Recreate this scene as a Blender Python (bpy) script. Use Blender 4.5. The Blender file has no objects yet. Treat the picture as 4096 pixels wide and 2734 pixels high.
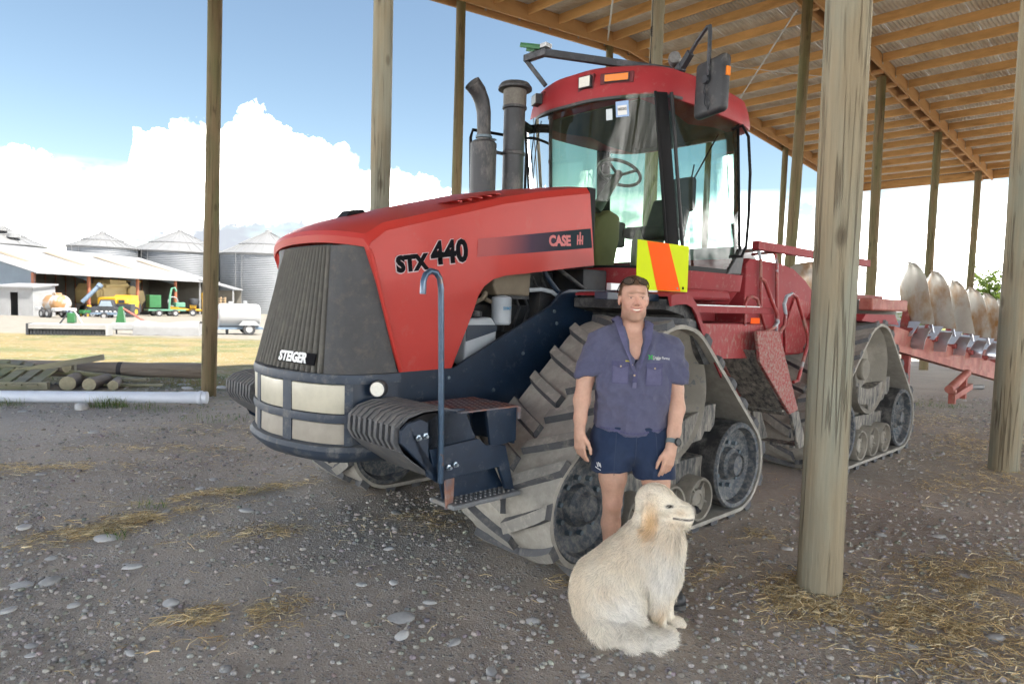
import bpy, bmesh, math, random
import numpy as np
from mathutils import Vector, Matrix, noise as mnoise
R = math.radians
random.seed(7); RNG = np.random.default_rng(7)
scn = bpy.context.scene
COL = scn.collection

# ---------------------------------------------------------------- camera
CAM_H, CAM_PITCH, CAM_ROLL = 1.6407, R(3.40), R(1.60)
cam_d = bpy.data.cameras.new('camera'); cam = bpy.data.objects.new('camera', cam_d); COL.objects.link(cam)
cam_d.sensor_width = 36.0; cam_d.sensor_fit = 'HORIZONTAL'; cam_d.lens = 23.46
cam_d.clip_start = 0.05; cam_d.clip_end = 20000
_cp, _sp, _c, _s = math.cos(CAM_PITCH), math.sin(CAM_PITCH), math.cos(CAM_ROLL), math.sin(CAM_ROLL)
_f = Vector((0, _cp, -_sp)); _u0 = Vector((0, _sp, _cp)); _r0 = Vector((1, 0, 0))
_r = _c*_r0 + _s*_u0; _u = -_s*_r0 + _c*_u0
cam.matrix_world = Matrix(((_r.x, _u.x, -_f.x, 0), (_r.y, _u.y, -_f.y, 0), (_r.z, _u.z, -_f.z, CAM_H), (0, 0, 0, 1)))
cam_d.dof.use_dof = True; cam_d.dof.focus_distance = 3.9; cam_d.dof.aperture_fstop = 5.0
scn.camera = cam

# ---------------------------------------------------------------- world: clear blue sky with a bank of cumulus
SUN_AZ, SUN_EL = R(120.0), R(59.0)      # azimuth measured clockwise from +Y (the view direction)
wd = bpy.data.worlds.new('World'); scn.world = wd; wd.use_nodes = True
nt = wd.node_tree; nt.nodes.clear(); N = nt.nodes.new; LK = nt.links.new
out = N('ShaderNodeOutputWorld'); bg = N('ShaderNodeBackground'); bg.inputs['Strength'].default_value = 0.05
sky = N('ShaderNodeTexSky'); sky.sky_type = 'NISHITA'; sky.sun_disc = False
sky.sun_elevation = SUN_EL; sky.sun_rotation = SUN_AZ; sky.altitude = 50; sky.air_density = 1.0; sky.dust_density = .6; sky.ozone_density = 2.2
tc = N('ShaderNodeTexCoord'); sep = N('ShaderNodeSeparateXYZ'); LK(tc.outputs['Generated'], sep.inputs[0])
def M(op, a, b=None, c=None, clamp=False):
    n = N('ShaderNodeMath'); n.operation = op; n.use_clamp = clamp
    for i, v in enumerate((a, b, c)):
        if v is None: continue
        if isinstance(v, (int, float)): n.inputs[i].default_value = v
        else: LK(v, n.inputs[i])
    return n.outputs[0]
az = M('ARCTAN2', sep.outputs['X'], sep.outputs['Y'])
el = M('ARCSINE', sep.outputs['Z'])
def noise(vec, scale, detail, rough=.55, dist=0):
    n = N('ShaderNodeTexNoise'); n.inputs['Scale'].default_value = scale; n.inputs['Detail'].default_value = detail
    n.inputs['Roughness'].default_value = rough; n.inputs['Distortion'].default_value = dist; LK(vec, n.inputs['Vector']); return n.outputs['Fac']
cv = N('ShaderNodeFloatCurve'); cmap = cv.mapping.curves[0]
# cloud-top elevation (in units of 30 degrees) against azimuth -180..180
pts = [(-180, 0.245), (-120, 0.385), (-90, 0.145), (-60, 0.285), (-45, 0.24), (-40, 0.29), (-37.5, 0.31), (-35.9, 0.335), (-34.3, 0.29), (-32.7, 0.24), (-31.4, 0.13), (-30.4, 0.31), (-28.9, 0.385), (-25.9, 0.41), (-23.4, 0.445), (-20.2, 0.475), (-19.2, 0.43), (-17.2, 0.445), (-15.1, 0.44), (-12.7, 0.375), (-10.1, 0.35), (-7.9, 0.31), (-6.1, 0.29), (-2, 0.245), (6, 0.185), (20, 0.165), (33, 0.205), (45, 0.145), (70, 0.345), (110, 0.185), (150, 0.305), (180, 0.245)]
pts = [((a+180)/360, v) for a, v in pts]
cmap.points[0].location = pts[0]; cmap.points[-1].location = pts[-1]
for p in pts[1:-1]: cmap.points.new(*p)
cv.mapping.update()
LK(M('MULTIPLY_ADD', az, 1/(2*math.pi), .5), cv.inputs['Value'])
top = M('MULTIPLY', cv.outputs[0], R(30))
big = noise(tc.outputs['Generated'], 9, 3, .6); fine = noise(tc.outputs['Generated'], 26, 5, .64)
puff = M('ADD', M('MULTIPLY', M('SUBTRACT', big, .5), R(4.5)), M('MULTIPLY', M('SUBTRACT', fine, .5), R(5.0)))
edge = M('ADD', M('SUBTRACT', top, el), puff)
mask = M('DIVIDE', edge, R(.9), clamp=True)
holes = N('ShaderNodeMapRange'); holes.inputs['From Min'].default_value = .34; holes.inputs['From Max'].default_value = .47
mpv = N('ShaderNodeMapping'); mpv.inputs['Scale'].default_value = (1, 1, 2.3); mpv.inputs['Location'].default_value = (.37, .2, .1); LK(tc.outputs['Generated'], mpv.inputs['Vector'])
LK(noise(mpv.outputs[0], 5.2, 4, .6), holes.inputs['Value'])
lowveil = M('SUBTRACT', 1.0, M('DIVIDE', el, R(9.5), clamp=True))
body = M('MULTIPLY', mask, M('MAXIMUM', holes.outputs[0], .06))
body = M('MINIMUM', M('ADD', M('MULTIPLY', body, .97), M('MULTIPLY', lowveil, .60)), 1.0)
# cloud tone: white sunlit heaps that fade to grey hollows and a pale haze towards the base
tone = N('ShaderNodeMapRange'); tone.inputs['From Min'].default_value = .36; tone.inputs['From Max'].default_value = .60; tone.inputs['To Min'].default_value = .05; tone.inputs['To Max'].default_value = 1.0
LK(noise(mpv.outputs[0], 11, 4, .6), tone.inputs['Value'])
depth = M('DIVIDE', M('SUBTRACT', edge, R(2.5)), R(5.5), clamp=True)      # how far below the cloud top
lit = M('MULTIPLY', tone.outputs[0], M('SUBTRACT', 1.0, M('MULTIPLY', depth, 1.0)))
ccol = N('ShaderNodeMix'); ccol.data_type = 'RGBA'; LK(lit, ccol.inputs['Factor'])
ccol.inputs['A'].default_value = (2.15, 2.30, 2.55, 1); ccol.inputs['B'].default_value = (86., 84., 81., 1)
tint = N('ShaderNodeMix'); tint.data_type = 'RGBA'; tint.blend_type = 'MULTIPLY'; tint.inputs['Factor'].default_value = 1; LK(sky.outputs[0], tint.inputs['A']); tint.inputs['B'].default_value = (.70, .665, .58, 1)
mixc = N('ShaderNodeMix'); mixc.data_type = 'RGBA'; LK(body, mixc.inputs['Factor']); LK(tint.outputs['Result'], mixc.inputs['A']); LK(ccol.outputs['Result'], mixc.inputs['B'])
LK(mixc.outputs['Result'], bg.inputs['Color']); LK(bg.outputs[0], out.inputs[0])

# ---------------------------------------------------------------- sun
sd = bpy.data.lights.new('sun', 'SUN'); sun = bpy.data.objects.new('sun', sd); COL.objects.link(sun)
sd.energy = 2.0; sd.angle = R(.53); sd.color = (1.0, .95, .87)
sun.rotation_euler = Vector((-math.sin(SUN_AZ)*math.cos(SUN_EL), -math.cos(SUN_AZ)*math.cos(SUN_EL), -math.sin(SUN_EL))).to_track_quat('-Z', 'Y').to_euler()

# ---------------------------------------------------------------- render settings
vs = scn.view_settings; vs.view_transform = 'Standard'; vs.look = 'None'; vs.exposure = 2.80; vs.gamma = 1.0; vs.use_curve_mapping = False
scn.render.engine = 'CYCLES'
cy = scn.cycles; cy.use_denoising = True; cy.max_bounces = 8; cy.diffuse_bounces = 4; cy.glossy_bounces = 4; cy.transmission_bounces = 8; cy.transparent_max_bounces = 12
cy.sample_clamp_indirect = 6; cy.caustics_reflective = False; cy.caustics_refractive = False; cy.use_adaptive_sampling = True; cy.adaptive_threshold = .02

# ---------------------------------------------------------------- helpers
def tag(o, label=None, cat=None, group=None, kind=None):
    if label: o['label'] = label
    if cat: o['category'] = cat
    if group: o['group'] = group
    if kind: o['kind'] = kind
    return o
def empty(name, loc=(0, 0, 0), rz=0, parent=None):
    o = bpy.data.objects.new(name, None); COL.objects.link(o); o.location = loc; o.rotation_euler = (0, 0, rz); o.empty_display_size = .1
    if parent: o.parent = parent
    return o
def link(name, me, mat=None, parent=None, loc=None, rot=None, scale=None):
    o = bpy.data.objects.new(name, me); COL.objects.link(o)
    if mat is not None and not me.materials: me.materials.append(mat)
    if parent is not None: o.parent = parent
    if loc is not None: o.location = loc
    if rot is not None: o.rotation_euler = rot
    if scale is not None: o.scale = scale
    return o
class MB:
    """collects shapes into one mesh"""
    def __init__(s): s.v = []; s.f = []
    def add(s, vs, fs):
        k = len(s.v); s.v += [tuple(p) for p in vs]; s.f += [tuple(i+k for i in f) for f in fs]; return s
    def box(s, x0, x1, y0, y1, z0, z1, M=None):
        P = [Vector((x, y, z)) for z in (z0, z1) for y in (y0, y1) for x in (x0, x1)]
        if M is not None: P = [M @ p for p in P]
        return s.add(P, [(0, 2, 3, 1), (4, 5, 7, 6), (0, 1, 5, 4), (2, 6, 7, 3), (0, 4, 6, 2), (1, 3, 7, 5)])
    def prism(s, poly, axis, a, b):
        """polygon of 2-D points extruded along axis ('x': pts are (y,z); 'y': (x,z); 'z': (x,y))"""
        def P(p, t): return {'x': (t, p[0], p[1]), 'y': (p[0], t, p[1]), 'z': (p[0], p[1], t)}[axis]
        n = len(poly); fs = [tuple(range(n))[::-1], tuple(range(n, 2*n))] + [(i, (i+1) % n, n+(i+1) % n, n+i) for i in range(n)]
        return s.add([P(p, a) for p in poly]+[P(p, b) for p in poly], fs)
    def tube(s, path, r, n=10, caps=True):
        path = [Vector(p) for p in path]; m = len(path); rs = r if isinstance(r, (list, tuple)) else [r]*m
        k = len(s.v); prev = None
        for i, p in enumerate(path):
            t = (path[min(i+1, m-1)]-path[max(i-1, 0)]).normalized()
            if prev is None: a = t.orthogonal().normalized()
            else: a = (prev-t*prev.dot(t)).normalized()
            prev = a; b = t.cross(a)
            for j in range(n):
                w = 2*math.pi*j/n; s.v.append(tuple(p+(a*math.cos(w)+b*math.sin(w))*rs[i]))
        for i in range(m-1):
            for j in range(n):
                j2 = (j+1) % n; s.f.append((k+i*n+j, k+i*n+j2, k+(i+1)*n+j2, k+(i+1)*n+j))
        if caps: s.f.append(tuple(k+j for j in range(n))[::-1]); s.f.append(tuple(k+(m-1)*n+j for j in range(n)))
        return s
    def cyl(s, p0, p1, r0, r1=None, n=16): return s.tube([p0, p1], [r0, r0 if r1 is None else r1], n)
    def lathe(s, prof, n=32, M=None, close=False):
        """profile of (radius, z) about z; M maps to place"""
        k = len(s.v); m = len(prof)
        for r, z in prof:
            for j in range(n):
                w = 2*math.pi*j/n; p = Vector((r*math.cos(w), r*math.sin(w), z)); s.v.append(tuple(M @ p if M is not None else p))
        for i in range(m-1 if not close else m):
            i2 = (i+1) % m
            for j in range(n):
                j2 = (j+1) % n; s.f.append((k+i*n+j, k+i*n+j2, k+i2*n+j2, k+i2*n+j))
        if not close:
            if prof[0][0] > 1e-6: s.f.append(tuple(k+j for j in range(n))[::-1])
            if prof[-1][0] > 1e-6: s.f.append(tuple(k+(m-1)*n+j for j in range(n)))
        return s
    def grid(s, fn, nu, nv, wrap=False):
        k = len(s.v)
        for i in range(nu+1):
            for j in range(nv+1): s.v.append(tuple(fn(i/nu, j/nv)))
        for i in range(nu):
            for j in range(nv):
                a = k+i*(nv+1)+j; s.f.append((a, a+1, a+nv+2, a+nv+1))
        return s
    def mesh(s, name, smooth=35, bevel=0, seg=2, solid=0, recalc=True, merge=0):
        me = bpy.data.meshes.new(name); me.from_pydata(s.v, [], s.f)
        bm = bmesh.new(); bm.from_mesh(me)
        if merge: bmesh.ops.remove_doubles(bm, verts=bm.verts, dist=merge)
        if recalc: bmesh.ops.recalc_face_normals(bm, faces=bm.faces)
        if solid: bmesh.ops.solidify(bm, geom=list(bm.faces), thickness=solid)
        if bevel:
            es = [e for e in bm.edges if len(e.link_faces) == 2 and e.calc_face_angle(0) > R(40)]
            bmesh.ops.bevel(bm, geom=es, offset=bevel, segments=seg, profile=.5, affect='EDGES', clamp_overlap=True)
        bm.to_mesh(me); bm.free()
        if smooth: me.shade_smooth(); me.set_sharp_from_angle(angle=R(smooth))
        return me
    def build(s, name, mat, parent=None, loc=None, rot=None, **kw):
        return link(name, s.mesh(name, **kw), mat, parent, loc, rot)
def rotM(axis_to):      # maps z axis to a direction
    return Vector((0, 0, 1)).rotation_difference(Vector(axis_to)).to_matrix().to_4x4()
def TR(x, y, z): return Matrix.Translation((x, y, z))
def RZ(a): return Matrix.Rotation(a, 4, 'Z')
def copy_tree(o, parent=None, **props):
    c = o.copy(); COL.objects.link(c); c.parent = parent
    for k, v in props.items(): c[k] = v
    for ch in o.children: copy_tree(ch, c)
    return c

# ---------------------------------------------------------------- materials
MATS = {}
def material(name, col, rough=.6, metal=0, var=.12, vscale=6, bump=.0, bscale=40, dust=0, dcol=(.30, .26, .20), dscale=5, spec=.5, coat=0, stretch=(1, 1, 1), col2=None, c2scale=3, c2lo=.45, c2hi=.6, updust=0, coords='Object', emis=None, est=0, speck=0, speckcol=(.02, .02, .02), speckscale=25, sheen=0, trans=0, ior=1.45, alpha=1, bdist=.01, attr=None):
    m = bpy.data.materials.new(name); m.use_nodes = True; nt = m.node_tree; nd = nt.nodes; L = nt.links.new
    bs = nd['Principled BSDF']; tcn = nd.new('ShaderNodeTexCoord'); mp = nd.new('ShaderNodeMapping'); L(tcn.outputs[coords], mp.inputs[0]); mp.inputs['Scale'].default_value = stretch
    oi = nd.new('ShaderNodeObjectInfo'); va = nd.new('ShaderNodeVectorMath'); va.operation = 'ADD'
    sc_ = nd.new('ShaderNodeVectorMath'); sc_.operation = 'SCALE'; L(oi.outputs['Random'], sc_.inputs[0]); sc_.inputs['Scale'].default_value = 13.7
    L(mp.outputs[0], va.inputs[0]); L(sc_.outputs[0], va.inputs[1]); V = va.outputs[0]
    def nz(scale, det=6, rough=.6, vec=None, dist=0):
        n = nd.new('ShaderNodeTexNoise'); n.inputs['Scale'].default_value = scale; n.inputs['Detail'].default_value = det; n.inputs['Roughness'].default_value = rough; n.inputs['Distortion'].default_value = dist
        L(vec or V, n.inputs['Vector']); return n.outputs['Fac']
    def ramp(x, lo, hi, a=0., b=1.):
        r = nd.new('ShaderNodeMapRange'); r.inputs['From Min'].default_value = lo; r.inputs['From Max'].default_value = hi; r.inputs['To Min'].default_value = a; r.inputs['To Max'].default_value = b; L(x, r.inputs['Value']); return r.outputs[0]
    def mix(f, a, b, mode='MIX'):
        x = nd.new('ShaderNodeMix'); x.data_type = 'RGBA'; x.blend_type = mode
        for k, v in (('Factor', f), ('A', a), ('B', b)):
            if isinstance(v, (int, float)): x.inputs[k].default_value = v
            elif isinstance(v, tuple): x.inputs[k].default_value = (*v, 1) if len(v) == 3 else v
            else: L(v, x.inputs[k])
        return x.outputs['Result']
    if attr:
        an = nd.new('ShaderNodeVertexColor'); an.layer_name = attr; c = an.outputs['Color']
    else:
        rg = nd.new('ShaderNodeRGB'); rg.outputs[0].default_value = (*col, 1); c = rg.outputs[0]
    if col2: c = mix(ramp(nz(c2scale, 7, .62), c2lo, c2hi), c, col2)
    if var:
        g = nd.new('ShaderNodeCombineXYZ'); v = ramp(nz(vscale, 8, .65), .25, .75, 1-var, 1+var); [L(v, g.inputs[i]) for i in range(3)]
        c = mix(1., c, g.outputs[0], 'MULTIPLY')
    if speck: c = mix(ramp(nz(speckscale, 4, .7), .62-.1*speck, .70-.1*speck), c, speckcol)
    if dust:
        dm = ramp(nz(dscale, 9, .72), .60-.22*dust, .78-.14*dust)
        if updust:
            ge = nd.new('ShaderNodeNewGeometry'); sx = nd.new('ShaderNodeSeparateXYZ'); L(ge.outputs['Normal'], sx.inputs[0])
            u = ramp(sx.outputs['Z'], .2, .95, 0, updust); ad = nd.new('ShaderNodeMath'); ad.operation = 'ADD'; ad.use_clamp = True; L(dm, ad.inputs[0]); L(u, ad.inputs[1]); dm = ad.outputs[0]
        c = mix(dm, c, dcol)
        L(ramp(dm, 0, 1, rough, .9), bs.inputs['Roughness'])
    else: bs.inputs['Roughness'].default_value = rough
    L(c, bs.inputs['Base Color'])
    bs.inputs['Metallic'].default_value = metal; bs.inputs['Specular IOR Level'].default_value = spec; bs.inputs['Coat Weight'].default_value = coat; bs.inputs['Coat Roughness'].default_value = .15
    if sheen: bs.inputs['Sheen Weight'].default_value = sheen
    if trans: bs.inputs['Transmission Weight'].default_value = trans; bs.inputs['IOR'].default_value = ior
    if emis: bs.inputs['Emission Color'].default_value = (*emis, 1); bs.inputs['Emission Strength'].default_value = est
    if bump:
        b = nd.new('ShaderNodeBump'); b.inputs['Strength'].default_value = bump; b.inputs['Distance'].default_value = bdist; L(nz(bscale, 6, .65), b.inputs['Height']); L(b.outputs[0], bs.inputs['Normal'])
    MATS[name] = m; return m
# ---------------------------------------------------------------- ground
def gz(x, y):
    t = min(max(y-14, 0), 70)
    z = -.02*t
    z += .030*(mnoise.noise(Vector((x*.35, y*.35, 1.3)))) + .012*mnoise.noise(Vector((x*1.3, y*1.3, 4.1)))
    return z
def axis_coords(lo, hi, near_lo, near_hi, step, growth=1.13):
    c = list(np.arange(near_lo, near_hi+1e-6, step)); s = step; a = near_hi
    while a < hi: s *= growth; a += s; c.append(min(a, hi))
    s = step; a = near_lo; pre = []
    while a > lo: s *= growth; a -= s; pre.append(max(a, lo))
    return pre[::-1]+c
def ground_material():
    m = bpy.data.materials.new('ground'); m.use_nodes = True; nt = m.node_tree; nd = nt.nodes; L = nt.links.new
    bs = nd['Principled BSDF']; bs.inputs['Roughness'].default_value = .92; bs.inputs['Specular IOR Level'].default_value = .25
    geo = nd.new('ShaderNodeNewGeometry'); P = geo.outputs['Position']
    def nz(scale, det=6, rough=.6, vec=None):
        n = nd.new('ShaderNodeTexNoise'); n.inputs['Scale'].default_value = scale; n.inputs['Detail'].default_value = det; n.inputs['Roughness'].default_value = rough; L(vec or P, n.inputs['Vector']); return n.outputs['Fac']
    def mth(op, a, b, clamp=False):
        n = nd.new('ShaderNodeMath'); n.operation = op; n.use_clamp = clamp
        for i, v in enumerate((a, b)):
            if isinstance(v, (int, float)): n.inputs[i].default_value = v
            else: L(v, n.inputs[i])
        return n.outputs[0]
    def ramp(x, lo, hi, a=0., b=1.):
        r = nd.new('ShaderNodeMapRange'); r.inputs['From Min'].default_value = lo; r.inputs['From Max'].default_value = hi; r.inputs['To Min'].default_value = a; r.inputs['To Max'].default_value = b; L(x, r.inputs['Value']); return r.outputs[0]
    def mix(f, a, b, mode='MIX'):
        x = nd.new('ShaderNodeMix'); x.data_type = 'RGBA'; x.blend_type = mode
        for k, v in (('Factor', f), ('A', a), ('B', b)):
            if isinstance(v, (int, float)): x.inputs[k].default_value = v
            elif isinstance(v, tuple): x.inputs[k].default_value = (*v, 1)
            else: L(v, x.inputs[k])
        return x.outputs['Result']
    def vor(scale, feat='F1', rnd=1):
        v = nd.new('ShaderNodeTexVoronoi'); v.inputs['Scale'].default_value = scale; v.feature = feat; v.inputs['Randomness'].default_value = rnd; L(P, v.inputs['Vector']); return v
    sx = nd.new('ShaderNodeSeparateXYZ'); L(P, sx.inputs[0])
    dirt = mix(ramp(nz(.8, 3), .35, .65), (.36, .298, .238), (.50, .425, .350))
    dirt = mix(ramp(nz(14, 4, .7), .3, .72), dirt, (.52, .47, .41))
    v1 = vor(62); v2 = vor(24)
    s1 = ramp(v1.outputs['Distance'], .30, .42, 1, 0); s1 = mth('MULTIPLY', s1, ramp(nz(3.2, 2), .36, .56))
    hs = nd.new('ShaderNodeSeparateXYZ'); L(v1.outputs['Color'], hs.inputs[0])
    pc = mix(hs.outputs[0], (.24, .23, .22), (.52, .51, .50)); dirt = mix(mth('MULTIPLY', s1, .85), dirt, pc)
    hs2 = nd.new('ShaderNodeSeparateXYZ'); L(v2.outputs['Color'], hs2.inputs[0])
    s2 = mth('MULTIPLY', ramp(v2.outputs['Distance'], .22, .36, 1, 0), ramp(hs2.outputs[1], .50, .56)); pc2 = mix(hs2.outputs[0], (.30, .29, .28), (.52, .52, .52)); dirt = mix(mth('MULTIPLY', s2, .9), dirt, pc2)
    # dry grass paddock, then the pale gravel yard, then fields
    warp = mth('MULTIPLY', mth('SUBTRACT', nz(.30, 4, .65), .5), 9.0)
    yy = mth('ADD', sx.outputs['Y'], warp)
    fg = nz(7, 4, .75)
    grass = mix(ramp(fg, .3, .7), (.18, .135, .052), (.28, .22, .10)); grass = mix(ramp(nz(.55, 2), .44, .62), grass, (.13, .14, .05))
    grass = mix(ramp(nz(2.2, 4, .7), .60, .72), grass, (.20, .15, .06))
    gm = mth('MULTIPLY', ramp(yy, 10.0, 13.0), ramp(sx.outputs['X'], 3.0, -2.0))
    gm = mth('MULTIPLY', gm, ramp(fg, .28, .46))
    ov = nd.new('ShaderNodeVectorMath'); ov.operation = 'DOT_PRODUCT'; L(P, ov.inputs[0]); ov.inputs[1].default_value = (-.6833, .7302, 0)
    gm2 = mth('MULTIPLY', ramp(mth('ADD', ov.outputs['Value'], warp), -9.5, -12.5), ramp(fg, .28, .46)); gm = mth('MAXIMUM', gm, gm2)
    c = mix(gm, dirt, grass); c = mix(mth('MULTIPLY', ramp(nz(.45, 3), .54, .68), .28), c, (.115, .092, .074)) if True else c
    yard = mix(ramp(nz(1.5, 4, .7), .3, .7), (.21, .19, .16), (.27, .25, .21))
    c = mix(ramp(mth('ADD', sx.outputs['Y'], mth('MULTIPLY', warp, .35)), 28.3, 29.8), c, yard)
    field = mix(ramp(nz(.03, 3), .4, .6), (.15, .17, .05), (.30, .26, .10))
    c = mix(ramp(sx.outputs['Y'], 100, 125), c, field)
    L(c, bs.inputs['Base Color'])
    b = nd.new('ShaderNodeBump'); b.inputs['Strength'].default_value = .9; b.inputs['Distance'].default_value = .012
    hgt = mth('ADD', mth('MULTIPLY', s1, .5), mth('ADD', mth('MULTIPLY', s2, 1.0), mth('MULTIPLY', nz(30, 3, .7), .9)))
    L(hgt, b.inputs['Height']); L(b.outputs[0], bs.inputs['Normal'])
    return m
xs = axis_coords(-1500, 1500, -9, 9, .12); ys = axis_coords(-80, 3000, -1, 17, .12)
gv = [(x, y, gz(x, y) if abs(x) < 120 and y < 200 else -1.4*min(max(y-14, 0), 70)/70) for y in ys for x in xs]
nx = len(xs); gf = [(j*nx+i, j*nx+i+1, (j+1)*nx+i+1, (j+1)*nx+i) for j in range(len(ys)-1) for i in range(nx-1)]
gme = bpy.data.meshes.new('ground'); gme.from_pydata(gv, [], gf); gme.shade_smooth()
tag(link('ground', gme, ground_material()), kind='structure')

# far hills on the horizon
hb = MB()
def hill(u, v):
    a = R(-75+170*u); d = 5200
    h = 60+170*max(0, mnoise.fractal(Vector((u*9+3.1, 2.2, 0)), .6, 2.1, 5)+.28)
    h *= (1-abs(2*v-1)**1.5)
    dd = d+1400*(v-.5)
    return (dd*math.sin(a), dd*math.cos(a), -6+h)
hb.grid(hill, 160, 6)
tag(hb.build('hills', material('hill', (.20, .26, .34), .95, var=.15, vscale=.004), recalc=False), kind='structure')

# ---------------------------------------------------------------- the open pole shed (local x = along the shed, y = across it)
SHED = empty('pole_shed', (0, 0, 0), R(43.10))
tag(SHED, 'tall open pole shed of round timber posts, pine purlins and corrugated iron roof', 'shed')
def s2w(a, b): return (a*.7302-b*.6833, a*.6833+b*.7302)
def pole_material(name, base, alt, dark):
    m = bpy.data.materials.new(name); m.use_nodes = True; nt = m.node_tree; nd = nt.nodes; L = nt.links.new; bs = nd['Principled BSDF']; bs.inputs['Roughness'].default_value = .85; bs.inputs['Specular IOR Level'].default_value = .2
    tcn = nd.new('ShaderNodeTexCoord'); oi = nd.new('ShaderNodeObjectInfo'); sc_ = nd.new('ShaderNodeVectorMath'); sc_.operation = 'SCALE'; L(oi.outputs['Random'], sc_.inputs[0]); sc_.inputs['Scale'].default_value = 31.
    add = nd.new('ShaderNodeVectorMath'); L(tcn.outputs['Object'], add.inputs[0]); L(sc_.outputs[0], add.inputs[1])
    def nz(sx, sz, det=4, rough=.6):
        mp = nd.new('ShaderNodeMapping'); mp.inputs['Scale'].default_value = (sx, sx, sz); L(add.outputs[0], mp.inputs[0]); n = nd.new('ShaderNodeTexNoise'); n.inputs['Scale'].default_value = 1; n.inputs['Detail'].default_value = det; n.inputs['Roughness'].default_value = rough; L(mp.outputs[0], n.inputs['Vector']); return n.outputs['Fac']
    def ramp(x, lo, hi, a=0., b=1.):
        r = nd.new('ShaderNodeMapRange'); r.inputs['From Min'].default_value = lo; r.inputs['From Max'].default_value = hi; r.inputs['To Min'].default_value = a; r.inputs['To Max'].default_value = b; L(x, r.inputs['Value']); return r.outputs[0]
    def mth(op, a, b):
        n = nd.new('ShaderNodeMath'); n.operation = op
        for i, v in enumerate((a, b)):
            if isinstance(v, (int, float)): n.inputs[i].default_value = v
            else: L(v, n.inputs[i])
        return n.outputs[0]
    def mix(f, a, b, mode='MIX'):
        x = nd.new('ShaderNodeMix'); x.data_type = 'RGBA'; x.blend_type = mode
        for k, v in (('Factor', f), ('A', a), ('B', b)):
            if isinstance(v, (int, float)): x.inputs[k].default_value = v
            elif isinstance(v, tuple): x.inputs[k].default_value = (*v, 1)
            else: L(v, x.inputs[k])
        return x.outputs['Result']
    c = mix(ramp(nz(4, .7, 3), .40, .60), base, alt)
    st = nz(46, 1.1, 5, .7); g = nd.new('ShaderNodeCombineXYZ'); v = ramp(st, .28, .72, .80, 1.13); [L(v, g.inputs[i]) for i in range(3)]; c = mix(1., c, g.outputs[0], 'MULTIPLY')
    cr_ = mth('ABSOLUTE', mth('SUBTRACT', nz(15, .45, 2, .5), .5), 0); crk = mth('MULTIPLY', ramp(cr_, .006, .026, 1, 0), ramp(nz(5, 1.2, 2), .44, .52)); c = mix(mth('MULTIPLY', crk, .6), c, dark)
    vo = nd.new('ShaderNodeTexVoronoi'); mp = nd.new('ShaderNodeMapping'); mp.inputs['Scale'].default_value = (3.2, 3.2, 1.5); L(add.outputs[0], mp.inputs[0]); L(mp.outputs[0], vo.inputs['Vector']); vo.inputs['Scale'].default_value = 1.3
    kn = ramp(vo.outputs['Distance'], .07, .15, 1, 0); c = mix(mth('MULTIPLY', kn, .6), c, dark)
    c = mix(mth('MULTIPLY', ramp(nz(6, .9, 4), .66, .76), .3), c, dark)
    L(c, bs.inputs['Base Color']); b = nd.new('ShaderNodeBump'); b.inputs['Strength'].default_value = .8; b.inputs['Distance'].default_value = .012; L(mth('SUBTRACT', st, mth('MULTIPLY', crk, 1.5)), b.inputs['Height']); L(b.outputs[0], bs.inputs['Normal'])
    return m
wood_pole = pole_material('weathered_pole', (.285, .238, .160), (.265, .262, .205), (.085, .066, .044))
wood_pole_green = pole_material('mossy_pole', (.19, .142, .083), (.145, .135, .07), (.065, .048, .03))
wood_purlin = material('pine_purlin', (.62, .37, .16), .8, var=.26, vscale=4, stretch=(1, .22, 1), col2=(.46, .255, .10), c2scale=5, c2lo=.52, c2hi=.68, bump=.3, bscale=30)
wood_beam = material('pine_beam', (.50, .29, .14), .8, var=.25, vscale=4, stretch=(.2, 1, 1), col2=(.38, .20, .09), c2scale=4, c2lo=.5, c2hi=.66, bump=.3, bscale=30)
iron = material('zinc_iron', (.70, .68, .63), .5, metal=.35, var=.08, vscale=3, col2=(.56, .51, .44), c2scale=1.2)
galv = material('galvanised', (.46, .47, .48), .45, metal=.7, var=.15, vscale=10)
RIDGE, SLOPE = 14.2, .090
def beam_z(a): return 8.22-SLOPE*abs(a-RIDGE)
def make_pole(a, b, r0, r1, top, mat, lean=(0, 0), seed=0, label=None):
    rnd = random.Random(seed); m = MB(); n = 22; path = []; rs = []
    x0, y0 = 0, 0; z0 = gz(*s2w(a, b))-.12
    for i in range(25):
        t = i/24; z = z0+(top-z0)*t
        path.append((lean[0]*t+.018*math.sin(3.1*t+seed), lean[1]*t+.014*math.sin(4.3*t+2*seed), z)); rs.append((r0+(r1-r0)*t)*(1+.018*math.sin(11*t+seed*3)))
    m.tube(path, rs, n)
    o = m.build('pole', mat, SHED, loc=(a, b, 0), smooth=50)
    if label: o['label'] = label
    return o
# near row, middle row, far row: (along, across, radius at base, radius at top, material)
make_pole(3.977, 1.536, .124, .112, beam_z(3.98)+.3, wood_pole, (-.07, .06), 1, 'thick grey weathered pole right of the person, straw round its foot')
make_pole(8.772, 1.566, .142, .128, beam_z(8.8)+.3, wood_pole, (.02, -.02), 2, 'thick grey pole at the right edge of the picture')
make_pole(13.7, 1.55, .135, .115, beam_z(13.7)+.3, wood_pole, (0, 0), 3)
make_pole(-1.0, 1.55, .135, .115, beam_z(-1)+.3, wood_pole, (0, 0), 4)
make_pole(4.04, 6.55, .112, .105, beam_z(4)+.3, wood_pole, (0, .0), 5, 'timber pole rising just behind the red hood')
make_pole(9.13, 6.55, .116, .100, beam_z(9.1)+.3, wood_pole, (0, 0), 6)
make_pole(14.2, 6.55, .120, .105, beam_z(14.2)+.1, wood_pole_green, (.1, -.1), 7)
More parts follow.
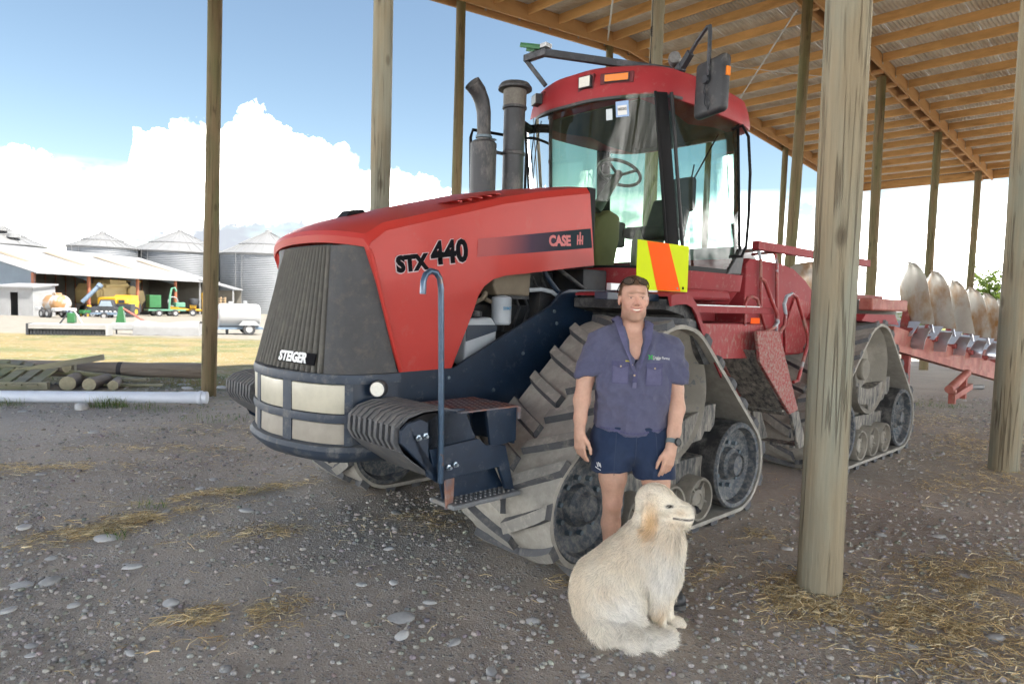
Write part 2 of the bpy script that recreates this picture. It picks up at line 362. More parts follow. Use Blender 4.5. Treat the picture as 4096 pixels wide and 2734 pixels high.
make_pole(19.14, 6.55, .135, .112, beam_z(19.1), wood_pole_green, (0, 0), 8)
make_pole(24.2, 6.55, .13, .11, beam_z(24.2), wood_pole_green, (0, 0), 9)
make_pole(29.2, 6.55, .13, .11, beam_z(29.2), wood_pole_green, (0, 0), 10)
make_pole(-1.0, 6.55, .13, .11, beam_z(-1)+.3, wood_pole, (0, 0), 11)
make_pole(3.78, 11.216, .118, .104, beam_z(3.8)+.2, wood_pole_green, (.05, -.12), 12, 'greenish pole standing out in the yard on the left')
make_pole(8.74, 11.22, .110, .098, beam_z(8.8)+.2, wood_pole_green, (0, -.06), 13, 'greenish timber pole left of the exhaust stack')
make_pole(13.67, 11.22, .105, .09, beam_z(13.7)+.2, wood_pole_green, (0, 0), 14)
make_pole(18.6, 11.22, .105, .09, beam_z(18.6)+.2, wood_pole_green, (0, 0), 15)
make_pole(23.67, 11.22, .115, .10, beam_z(23.7)+.2, wood_pole_green, (0, 0), 16)
make_pole(28.6, 11.22, .115, .10, beam_z(28.6)+.2, wood_pole_green, (0, 0), 17)
for a in (-1.0, 3.9, 8.8, 13.7, 18.7, 23.7, 28.7): make_pole(a, -3.45, .13, .11, beam_z(a)+.3, wood_pole, (0, 0), 30+int(a))
A0, A1 = -2.6, 30.6
ROWS = [-8.4, -3.45, 1.55, 6.55, 11.36]
def beam(b, w, dz0, dz1, name='beam'):
    m = MB()
    for a, c in ((A0, RIDGE), (RIDGE, A1)):
        m.prism([(a, beam_z(a)+dz0), (c, beam_z(c)+dz0), (c, beam_z(c)+dz1), (a, beam_z(a)+dz1)], 'y', b-w/2, b+w/2)
    return m.build(name, wood_beam, SHED, smooth=0)
beam(11.36, .055, 0, .36); beam(11.255-.10-.10, .05, .02, .36)
for b in (-8.4, -3.45, 1.55, 6.55):
    beam(b-.155, .05, 0, .33); beam(b+.155, .05, 0, .33)
blk = MB().box(-.05, .05, -.128, .128, -.05, .05).mesh('spacer_block', smooth=0)
for a in np.arange(-1.2, 30, 1.0): link('spacer_block', blk, wood_beam, SHED, loc=(a, 6.55, beam_z(a)+.02))
purl = []
for k in range(len(ROWS)-1):
    b0, b1 = ROWS[k]+.185, ROWS[k+1]-(.185 if k < 3 else .03)
    me = MB().box(-.024, .024, b0, b1, .145, .355).mesh('purlin', smooth=0)
    for i in range(34):
        a = -2.45+i*1.0
        if a > A1: continue
        o = link('purlin', me, wood_purlin, SHED, loc=(a, random.uniform(-.004, .004), beam_z(a))); purl.append((a, b0, b1))
hang = MB().box(-.03, .03, -.003, .003, .09, .33).mesh('joist_hanger', smooth=0)
for i in range(9, 33):
    a = -2.45+i*1.0
    link('joist_hanger', hang, galv, SHED, loc=(a, 11.325, beam_z(a))); link('joist_hanger', hang, galv, SHED, loc=(a, 6.36, beam_z(a)))
# fascia boards at both eaves
for a in (A0-.03, A1+.03):
    MB().box(a-.022, a+.022, -8.6, 11.5, beam_z(a)+.06, beam_z(a)+.40).build('fascia_board', wood_purlin, SHED, smooth=0)
# corrugated sheets
PITCH, NW = .0890, 9
def corr_sheet(L):
    m = MB(); n = NW*8
    for i in range(n+1):
        y = i/8*PITCH; z = .016*math.cos(2*math.pi*i/8)
        m.v += [(0, y, z), (L, y, z)]
    m.f = [(2*i, 2*i+1, 2*i+3, 2*i+2) for i in range(n)]
    return m.mesh('roof_sheet', smooth=60, recalc=False)
half = (A1-A0)/2+.02; sheet_me = corr_sheet(half/2/math.cos(math.atan(SLOPE))+.06)
clear_me = sheet_me.copy(); sheet_me.materials.append(iron)
clear_me.materials.append(material('clear_sheet', (.75, .68, .5), .5, var=.1, trans=.0))
_cn = clear_me.materials[0].node_tree; _tb = _cn.nodes.new('ShaderNodeBsdfTranslucent'); _tb.inputs[0].default_value = (.85, .75, .55, 1); _mx = _cn.nodes.new('ShaderNodeMixShader'); _mx.inputs[0].default_value = .55
_cn.links.new(_cn.nodes['Principled BSDF'].outputs[0], _mx.inputs[1]); _cn.links.new(_tb.outputs[0], _mx.inputs[2]); _cn.links.new(_mx.outputs[0], _cn.nodes['Material Output'].inputs[0])
ang = math.atan(SLOPE); ny = int((11.55+8.6)/(PITCH*NW))+1
for j in range(ny):
    b = 11.5-(j+1)*PITCH*NW
    for side in (0, 1):
        for h in (0, 1):
            a = A0-.05+h*half/2 if side == 0 else RIDGE+.0+h*half/2
            z = beam_z(A0)+SLOPE*(a-A0) if side == 0 else beam_z(RIDGE)-SLOPE*(a-RIDGE)
            clear = (side == 1 and h == 1 and j in (9, 10))
            link('roof_sheet', clear_me if clear else sheet_me, None, SHED, loc=(a, b, z+.377+(.003 if h == side else 0)+(.0015 if j % 2 else 0)), rot=(0, -ang if side == 0 else ang, 0))
rc = MB().prism([(RIDGE-.25, beam_z(RIDGE-.25)+.385), (RIDGE, beam_z(RIDGE)+.392), (RIDGE+.25, beam_z(RIDGE+.25)+.385), (RIDGE, beam_z(RIDGE)+.402)], 'y', -8.6, 11.5).build('ridge_cap', galv, SHED, smooth=0)
# diagonal strap braces under the sheets
for (a0, b0, a1, b1) in ((8.6, 6.9, 13.4, 11.1), (8.6, 11.1, 13.4, 6.9), (14.8, 6.9, 19.6, 11.1), (14.8, 11.1, 19.6, 6.9)):
    d = Vector((a1-a0, b1-b0, beam_z(a1)-beam_z(a0))); m = MB(); L_ = math.hypot(d.x, d.y)
    nrm = Vector((-d.y/L_, d.x/L_, 0))*.02; p0 = Vector((a0, b0, beam_z(a0)+.357)); p1 = p0+d; up = Vector((0, 0, .0015))
    p0.z = beam_z(a0)+.102; p1.z = beam_z(a1)+.102
    m.add([p0-nrm-up, p0+nrm-up, p1+nrm-up, p1-nrm-up, p0-nrm+up, p0+nrm+up, p1+nrm+up, p1-nrm+up], [(0, 1, 2, 3), (7, 6, 5, 4), (0, 4, 5, 1), (1, 5, 6, 2), (2, 6, 7, 3), (3, 7, 4, 0)])
    m.build('brace_strap', galv, SHED, smooth=0)
from mathutils.bvhtree import BVHTree
# ---------------------------------------------------------------- the tracked tractor (local x forward, y to its left, z up)
TRAC = empty('tracked_tractor', (.1524, 5.7081, 0), 3.89255)
tag(TRAC, 'big red articulated farm tractor on four rubber tracks, parked under the shed', 'tractor')
DUST = (.30, .265, .215)
red = material('red_paint', (.42, .034, .026), .45, spec=.28, var=.06, vscale=2.2, dust=.02, dcol=(.38, .10, .085), dscale=3.4, coat=.06, updust=.05, bump=.04, bscale=60)
red_mud = material('muddy_red_paint', (.28, .025, .028), .6, var=.15, vscale=4, dust=.45, dcol=(.32, .25, .21), dscale=34, stretch=(1, 1, .5))
red_dull = material('dull_red_paint', (.26, .026, .032), .6, var=.12, vscale=3, dust=.18, dcol=(.33, .18, .16), dscale=14, spec=.25)
navy = material('navy_frame_paint', (.007, .020, .044), .40, var=.25, vscale=7, dust=.12, dcol=(.10, .105, .115), dscale=16, updust=.25)
black_pl = material('black_plastic', (.030, .032, .037), .5, var=.2, vscale=8, dust=.35, dcol=(.15, .145, .135), dscale=12, updust=.35)
grille_m = material('dusty_grille', (.125, .120, .106), .7, var=.16, vscale=18, dust=.35, dcol=(.21, .195, .165), dscale=6)
black_tr = material('black_trim', (.009, .009, .010), .5, var=.2, spec=.12)
rubber = material('rubber', (.030, .031, .034), .8, var=.3, vscale=6, dust=.7, dcol=(.17, .165, .155), dscale=7)
lug_side = material('lug_side_shade_rubber', (.085, .088, .095), .8, var=.25, vscale=9, dust=.35, dcol=(.25, .235, .21), dscale=12)  # darker colour paints shade onto the flanks of the tread bars
lug_m = material('dusty_lug', (.25, .242, .22), .88, var=.12, vscale=9, dust=.45, dcol=(.40, .38, .33), dscale=16, bump=.3, bscale=40)
belt_m = material('dusty_belt', (.30, .285, .25), .9, var=.15, vscale=6, dust=.8, dcol=(.40, .38, .335), dscale=9, bump=.25, bscale=45)
wheel_m = material('dusty_wheel', (.050, .064, .080), .6, var=.15, vscale=6, dust=.75, dcol=(.25, .24, .22), dscale=24)
wheel_tan = material('tan_dusty_wheel', (.20, .185, .155), .85, var=.15, vscale=4, dust=.7, dcol=(.33, .305, .26), dscale=3, speck=.3, speckcol=(.05, .07, .09), speckscale=12)
mud_m = material('mud_plate', (.05, .055, .06), .85, var=.3, vscale=18, dust=1.0, dcol=(.34, .315, .27), dscale=20, stretch=(1, 1, .25), bump=.5, bscale=40)
bolt_m = material('bolt_steel', (.13, .17, .20), .5, metal=.5, var=.3)
stack_m = material('stack_black', (.045, .047, .052), .5, metal=.2, var=.3, vscale=8, dust=.6, dcol=(.22, .21, .20), dscale=7, stretch=(1, 1, .4))
rust_m = material('rusty_deck', (.15, .15, .17), .75, var=.3, vscale=10, col2=(.22, .085, .045), c2scale=5, dust=.3, dcol=(.22, .2, .19))
lens_m = material('headlamp_lens', (.52, .49, .39), .4, var=.10, vscale=14, coat=.1, spec=.3)
dlens_m = material('dusty_lens', (.34, .31, .26), .7, var=.15, vscale=9)
led_m = material('led_lens', (.75, .74, .66), .2, var=.1, vscale=60, coat=.5)
amber_m = material('amber_lens', (.80, .22, .01), .25, var=.1, coat=.6)
rail_navy = material('navy_rail', (.045, .085, .14), .30, metal=.35, var=.3, vscale=16, col2=(.16, .10, .075), c2scale=9, c2lo=.58, c2hi=.66, coat=.3)
chrome_m = material('worn_chrome', (.30, .36, .42), .32, metal=.8, var=.25, vscale=14)
white_m = material('white_plastic', (.38, .42, .46), .45, var=.12)
tan_m = material('tan_trim', (.17, .135, .08), .75, var=.15)
tan_box = material('tan_engine_box', (.17, .14, .10), .8, var=.2)
cloth_m = material('seat_cloth', (.035, .037, .042), .9, var=.2)
decal_black = material('decal_black', (.008, .008, .010), .8, var=.1, spec=.05)
decal_edge = material('decal_edge', (.52, .40, .42), .5, var=.1)
decal_white = material('decal_white', (.72, .73, .72), .45, var=.08)
decal_pink = material('decal_faded_red', (.50, .12, .12), .5, var=.15)
hv_y = material('hivis_yellow', (.62, .74, .005), .6, var=.03, spec=.1)
hv_o = material('hivis_orange', (.90, .105, .0), .6, var=.03, spec=.1)
def glass_material(name, tint, fac=1.0):
    m = bpy.data.materials.new(name); m.use_nodes = True; nt = m.node_tree; nd = nt.nodes; L = nt.links.new; nd.remove(nd['Principled BSDF'])
    t = nd.new('ShaderNodeBsdfTransparent'); t.inputs[0].default_value = (*tint, 1); g = nd.new('ShaderNodeBsdfGlossy'); g.inputs['Roughness'].default_value = .02
    fr = nd.new('ShaderNodeFresnel'); fr.inputs['IOR'].default_value = 1.26
    d = nd.new('ShaderNodeBsdfDiffuse'); d.inputs[0].default_value = (.42, .38, .30, 1)
    nz = nd.new('ShaderNodeTexNoise'); nz.inputs['Scale'].default_value = 3; nz.inputs['Detail'].default_value = 5; tcn = nd.new('ShaderNodeTexCoord'); mp = nd.new('ShaderNodeMapping'); mp.inputs['Scale'].default_value = (2, 2, .35); L(tcn.outputs['Object'], mp.inputs[0]); L(mp.outputs[0], nz.inputs['Vector'])
    mr = nd.new('ShaderNodeMapRange'); mr.inputs['From Min'].default_value = .35; mr.inputs['From Max'].default_value = .75; mr.inputs['To Max'].default_value = .05*fac; L(nz.outputs['Fac'], mr.inputs['Value'])
    m1 = nd.new('ShaderNodeMixShader'); L(fr.outputs[0], m1.inputs[0]); L(t.outputs[0], m1.inputs[1]); L(g.outputs[0], m1.inputs[2])
    m2 = nd.new('ShaderNodeMixShader'); L(mr.outputs[0], m2.inputs[0]); L(m1.outputs[0], m2.inputs[1]); L(d.outputs[0], m2.inputs[2]); L(m2.outputs[0], nd['Material Output'].inputs[0])
    return m
glass_f = glass_material('windscreen_glass', (.70, .82, .64), 1.0); glass_s = glass_material('door_glass', (.64, .80, .74), 1.1)
def text_obj(name, body, size, Mx, mat, parent, extrude=.002, bold=.0, shear=0, space=1.0, align='LEFT'):
    cu = bpy.data.curves.new(name, 'FONT'); cu.body = body; cu.size = size; cu.extrude = extrude; cu.offset = bold; cu.shear = shear; cu.space_character = space; cu.align_x = align; cu.resolution_u = 3
    ob = bpy.data.objects.new(name, cu); COL.objects.link(ob); me = bpy.data.meshes.new_from_object(ob); bpy.data.objects.remove(ob); me.materials.clear()
    me.transform(Mx); return link(name, me, mat, parent)
def side_text(x, y, z, rot=0): return Matrix(((-math.cos(rot), math.sin(rot), 0, x), (0, 0, 1, y), (math.sin(rot), math.cos(rot), 0, z), (0, 0, 0, 1)))
def mirror_copy(o, parent):
    """a mirrored twin of a part on the other side of the machine"""
    me = o.data.copy(); me.transform(Matrix.Diagonal((1, -1, 1, 1))); me.flip_normals()
    return link(o.name.split('.')[0], me, None, parent)

# --- tracks
TS, TR_I, BT = .902, .343, .030     # idler offset, idler radius, belt thickness
IZ = .055+TR_I; DR = .485; DZ = 1.005
def belt_path(off):
    """closed loop (x,z,nx,nz) round the two idlers and the drive wheel, grown by off"""
    circ = [(TS, IZ, TR_I), (-TS, IZ, TR_I), (0, DZ, DR)]; pts = []
    def tang(c0, c1):    # outer tangent for a clockwise traverse: direction of the common normal
        dx, dz = c1[0]-c0[0], c1[1]-c0[1]; d = math.hypot(dx, dz); a = math.atan2(dz, dx); b = math.acos(max(-1, min(1, (c0[2]-c1[2])/d))); return a+b
    order = [2, 0, 1]   # drive top -> front idler -> rear idler -> drive
    angs = [tang(circ[order[i]], circ[order[(i+1) % 3]]) for i in range(3)]
    for i in range(3):
        c = circ[order[i]]; a0 = angs[(i-1) % 3]; a1 = angs[i]
        while a1 > a0: a1 -= 2*math.pi
        n = max(4, int((a0-a1)/.14))
        for k in range(n+1):
            a = a0+(a1-a0)*k/n; pts.append((c[0]+(c[2]+off)*math.cos(a), c[1]+(c[2]+off)*math.sin(a), math.cos(a), math.sin(a)))
    return pts
LOOP = belt_path(BT)
LS = [0]
for i in range(len(LOOP)): p, q = LOOP[i], LOOP[(i+1) % len(LOOP)]; LS.append(LS[-1]+math.hypot(q[0]-p[0], q[1]-p[1]))
LT = LS[-1]
def on_loop(s):
    s %= LT; i = 0
    i = int(np.searchsorted(LS, s, 'right'))-1; i = min(i, len(LOOP)-1)
    p, q = LOOP[i], LOOP[(i+1) % len(LOOP)]; t = (s-LS[i])/max(1e-9, LS[i+1]-LS[i])
    nx_, nz_ = p[2]+(q[2]-p[2])*t, p[3]+(q[3]-p[3])*t; l = math.hypot(nx_, nz_)
    return p[0]+(q[0]-p[0])*t, p[1]+(q[1]-p[1])*t, nx_/l, nz_/l
Y0, Y1 = .74, 1.50
bm_ = MB(); ins = belt_path(0); n = len(LOOP)
for (x, z, a, b), (xi, zi, _, _) in zip(LOOP, ins): bm_.v += [(x, Y0, z), (x, Y1, z), (xi, Y1, zi), (xi, Y0, zi)]
for i in range(n):
    j = (i+1) % n
    for k in range(4): k2 = (k+1) % 4; bm_.f.append((4*i+k, 4*i+k2, 4*j+k2, 4*j+k))
belt_me = bm_.mesh('track_belt', smooth=40); belt_me.materials.append(belt_m)
def lug_mesh(s0, half):
    """one slanting tread bar; half 0 = outer half, 1 = inner half"""
    m = MB(); ya, yb = (Y1+.004, 1.115) if half == 0 else (Y0-.004, 1.125); k = len(m.v); NS = 5; w0, w1, hgt = .052, .036, .046
    for i in range(NS+1):
        t = i/NS; y = ya+(yb-ya)*t; sc = s0+.185*t**.9
        for ds, hh in ((-w0, -.004), (-w1, hgt), (w1, hgt), (w0, -.004)):
            x, z, a, b = on_loop(sc+ds); m.v.append((x+a*hh, y, z+b*hh))
    for i in range(NS):
        for q in range(3): m.f.append((4*i+q, 4*i+q+1, 4*i+q+5, 4*i+q+4))
    m.f += [(0, 3, 2, 1), (4*NS, 4*NS+1, 4*NS+2, 4*NS+3)]
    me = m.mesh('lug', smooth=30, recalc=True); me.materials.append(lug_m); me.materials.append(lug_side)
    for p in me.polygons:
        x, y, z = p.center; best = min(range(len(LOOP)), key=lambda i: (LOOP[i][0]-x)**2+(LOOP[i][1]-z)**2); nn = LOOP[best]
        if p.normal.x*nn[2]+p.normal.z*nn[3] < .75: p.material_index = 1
    return me
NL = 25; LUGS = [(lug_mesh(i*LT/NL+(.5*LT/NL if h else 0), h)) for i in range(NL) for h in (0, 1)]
def wheel_mesh(r, prof_out, n=44):
    """wheel about the y axis: dumb-bell of two rims; prof_out gives the outer face as (radius, inset)"""
    m = MB(); Mx = Matrix.Rotation(-math.pi/2, 4, 'X')   # z -> y
    pr = [(.02, Y1-.012-prof_out[-1][1])] + [(q[0], Y1-.012-q[1]) for q in prof_out[::-1]]
    pr += [(r, Y1-.03), (r, 1.16), (r*.62, 1.15), (r*.62, 1.07), (r, 1.06), (r, Y0+.03), (r-.035, Y0+.015), (r-.06, Y0+.09), (.02, Y0+.09)]
    m.lathe(pr, n, Mx); return m
def idler():
    return wheel_mesh(TR_I, [(TR_I-.012, .0), (TR_I-.04, .005), (TR_I-.055, .07), (TR_I-.10, .10), (.20, .115), (.135, .11), (.125, .06), (.10, .04), (.085, -.005), (.0815, .012)])
idler_me = idler().mesh('idler_wheel', smooth=28); idler_me.materials.append(wheel_m)
tyre_me = MB().lathe([(TR_I+.0015, Y1-.032), (TR_I+.0015, 1.165), (TR_I-.02, 1.16), (TR_I-.02, Y1-.026)], 44, Matrix.Rotation(-math.pi/2, 4, 'X'), close=True).mesh('tyre', smooth=28); tyre_me.materials.append(rubber)
bolt_one = MB().cyl((0, 0, 0), (0, .035, 0), .0185, .0165, 6).mesh('bolt', smooth=0); bolt_one.materials.append(bolt_m)
def roller(r=.166):
    return wheel_mesh(r, [(r-.008, 0), (r-.022, .004), (r-.03, .05), (.075, .055), (.07, .03), (.045, .022), (.04, .03)], 32)
roller_me = roller().mesh('roller', smooth=28); roller_me.materials.append(wheel_tan)
spoke_me = MB().box(.06, .140, Y1-.066, Y1-.042, -.008, .008).mesh('spoke', smooth=0); spoke_me.materials.append(wheel_tan)
drive = MB(); Mx = Matrix.Rotation(-math.pi/2, 4, 'X')
drive.lathe([(.02, 1.30), (.16, 1.30), (.18, 1.27), (.34, 1.26), (.40, 1.33), (.455, 1.40), (DR-.004, 1.42), (DR-.004, 1.18), (.30, 1.16), (.30, 1.06), (DR-.004, 1.04), (DR-.004, .82), (.42, .80), (.02, .84)], 52, Mx)
drive_me = drive.mesh('drive_wheel', smooth=28); drive_me.materials.append(wheel_tan)
hole = MB().lathe([(.001, 0), (.042, 0), (.042, .003), (.001, .003)], 18, Mx).mesh('wheel_hole', smooth=30); hole.materials.append(black_tr)
hub_d = MB().lathe([(.0, .10), (.11, .10), (.12, .085), (.12, 0), (.0, 0)], 24, Mx).mesh('hub', smooth=28); hub_d.materials.append(wheel_tan)
bracket_me = MB().prism([(.30, .64), (.30, .84), (.05, .80), (-.15, .80), (-.42, .86), (-.52, .90), (-.67, .90), (-.66, .74), (-.60, .69), (-.52, .70), (-.48, .64), (-.25, .62), (-.20, .50), (-.05, .50), (0, .62)], 'y', 1.22, 1.40).mesh('undercarriage_plate', smooth=0, bevel=.008); bracket_me.materials.append(mud_m)
beam_me = MB().box(-.62, .62, 1.20, 1.36, .33, .50).box(-.10, .10, 1.15, 1.30, .45, .95).mesh('undercarriage_beam', smooth=0, bevel=.01); beam_me.materials.append(mud_m)
BOLTV = [(.178*math.cos(2*math.pi*k/10+.2), .178*math.sin(2*math.pi*k/10+.2)) for k in range(10)]
def place(name, me, x, z, side, parent, y=0):
    o = link(name, me, None, parent, loc=(x, y*side, z)); o.scale = (1, side, 1); return o
for xa in (0, -3.91):
    for side in (1, -1):
        belt = place('track_belt', belt_me, xa, 0, side, TRAC)
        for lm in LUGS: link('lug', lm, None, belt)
        d = place('drive_wheel', drive_me, xa, DZ, side, TRAC); link('hub', hub_d, None, d, loc=(0, 1.26, 0))
        if side == 1:
            for a in ((4.1, 4.6, 5.2) if xa else (4.9, 1.9, .4)): link('wheel_hole', hole, None, d, loc=(.27*math.cos(a), 1.2645, .27*math.sin(a)))
        for xi in (TS, -TS):
            w = place('idler_wheel', idler_me, xa+xi, IZ, side, TRAC); link('tyre', tyre_me, None, w)
            if side == 1:
                for bx, bz in BOLTV: link('bolt', bolt_one, None, w, loc=(bx, Y1-.126, bz))
        for xr in (-.365, 0, .365):
            w = place('roller', roller_me, xa+xr, .055+.166, side, TRAC)
            [link('spoke', spoke_me, None, w, rot=(0, 2*math.pi*k/5+.3, 0)) for k in range(5)] if side == 1 else None
        place('undercarriage_plate', bracket_me, xa, 0, side, TRAC); place('undercarriage_beam', beam_me, xa, 0, side, TRAC)
# axles
MB().box(-.22, .22, -.8, .8, .72, 1.05).build('axle', navy, TRAC, smooth=0, bevel=.02)
MB().box(-4.13, -3.69, -.8, .8, .72, 1.05).build('axle', navy, TRAC, smooth=0, bevel=.02)

# --- frame plates and engine bay
FP = [(1.80, 1.205), (1.25, 1.195), (.33, 1.625), (.22, 1.73), (.13, 1.755), (-.55, 1.765), (-.60, 1.25), (-.2, 1.0), (.45, .86), (.80, .70), (1.80, .74)]
for s in (1, -1): MB().prism(FP, 'y', s*.53, s*.56).build('frame_plate', navy, TRAC, smooth=0, bevel=.004)
MB().box(-.9, 1.85, -.5, .5, .70, 1.10).build('chassis', navy, TRAC, smooth=0, bevel=.01)
MB().box(-3.5, -.9, -.42, .42, .62, 1.15).box(-5.1, -3.4, -.5, .5, .7, 1.2).build('rear_chassis', red_dull, TRAC, smooth=0, bevel=.02)
for (x, z) in ((.30, 1.58), (.27, 1.49), (.05, 1.71), (-.02, 1.71), (-.06, 1.60), (-.28, 1.60), (1.30, 1.13), (1.36, 1.13), (.62, 1.27), (.9, 1.02)):
    MB().lathe([(.014, 0), (.012, .010), (.004, .013)], 10, TR(x, .56, z) @ Matrix.Rotation(-math.pi/2, 4, 'X')).build('bolt', bolt_m, TRAC)
eng = MB().box(-.1, 1.75, -.40, .16, 1.1, 1.9); eng.box(.3, 1.0, .16, .28, 1.2, 1.62); eng.cyl((.2, .22, 1.35), (.9, .22, 1.35), .09); eng.box(.0, .3, .1, .4, 1.3, 1.75)
eng.box(-.45, -.15, -.45, .45, 1.3, 1.93)
eng.build('engine_block', material('engine_dark', (.020, .022, .026), .6, var=.4, vscale=12, dust=.4, dcol=(.07, .06, .05)), TRAC, smooth=30, bevel=.012)
MB().prism([(.82, 1.84), (.84, 1.76), (.80, 1.69), (.47, 1.69), (.46, 1.87)], 'y', .28, .46).build('engine_box', tan_box, TRAC, smooth=0, bevel=.012)
MB().box(.47, .76, .29, .455, 1.665, 1.69).build('engine_box_base', black_pl, TRAC, smooth=0)
MB().lathe([(.0, 1.475), (.06, 1.475), (.072, 1.49), (.075, 1.66), (.07, 1.675), (.03, 1.69)], 24, TR(.735, .44, 0)).build('fuel_filter', white_m, TRAC)
text_obj('filter_print', '51047', .030, side_text(.785, .5165, 1.585), material('print_blue', (.05, .28, .50), .6), TRAC, .0004, .001)
MB().prism([(1.09, 1.19), (1.09, 1.47), (1.06, 1.52), (.85, 1.53), (.80, 1.47), (.80, 1.22)], 'y', .34, .47).build('coolant_tank', white_m, TRAC, smooth=0, bevel=.018)
MB().lathe([(.03, 1.53), (.042, 1.535), (.042, 1.57), (.03, 1.575)], 18, TR(.96, .42, 0)).build('tank_cap', black_pl, TRAC)
MB().prism([(1.085, 1.36), (1.085, 1.475), (.805, 1.475), (.805, 1.43)], 'y', .468, .474).build('tank_label', navy, TRAC, smooth=0)
MB().tube([(.36, .46, 1.93), (.28, .48, 1.82), (.16, .5, 1.70)], .018, 10).build('strut', navy, TRAC)
MB().tube([(.47, .45, 1.735), (.35, .47, 1.745), (.25, .48, 1.73), (.18, .49, 1.69)], .016, 10).build('hose', white_m, TRAC)
MB().tube([(1.0, .42, 1.62), (.95, .47, 1.66), (.90, .45, 1.70), (.86, .40, 1.66), (.80, .40, 1.64)], .016, 10).build('hose', tan_box, TRAC)
MB().tube([(.15, .44, 1.92), (.05, .48, 1.85), (-.05, .5, 1.79), (-.12, .5, 1.76)], .017, 10).build('hose', black_pl, TRAC)
for i in range(7):
    x = .05+.10*i; MB().tube([(x, .2, 1.2), (x+.03, .30, 1.35+.03*i), (x-.05, .28, 1.6), (x+.04, .2, 1.85)], .012, 8).build('hose', black_pl, TRAC)

# --- hood: crease line along the side (x, crease z, top z on the centre line)
HS = [(2.06, 2.015, 2.055), (1.98, 2.05, 2.105), (1.86, 2.09, 2.155), (1.60, 2.165, 2.235), (1.22, 2.27, 2.345), (.91, 2.36, 2.43), (.52, 2.45, 2.51), (.20, 2.515, 2.565), (-.01, 2.555, 2.60)]
hm = MB(); NY = 16
def hood_pt(x, zc, zt, v):
    y = -1+2*v; yw = .655 if x > 1.9 else .655-.045*min(1, (1.9-x)/.8)
    a = abs(y)
    if a > .86: t = (a-.86)/.14; yy = (.925+.075*math.sin(t*math.pi/2))*yw; z = zc-.05*(1-math.cos(t*math.pi/2))
    else: t = a/.86; yy = .925*t*yw; z = zt-(zt-zc)*t**2.2
    fx = x-(.10*(abs(yy)/yw)**2.6 if x > 2.0 else .07*(abs(yy)/yw)**2.6 if x > 1.9 else 0)
    return (fx, math.copysign(yy, y), z)
sections = [[hood_pt(*h, j/NY) for j in range(NY+1)] for h in HS]
# front lip: rolled edge and a short return below
lip0 = [(p[0]+.012, p[1]*1.0, p[2]-.030) for p in sections[0]]; lip1 = [(p[0]+.002, p[1], p[2]-.075) for p in sections[0]]; lip2 = [(p[0]-.05, p[1]*.97, p[2]-.08) for p in sections[0]]
rows = [lip2, lip1, lip0]+sections
for r_ in rows: hm.v += r_
for i in range(len(rows)-1):
    for j in range(NY): a = i*(NY+1)+j; hm.f.append((a, a+1, a+NY+2, a+NY+1))
# side panels, outline in (x, z), following the top edge
SIDE_LOW = [(-.09, 1.95), (.25, 1.905), (.66, 1.85), (.86, 1.825), (.97, 1.795), (1.05, 1.745), (1.10, 1.68), (1.14, 1.58), (1.32, 1.20), (1.715, 1.195), (1.76, 1.30), (1.955, 1.90), (1.975, 1.945)]
for s in (1, -1):
    up = [(sec[NY if s > 0 else 0][0], sec[NY if s > 0 else 0][2]) for sec in sections[1:]]; yy = [abs(sec[NY][1]) for sec in sections[1:]]
    poly = up+SIDE_LOW
    ys_ = [yv for yv in yy]+[.612 if x < 1.2 else .612+.03*min(1, (x-1.2)/.7) for x, z in SIDE_LOW]
    k = len(hm.v); hm.v += [(x, s*yv, z) for (x, z), yv in zip(poly, ys_)]; hm.f.append(tuple(range(k, k+len(poly))))
    # return flange inwards
    k2 = len(hm.v); hm.v += [(x, s*(yv-.05), z+.012) for (x, z), yv in zip(poly, ys_)][len(up):]; nl = len(SIDE_LOW)
    for i in range(nl-1): a = k+len(up)+i; b = k2+i; hm.f.append((a, a+1, b+1, b))
hood = hm.build('hood', red, TRAC, smooth=32, merge=.004)
# pressed bead along the front edge of the side panel
for s in (1, -1): MB().tube([(1.725, s*.638, 1.20), (1.77, s*.642, 1.32), (1.94, s*.645, 1.87), (1.962, s*.640, 1.925)], .016, 8).build('panel_bead', red, hood)
for i in range(5):
    x = .93+.085*i; z = 2.355-.265*(x-.91)
    for s in (1, -1): MB().prism([(x-.035, 0), (x+.03, .002), (x-.03, .011)], 'y', s*.22, s*.585).build('louvre', red, hood, loc=(0, 0, z+.028), smooth=0)
MB().prism([(1.80, 2.165), (1.72, 2.19), (1.64, 2.215), (1.66, 2.238), (1.75, 2.222)], 'y', -.08, .06).build('hood_catch', black_tr, hood, smooth=0, bevel=.008)
MB().box(-.115, -.015, -.585, .585, 1.93, 2.56).build('hood_seal', black_tr, TRAC, smooth=0, bevel=.01)
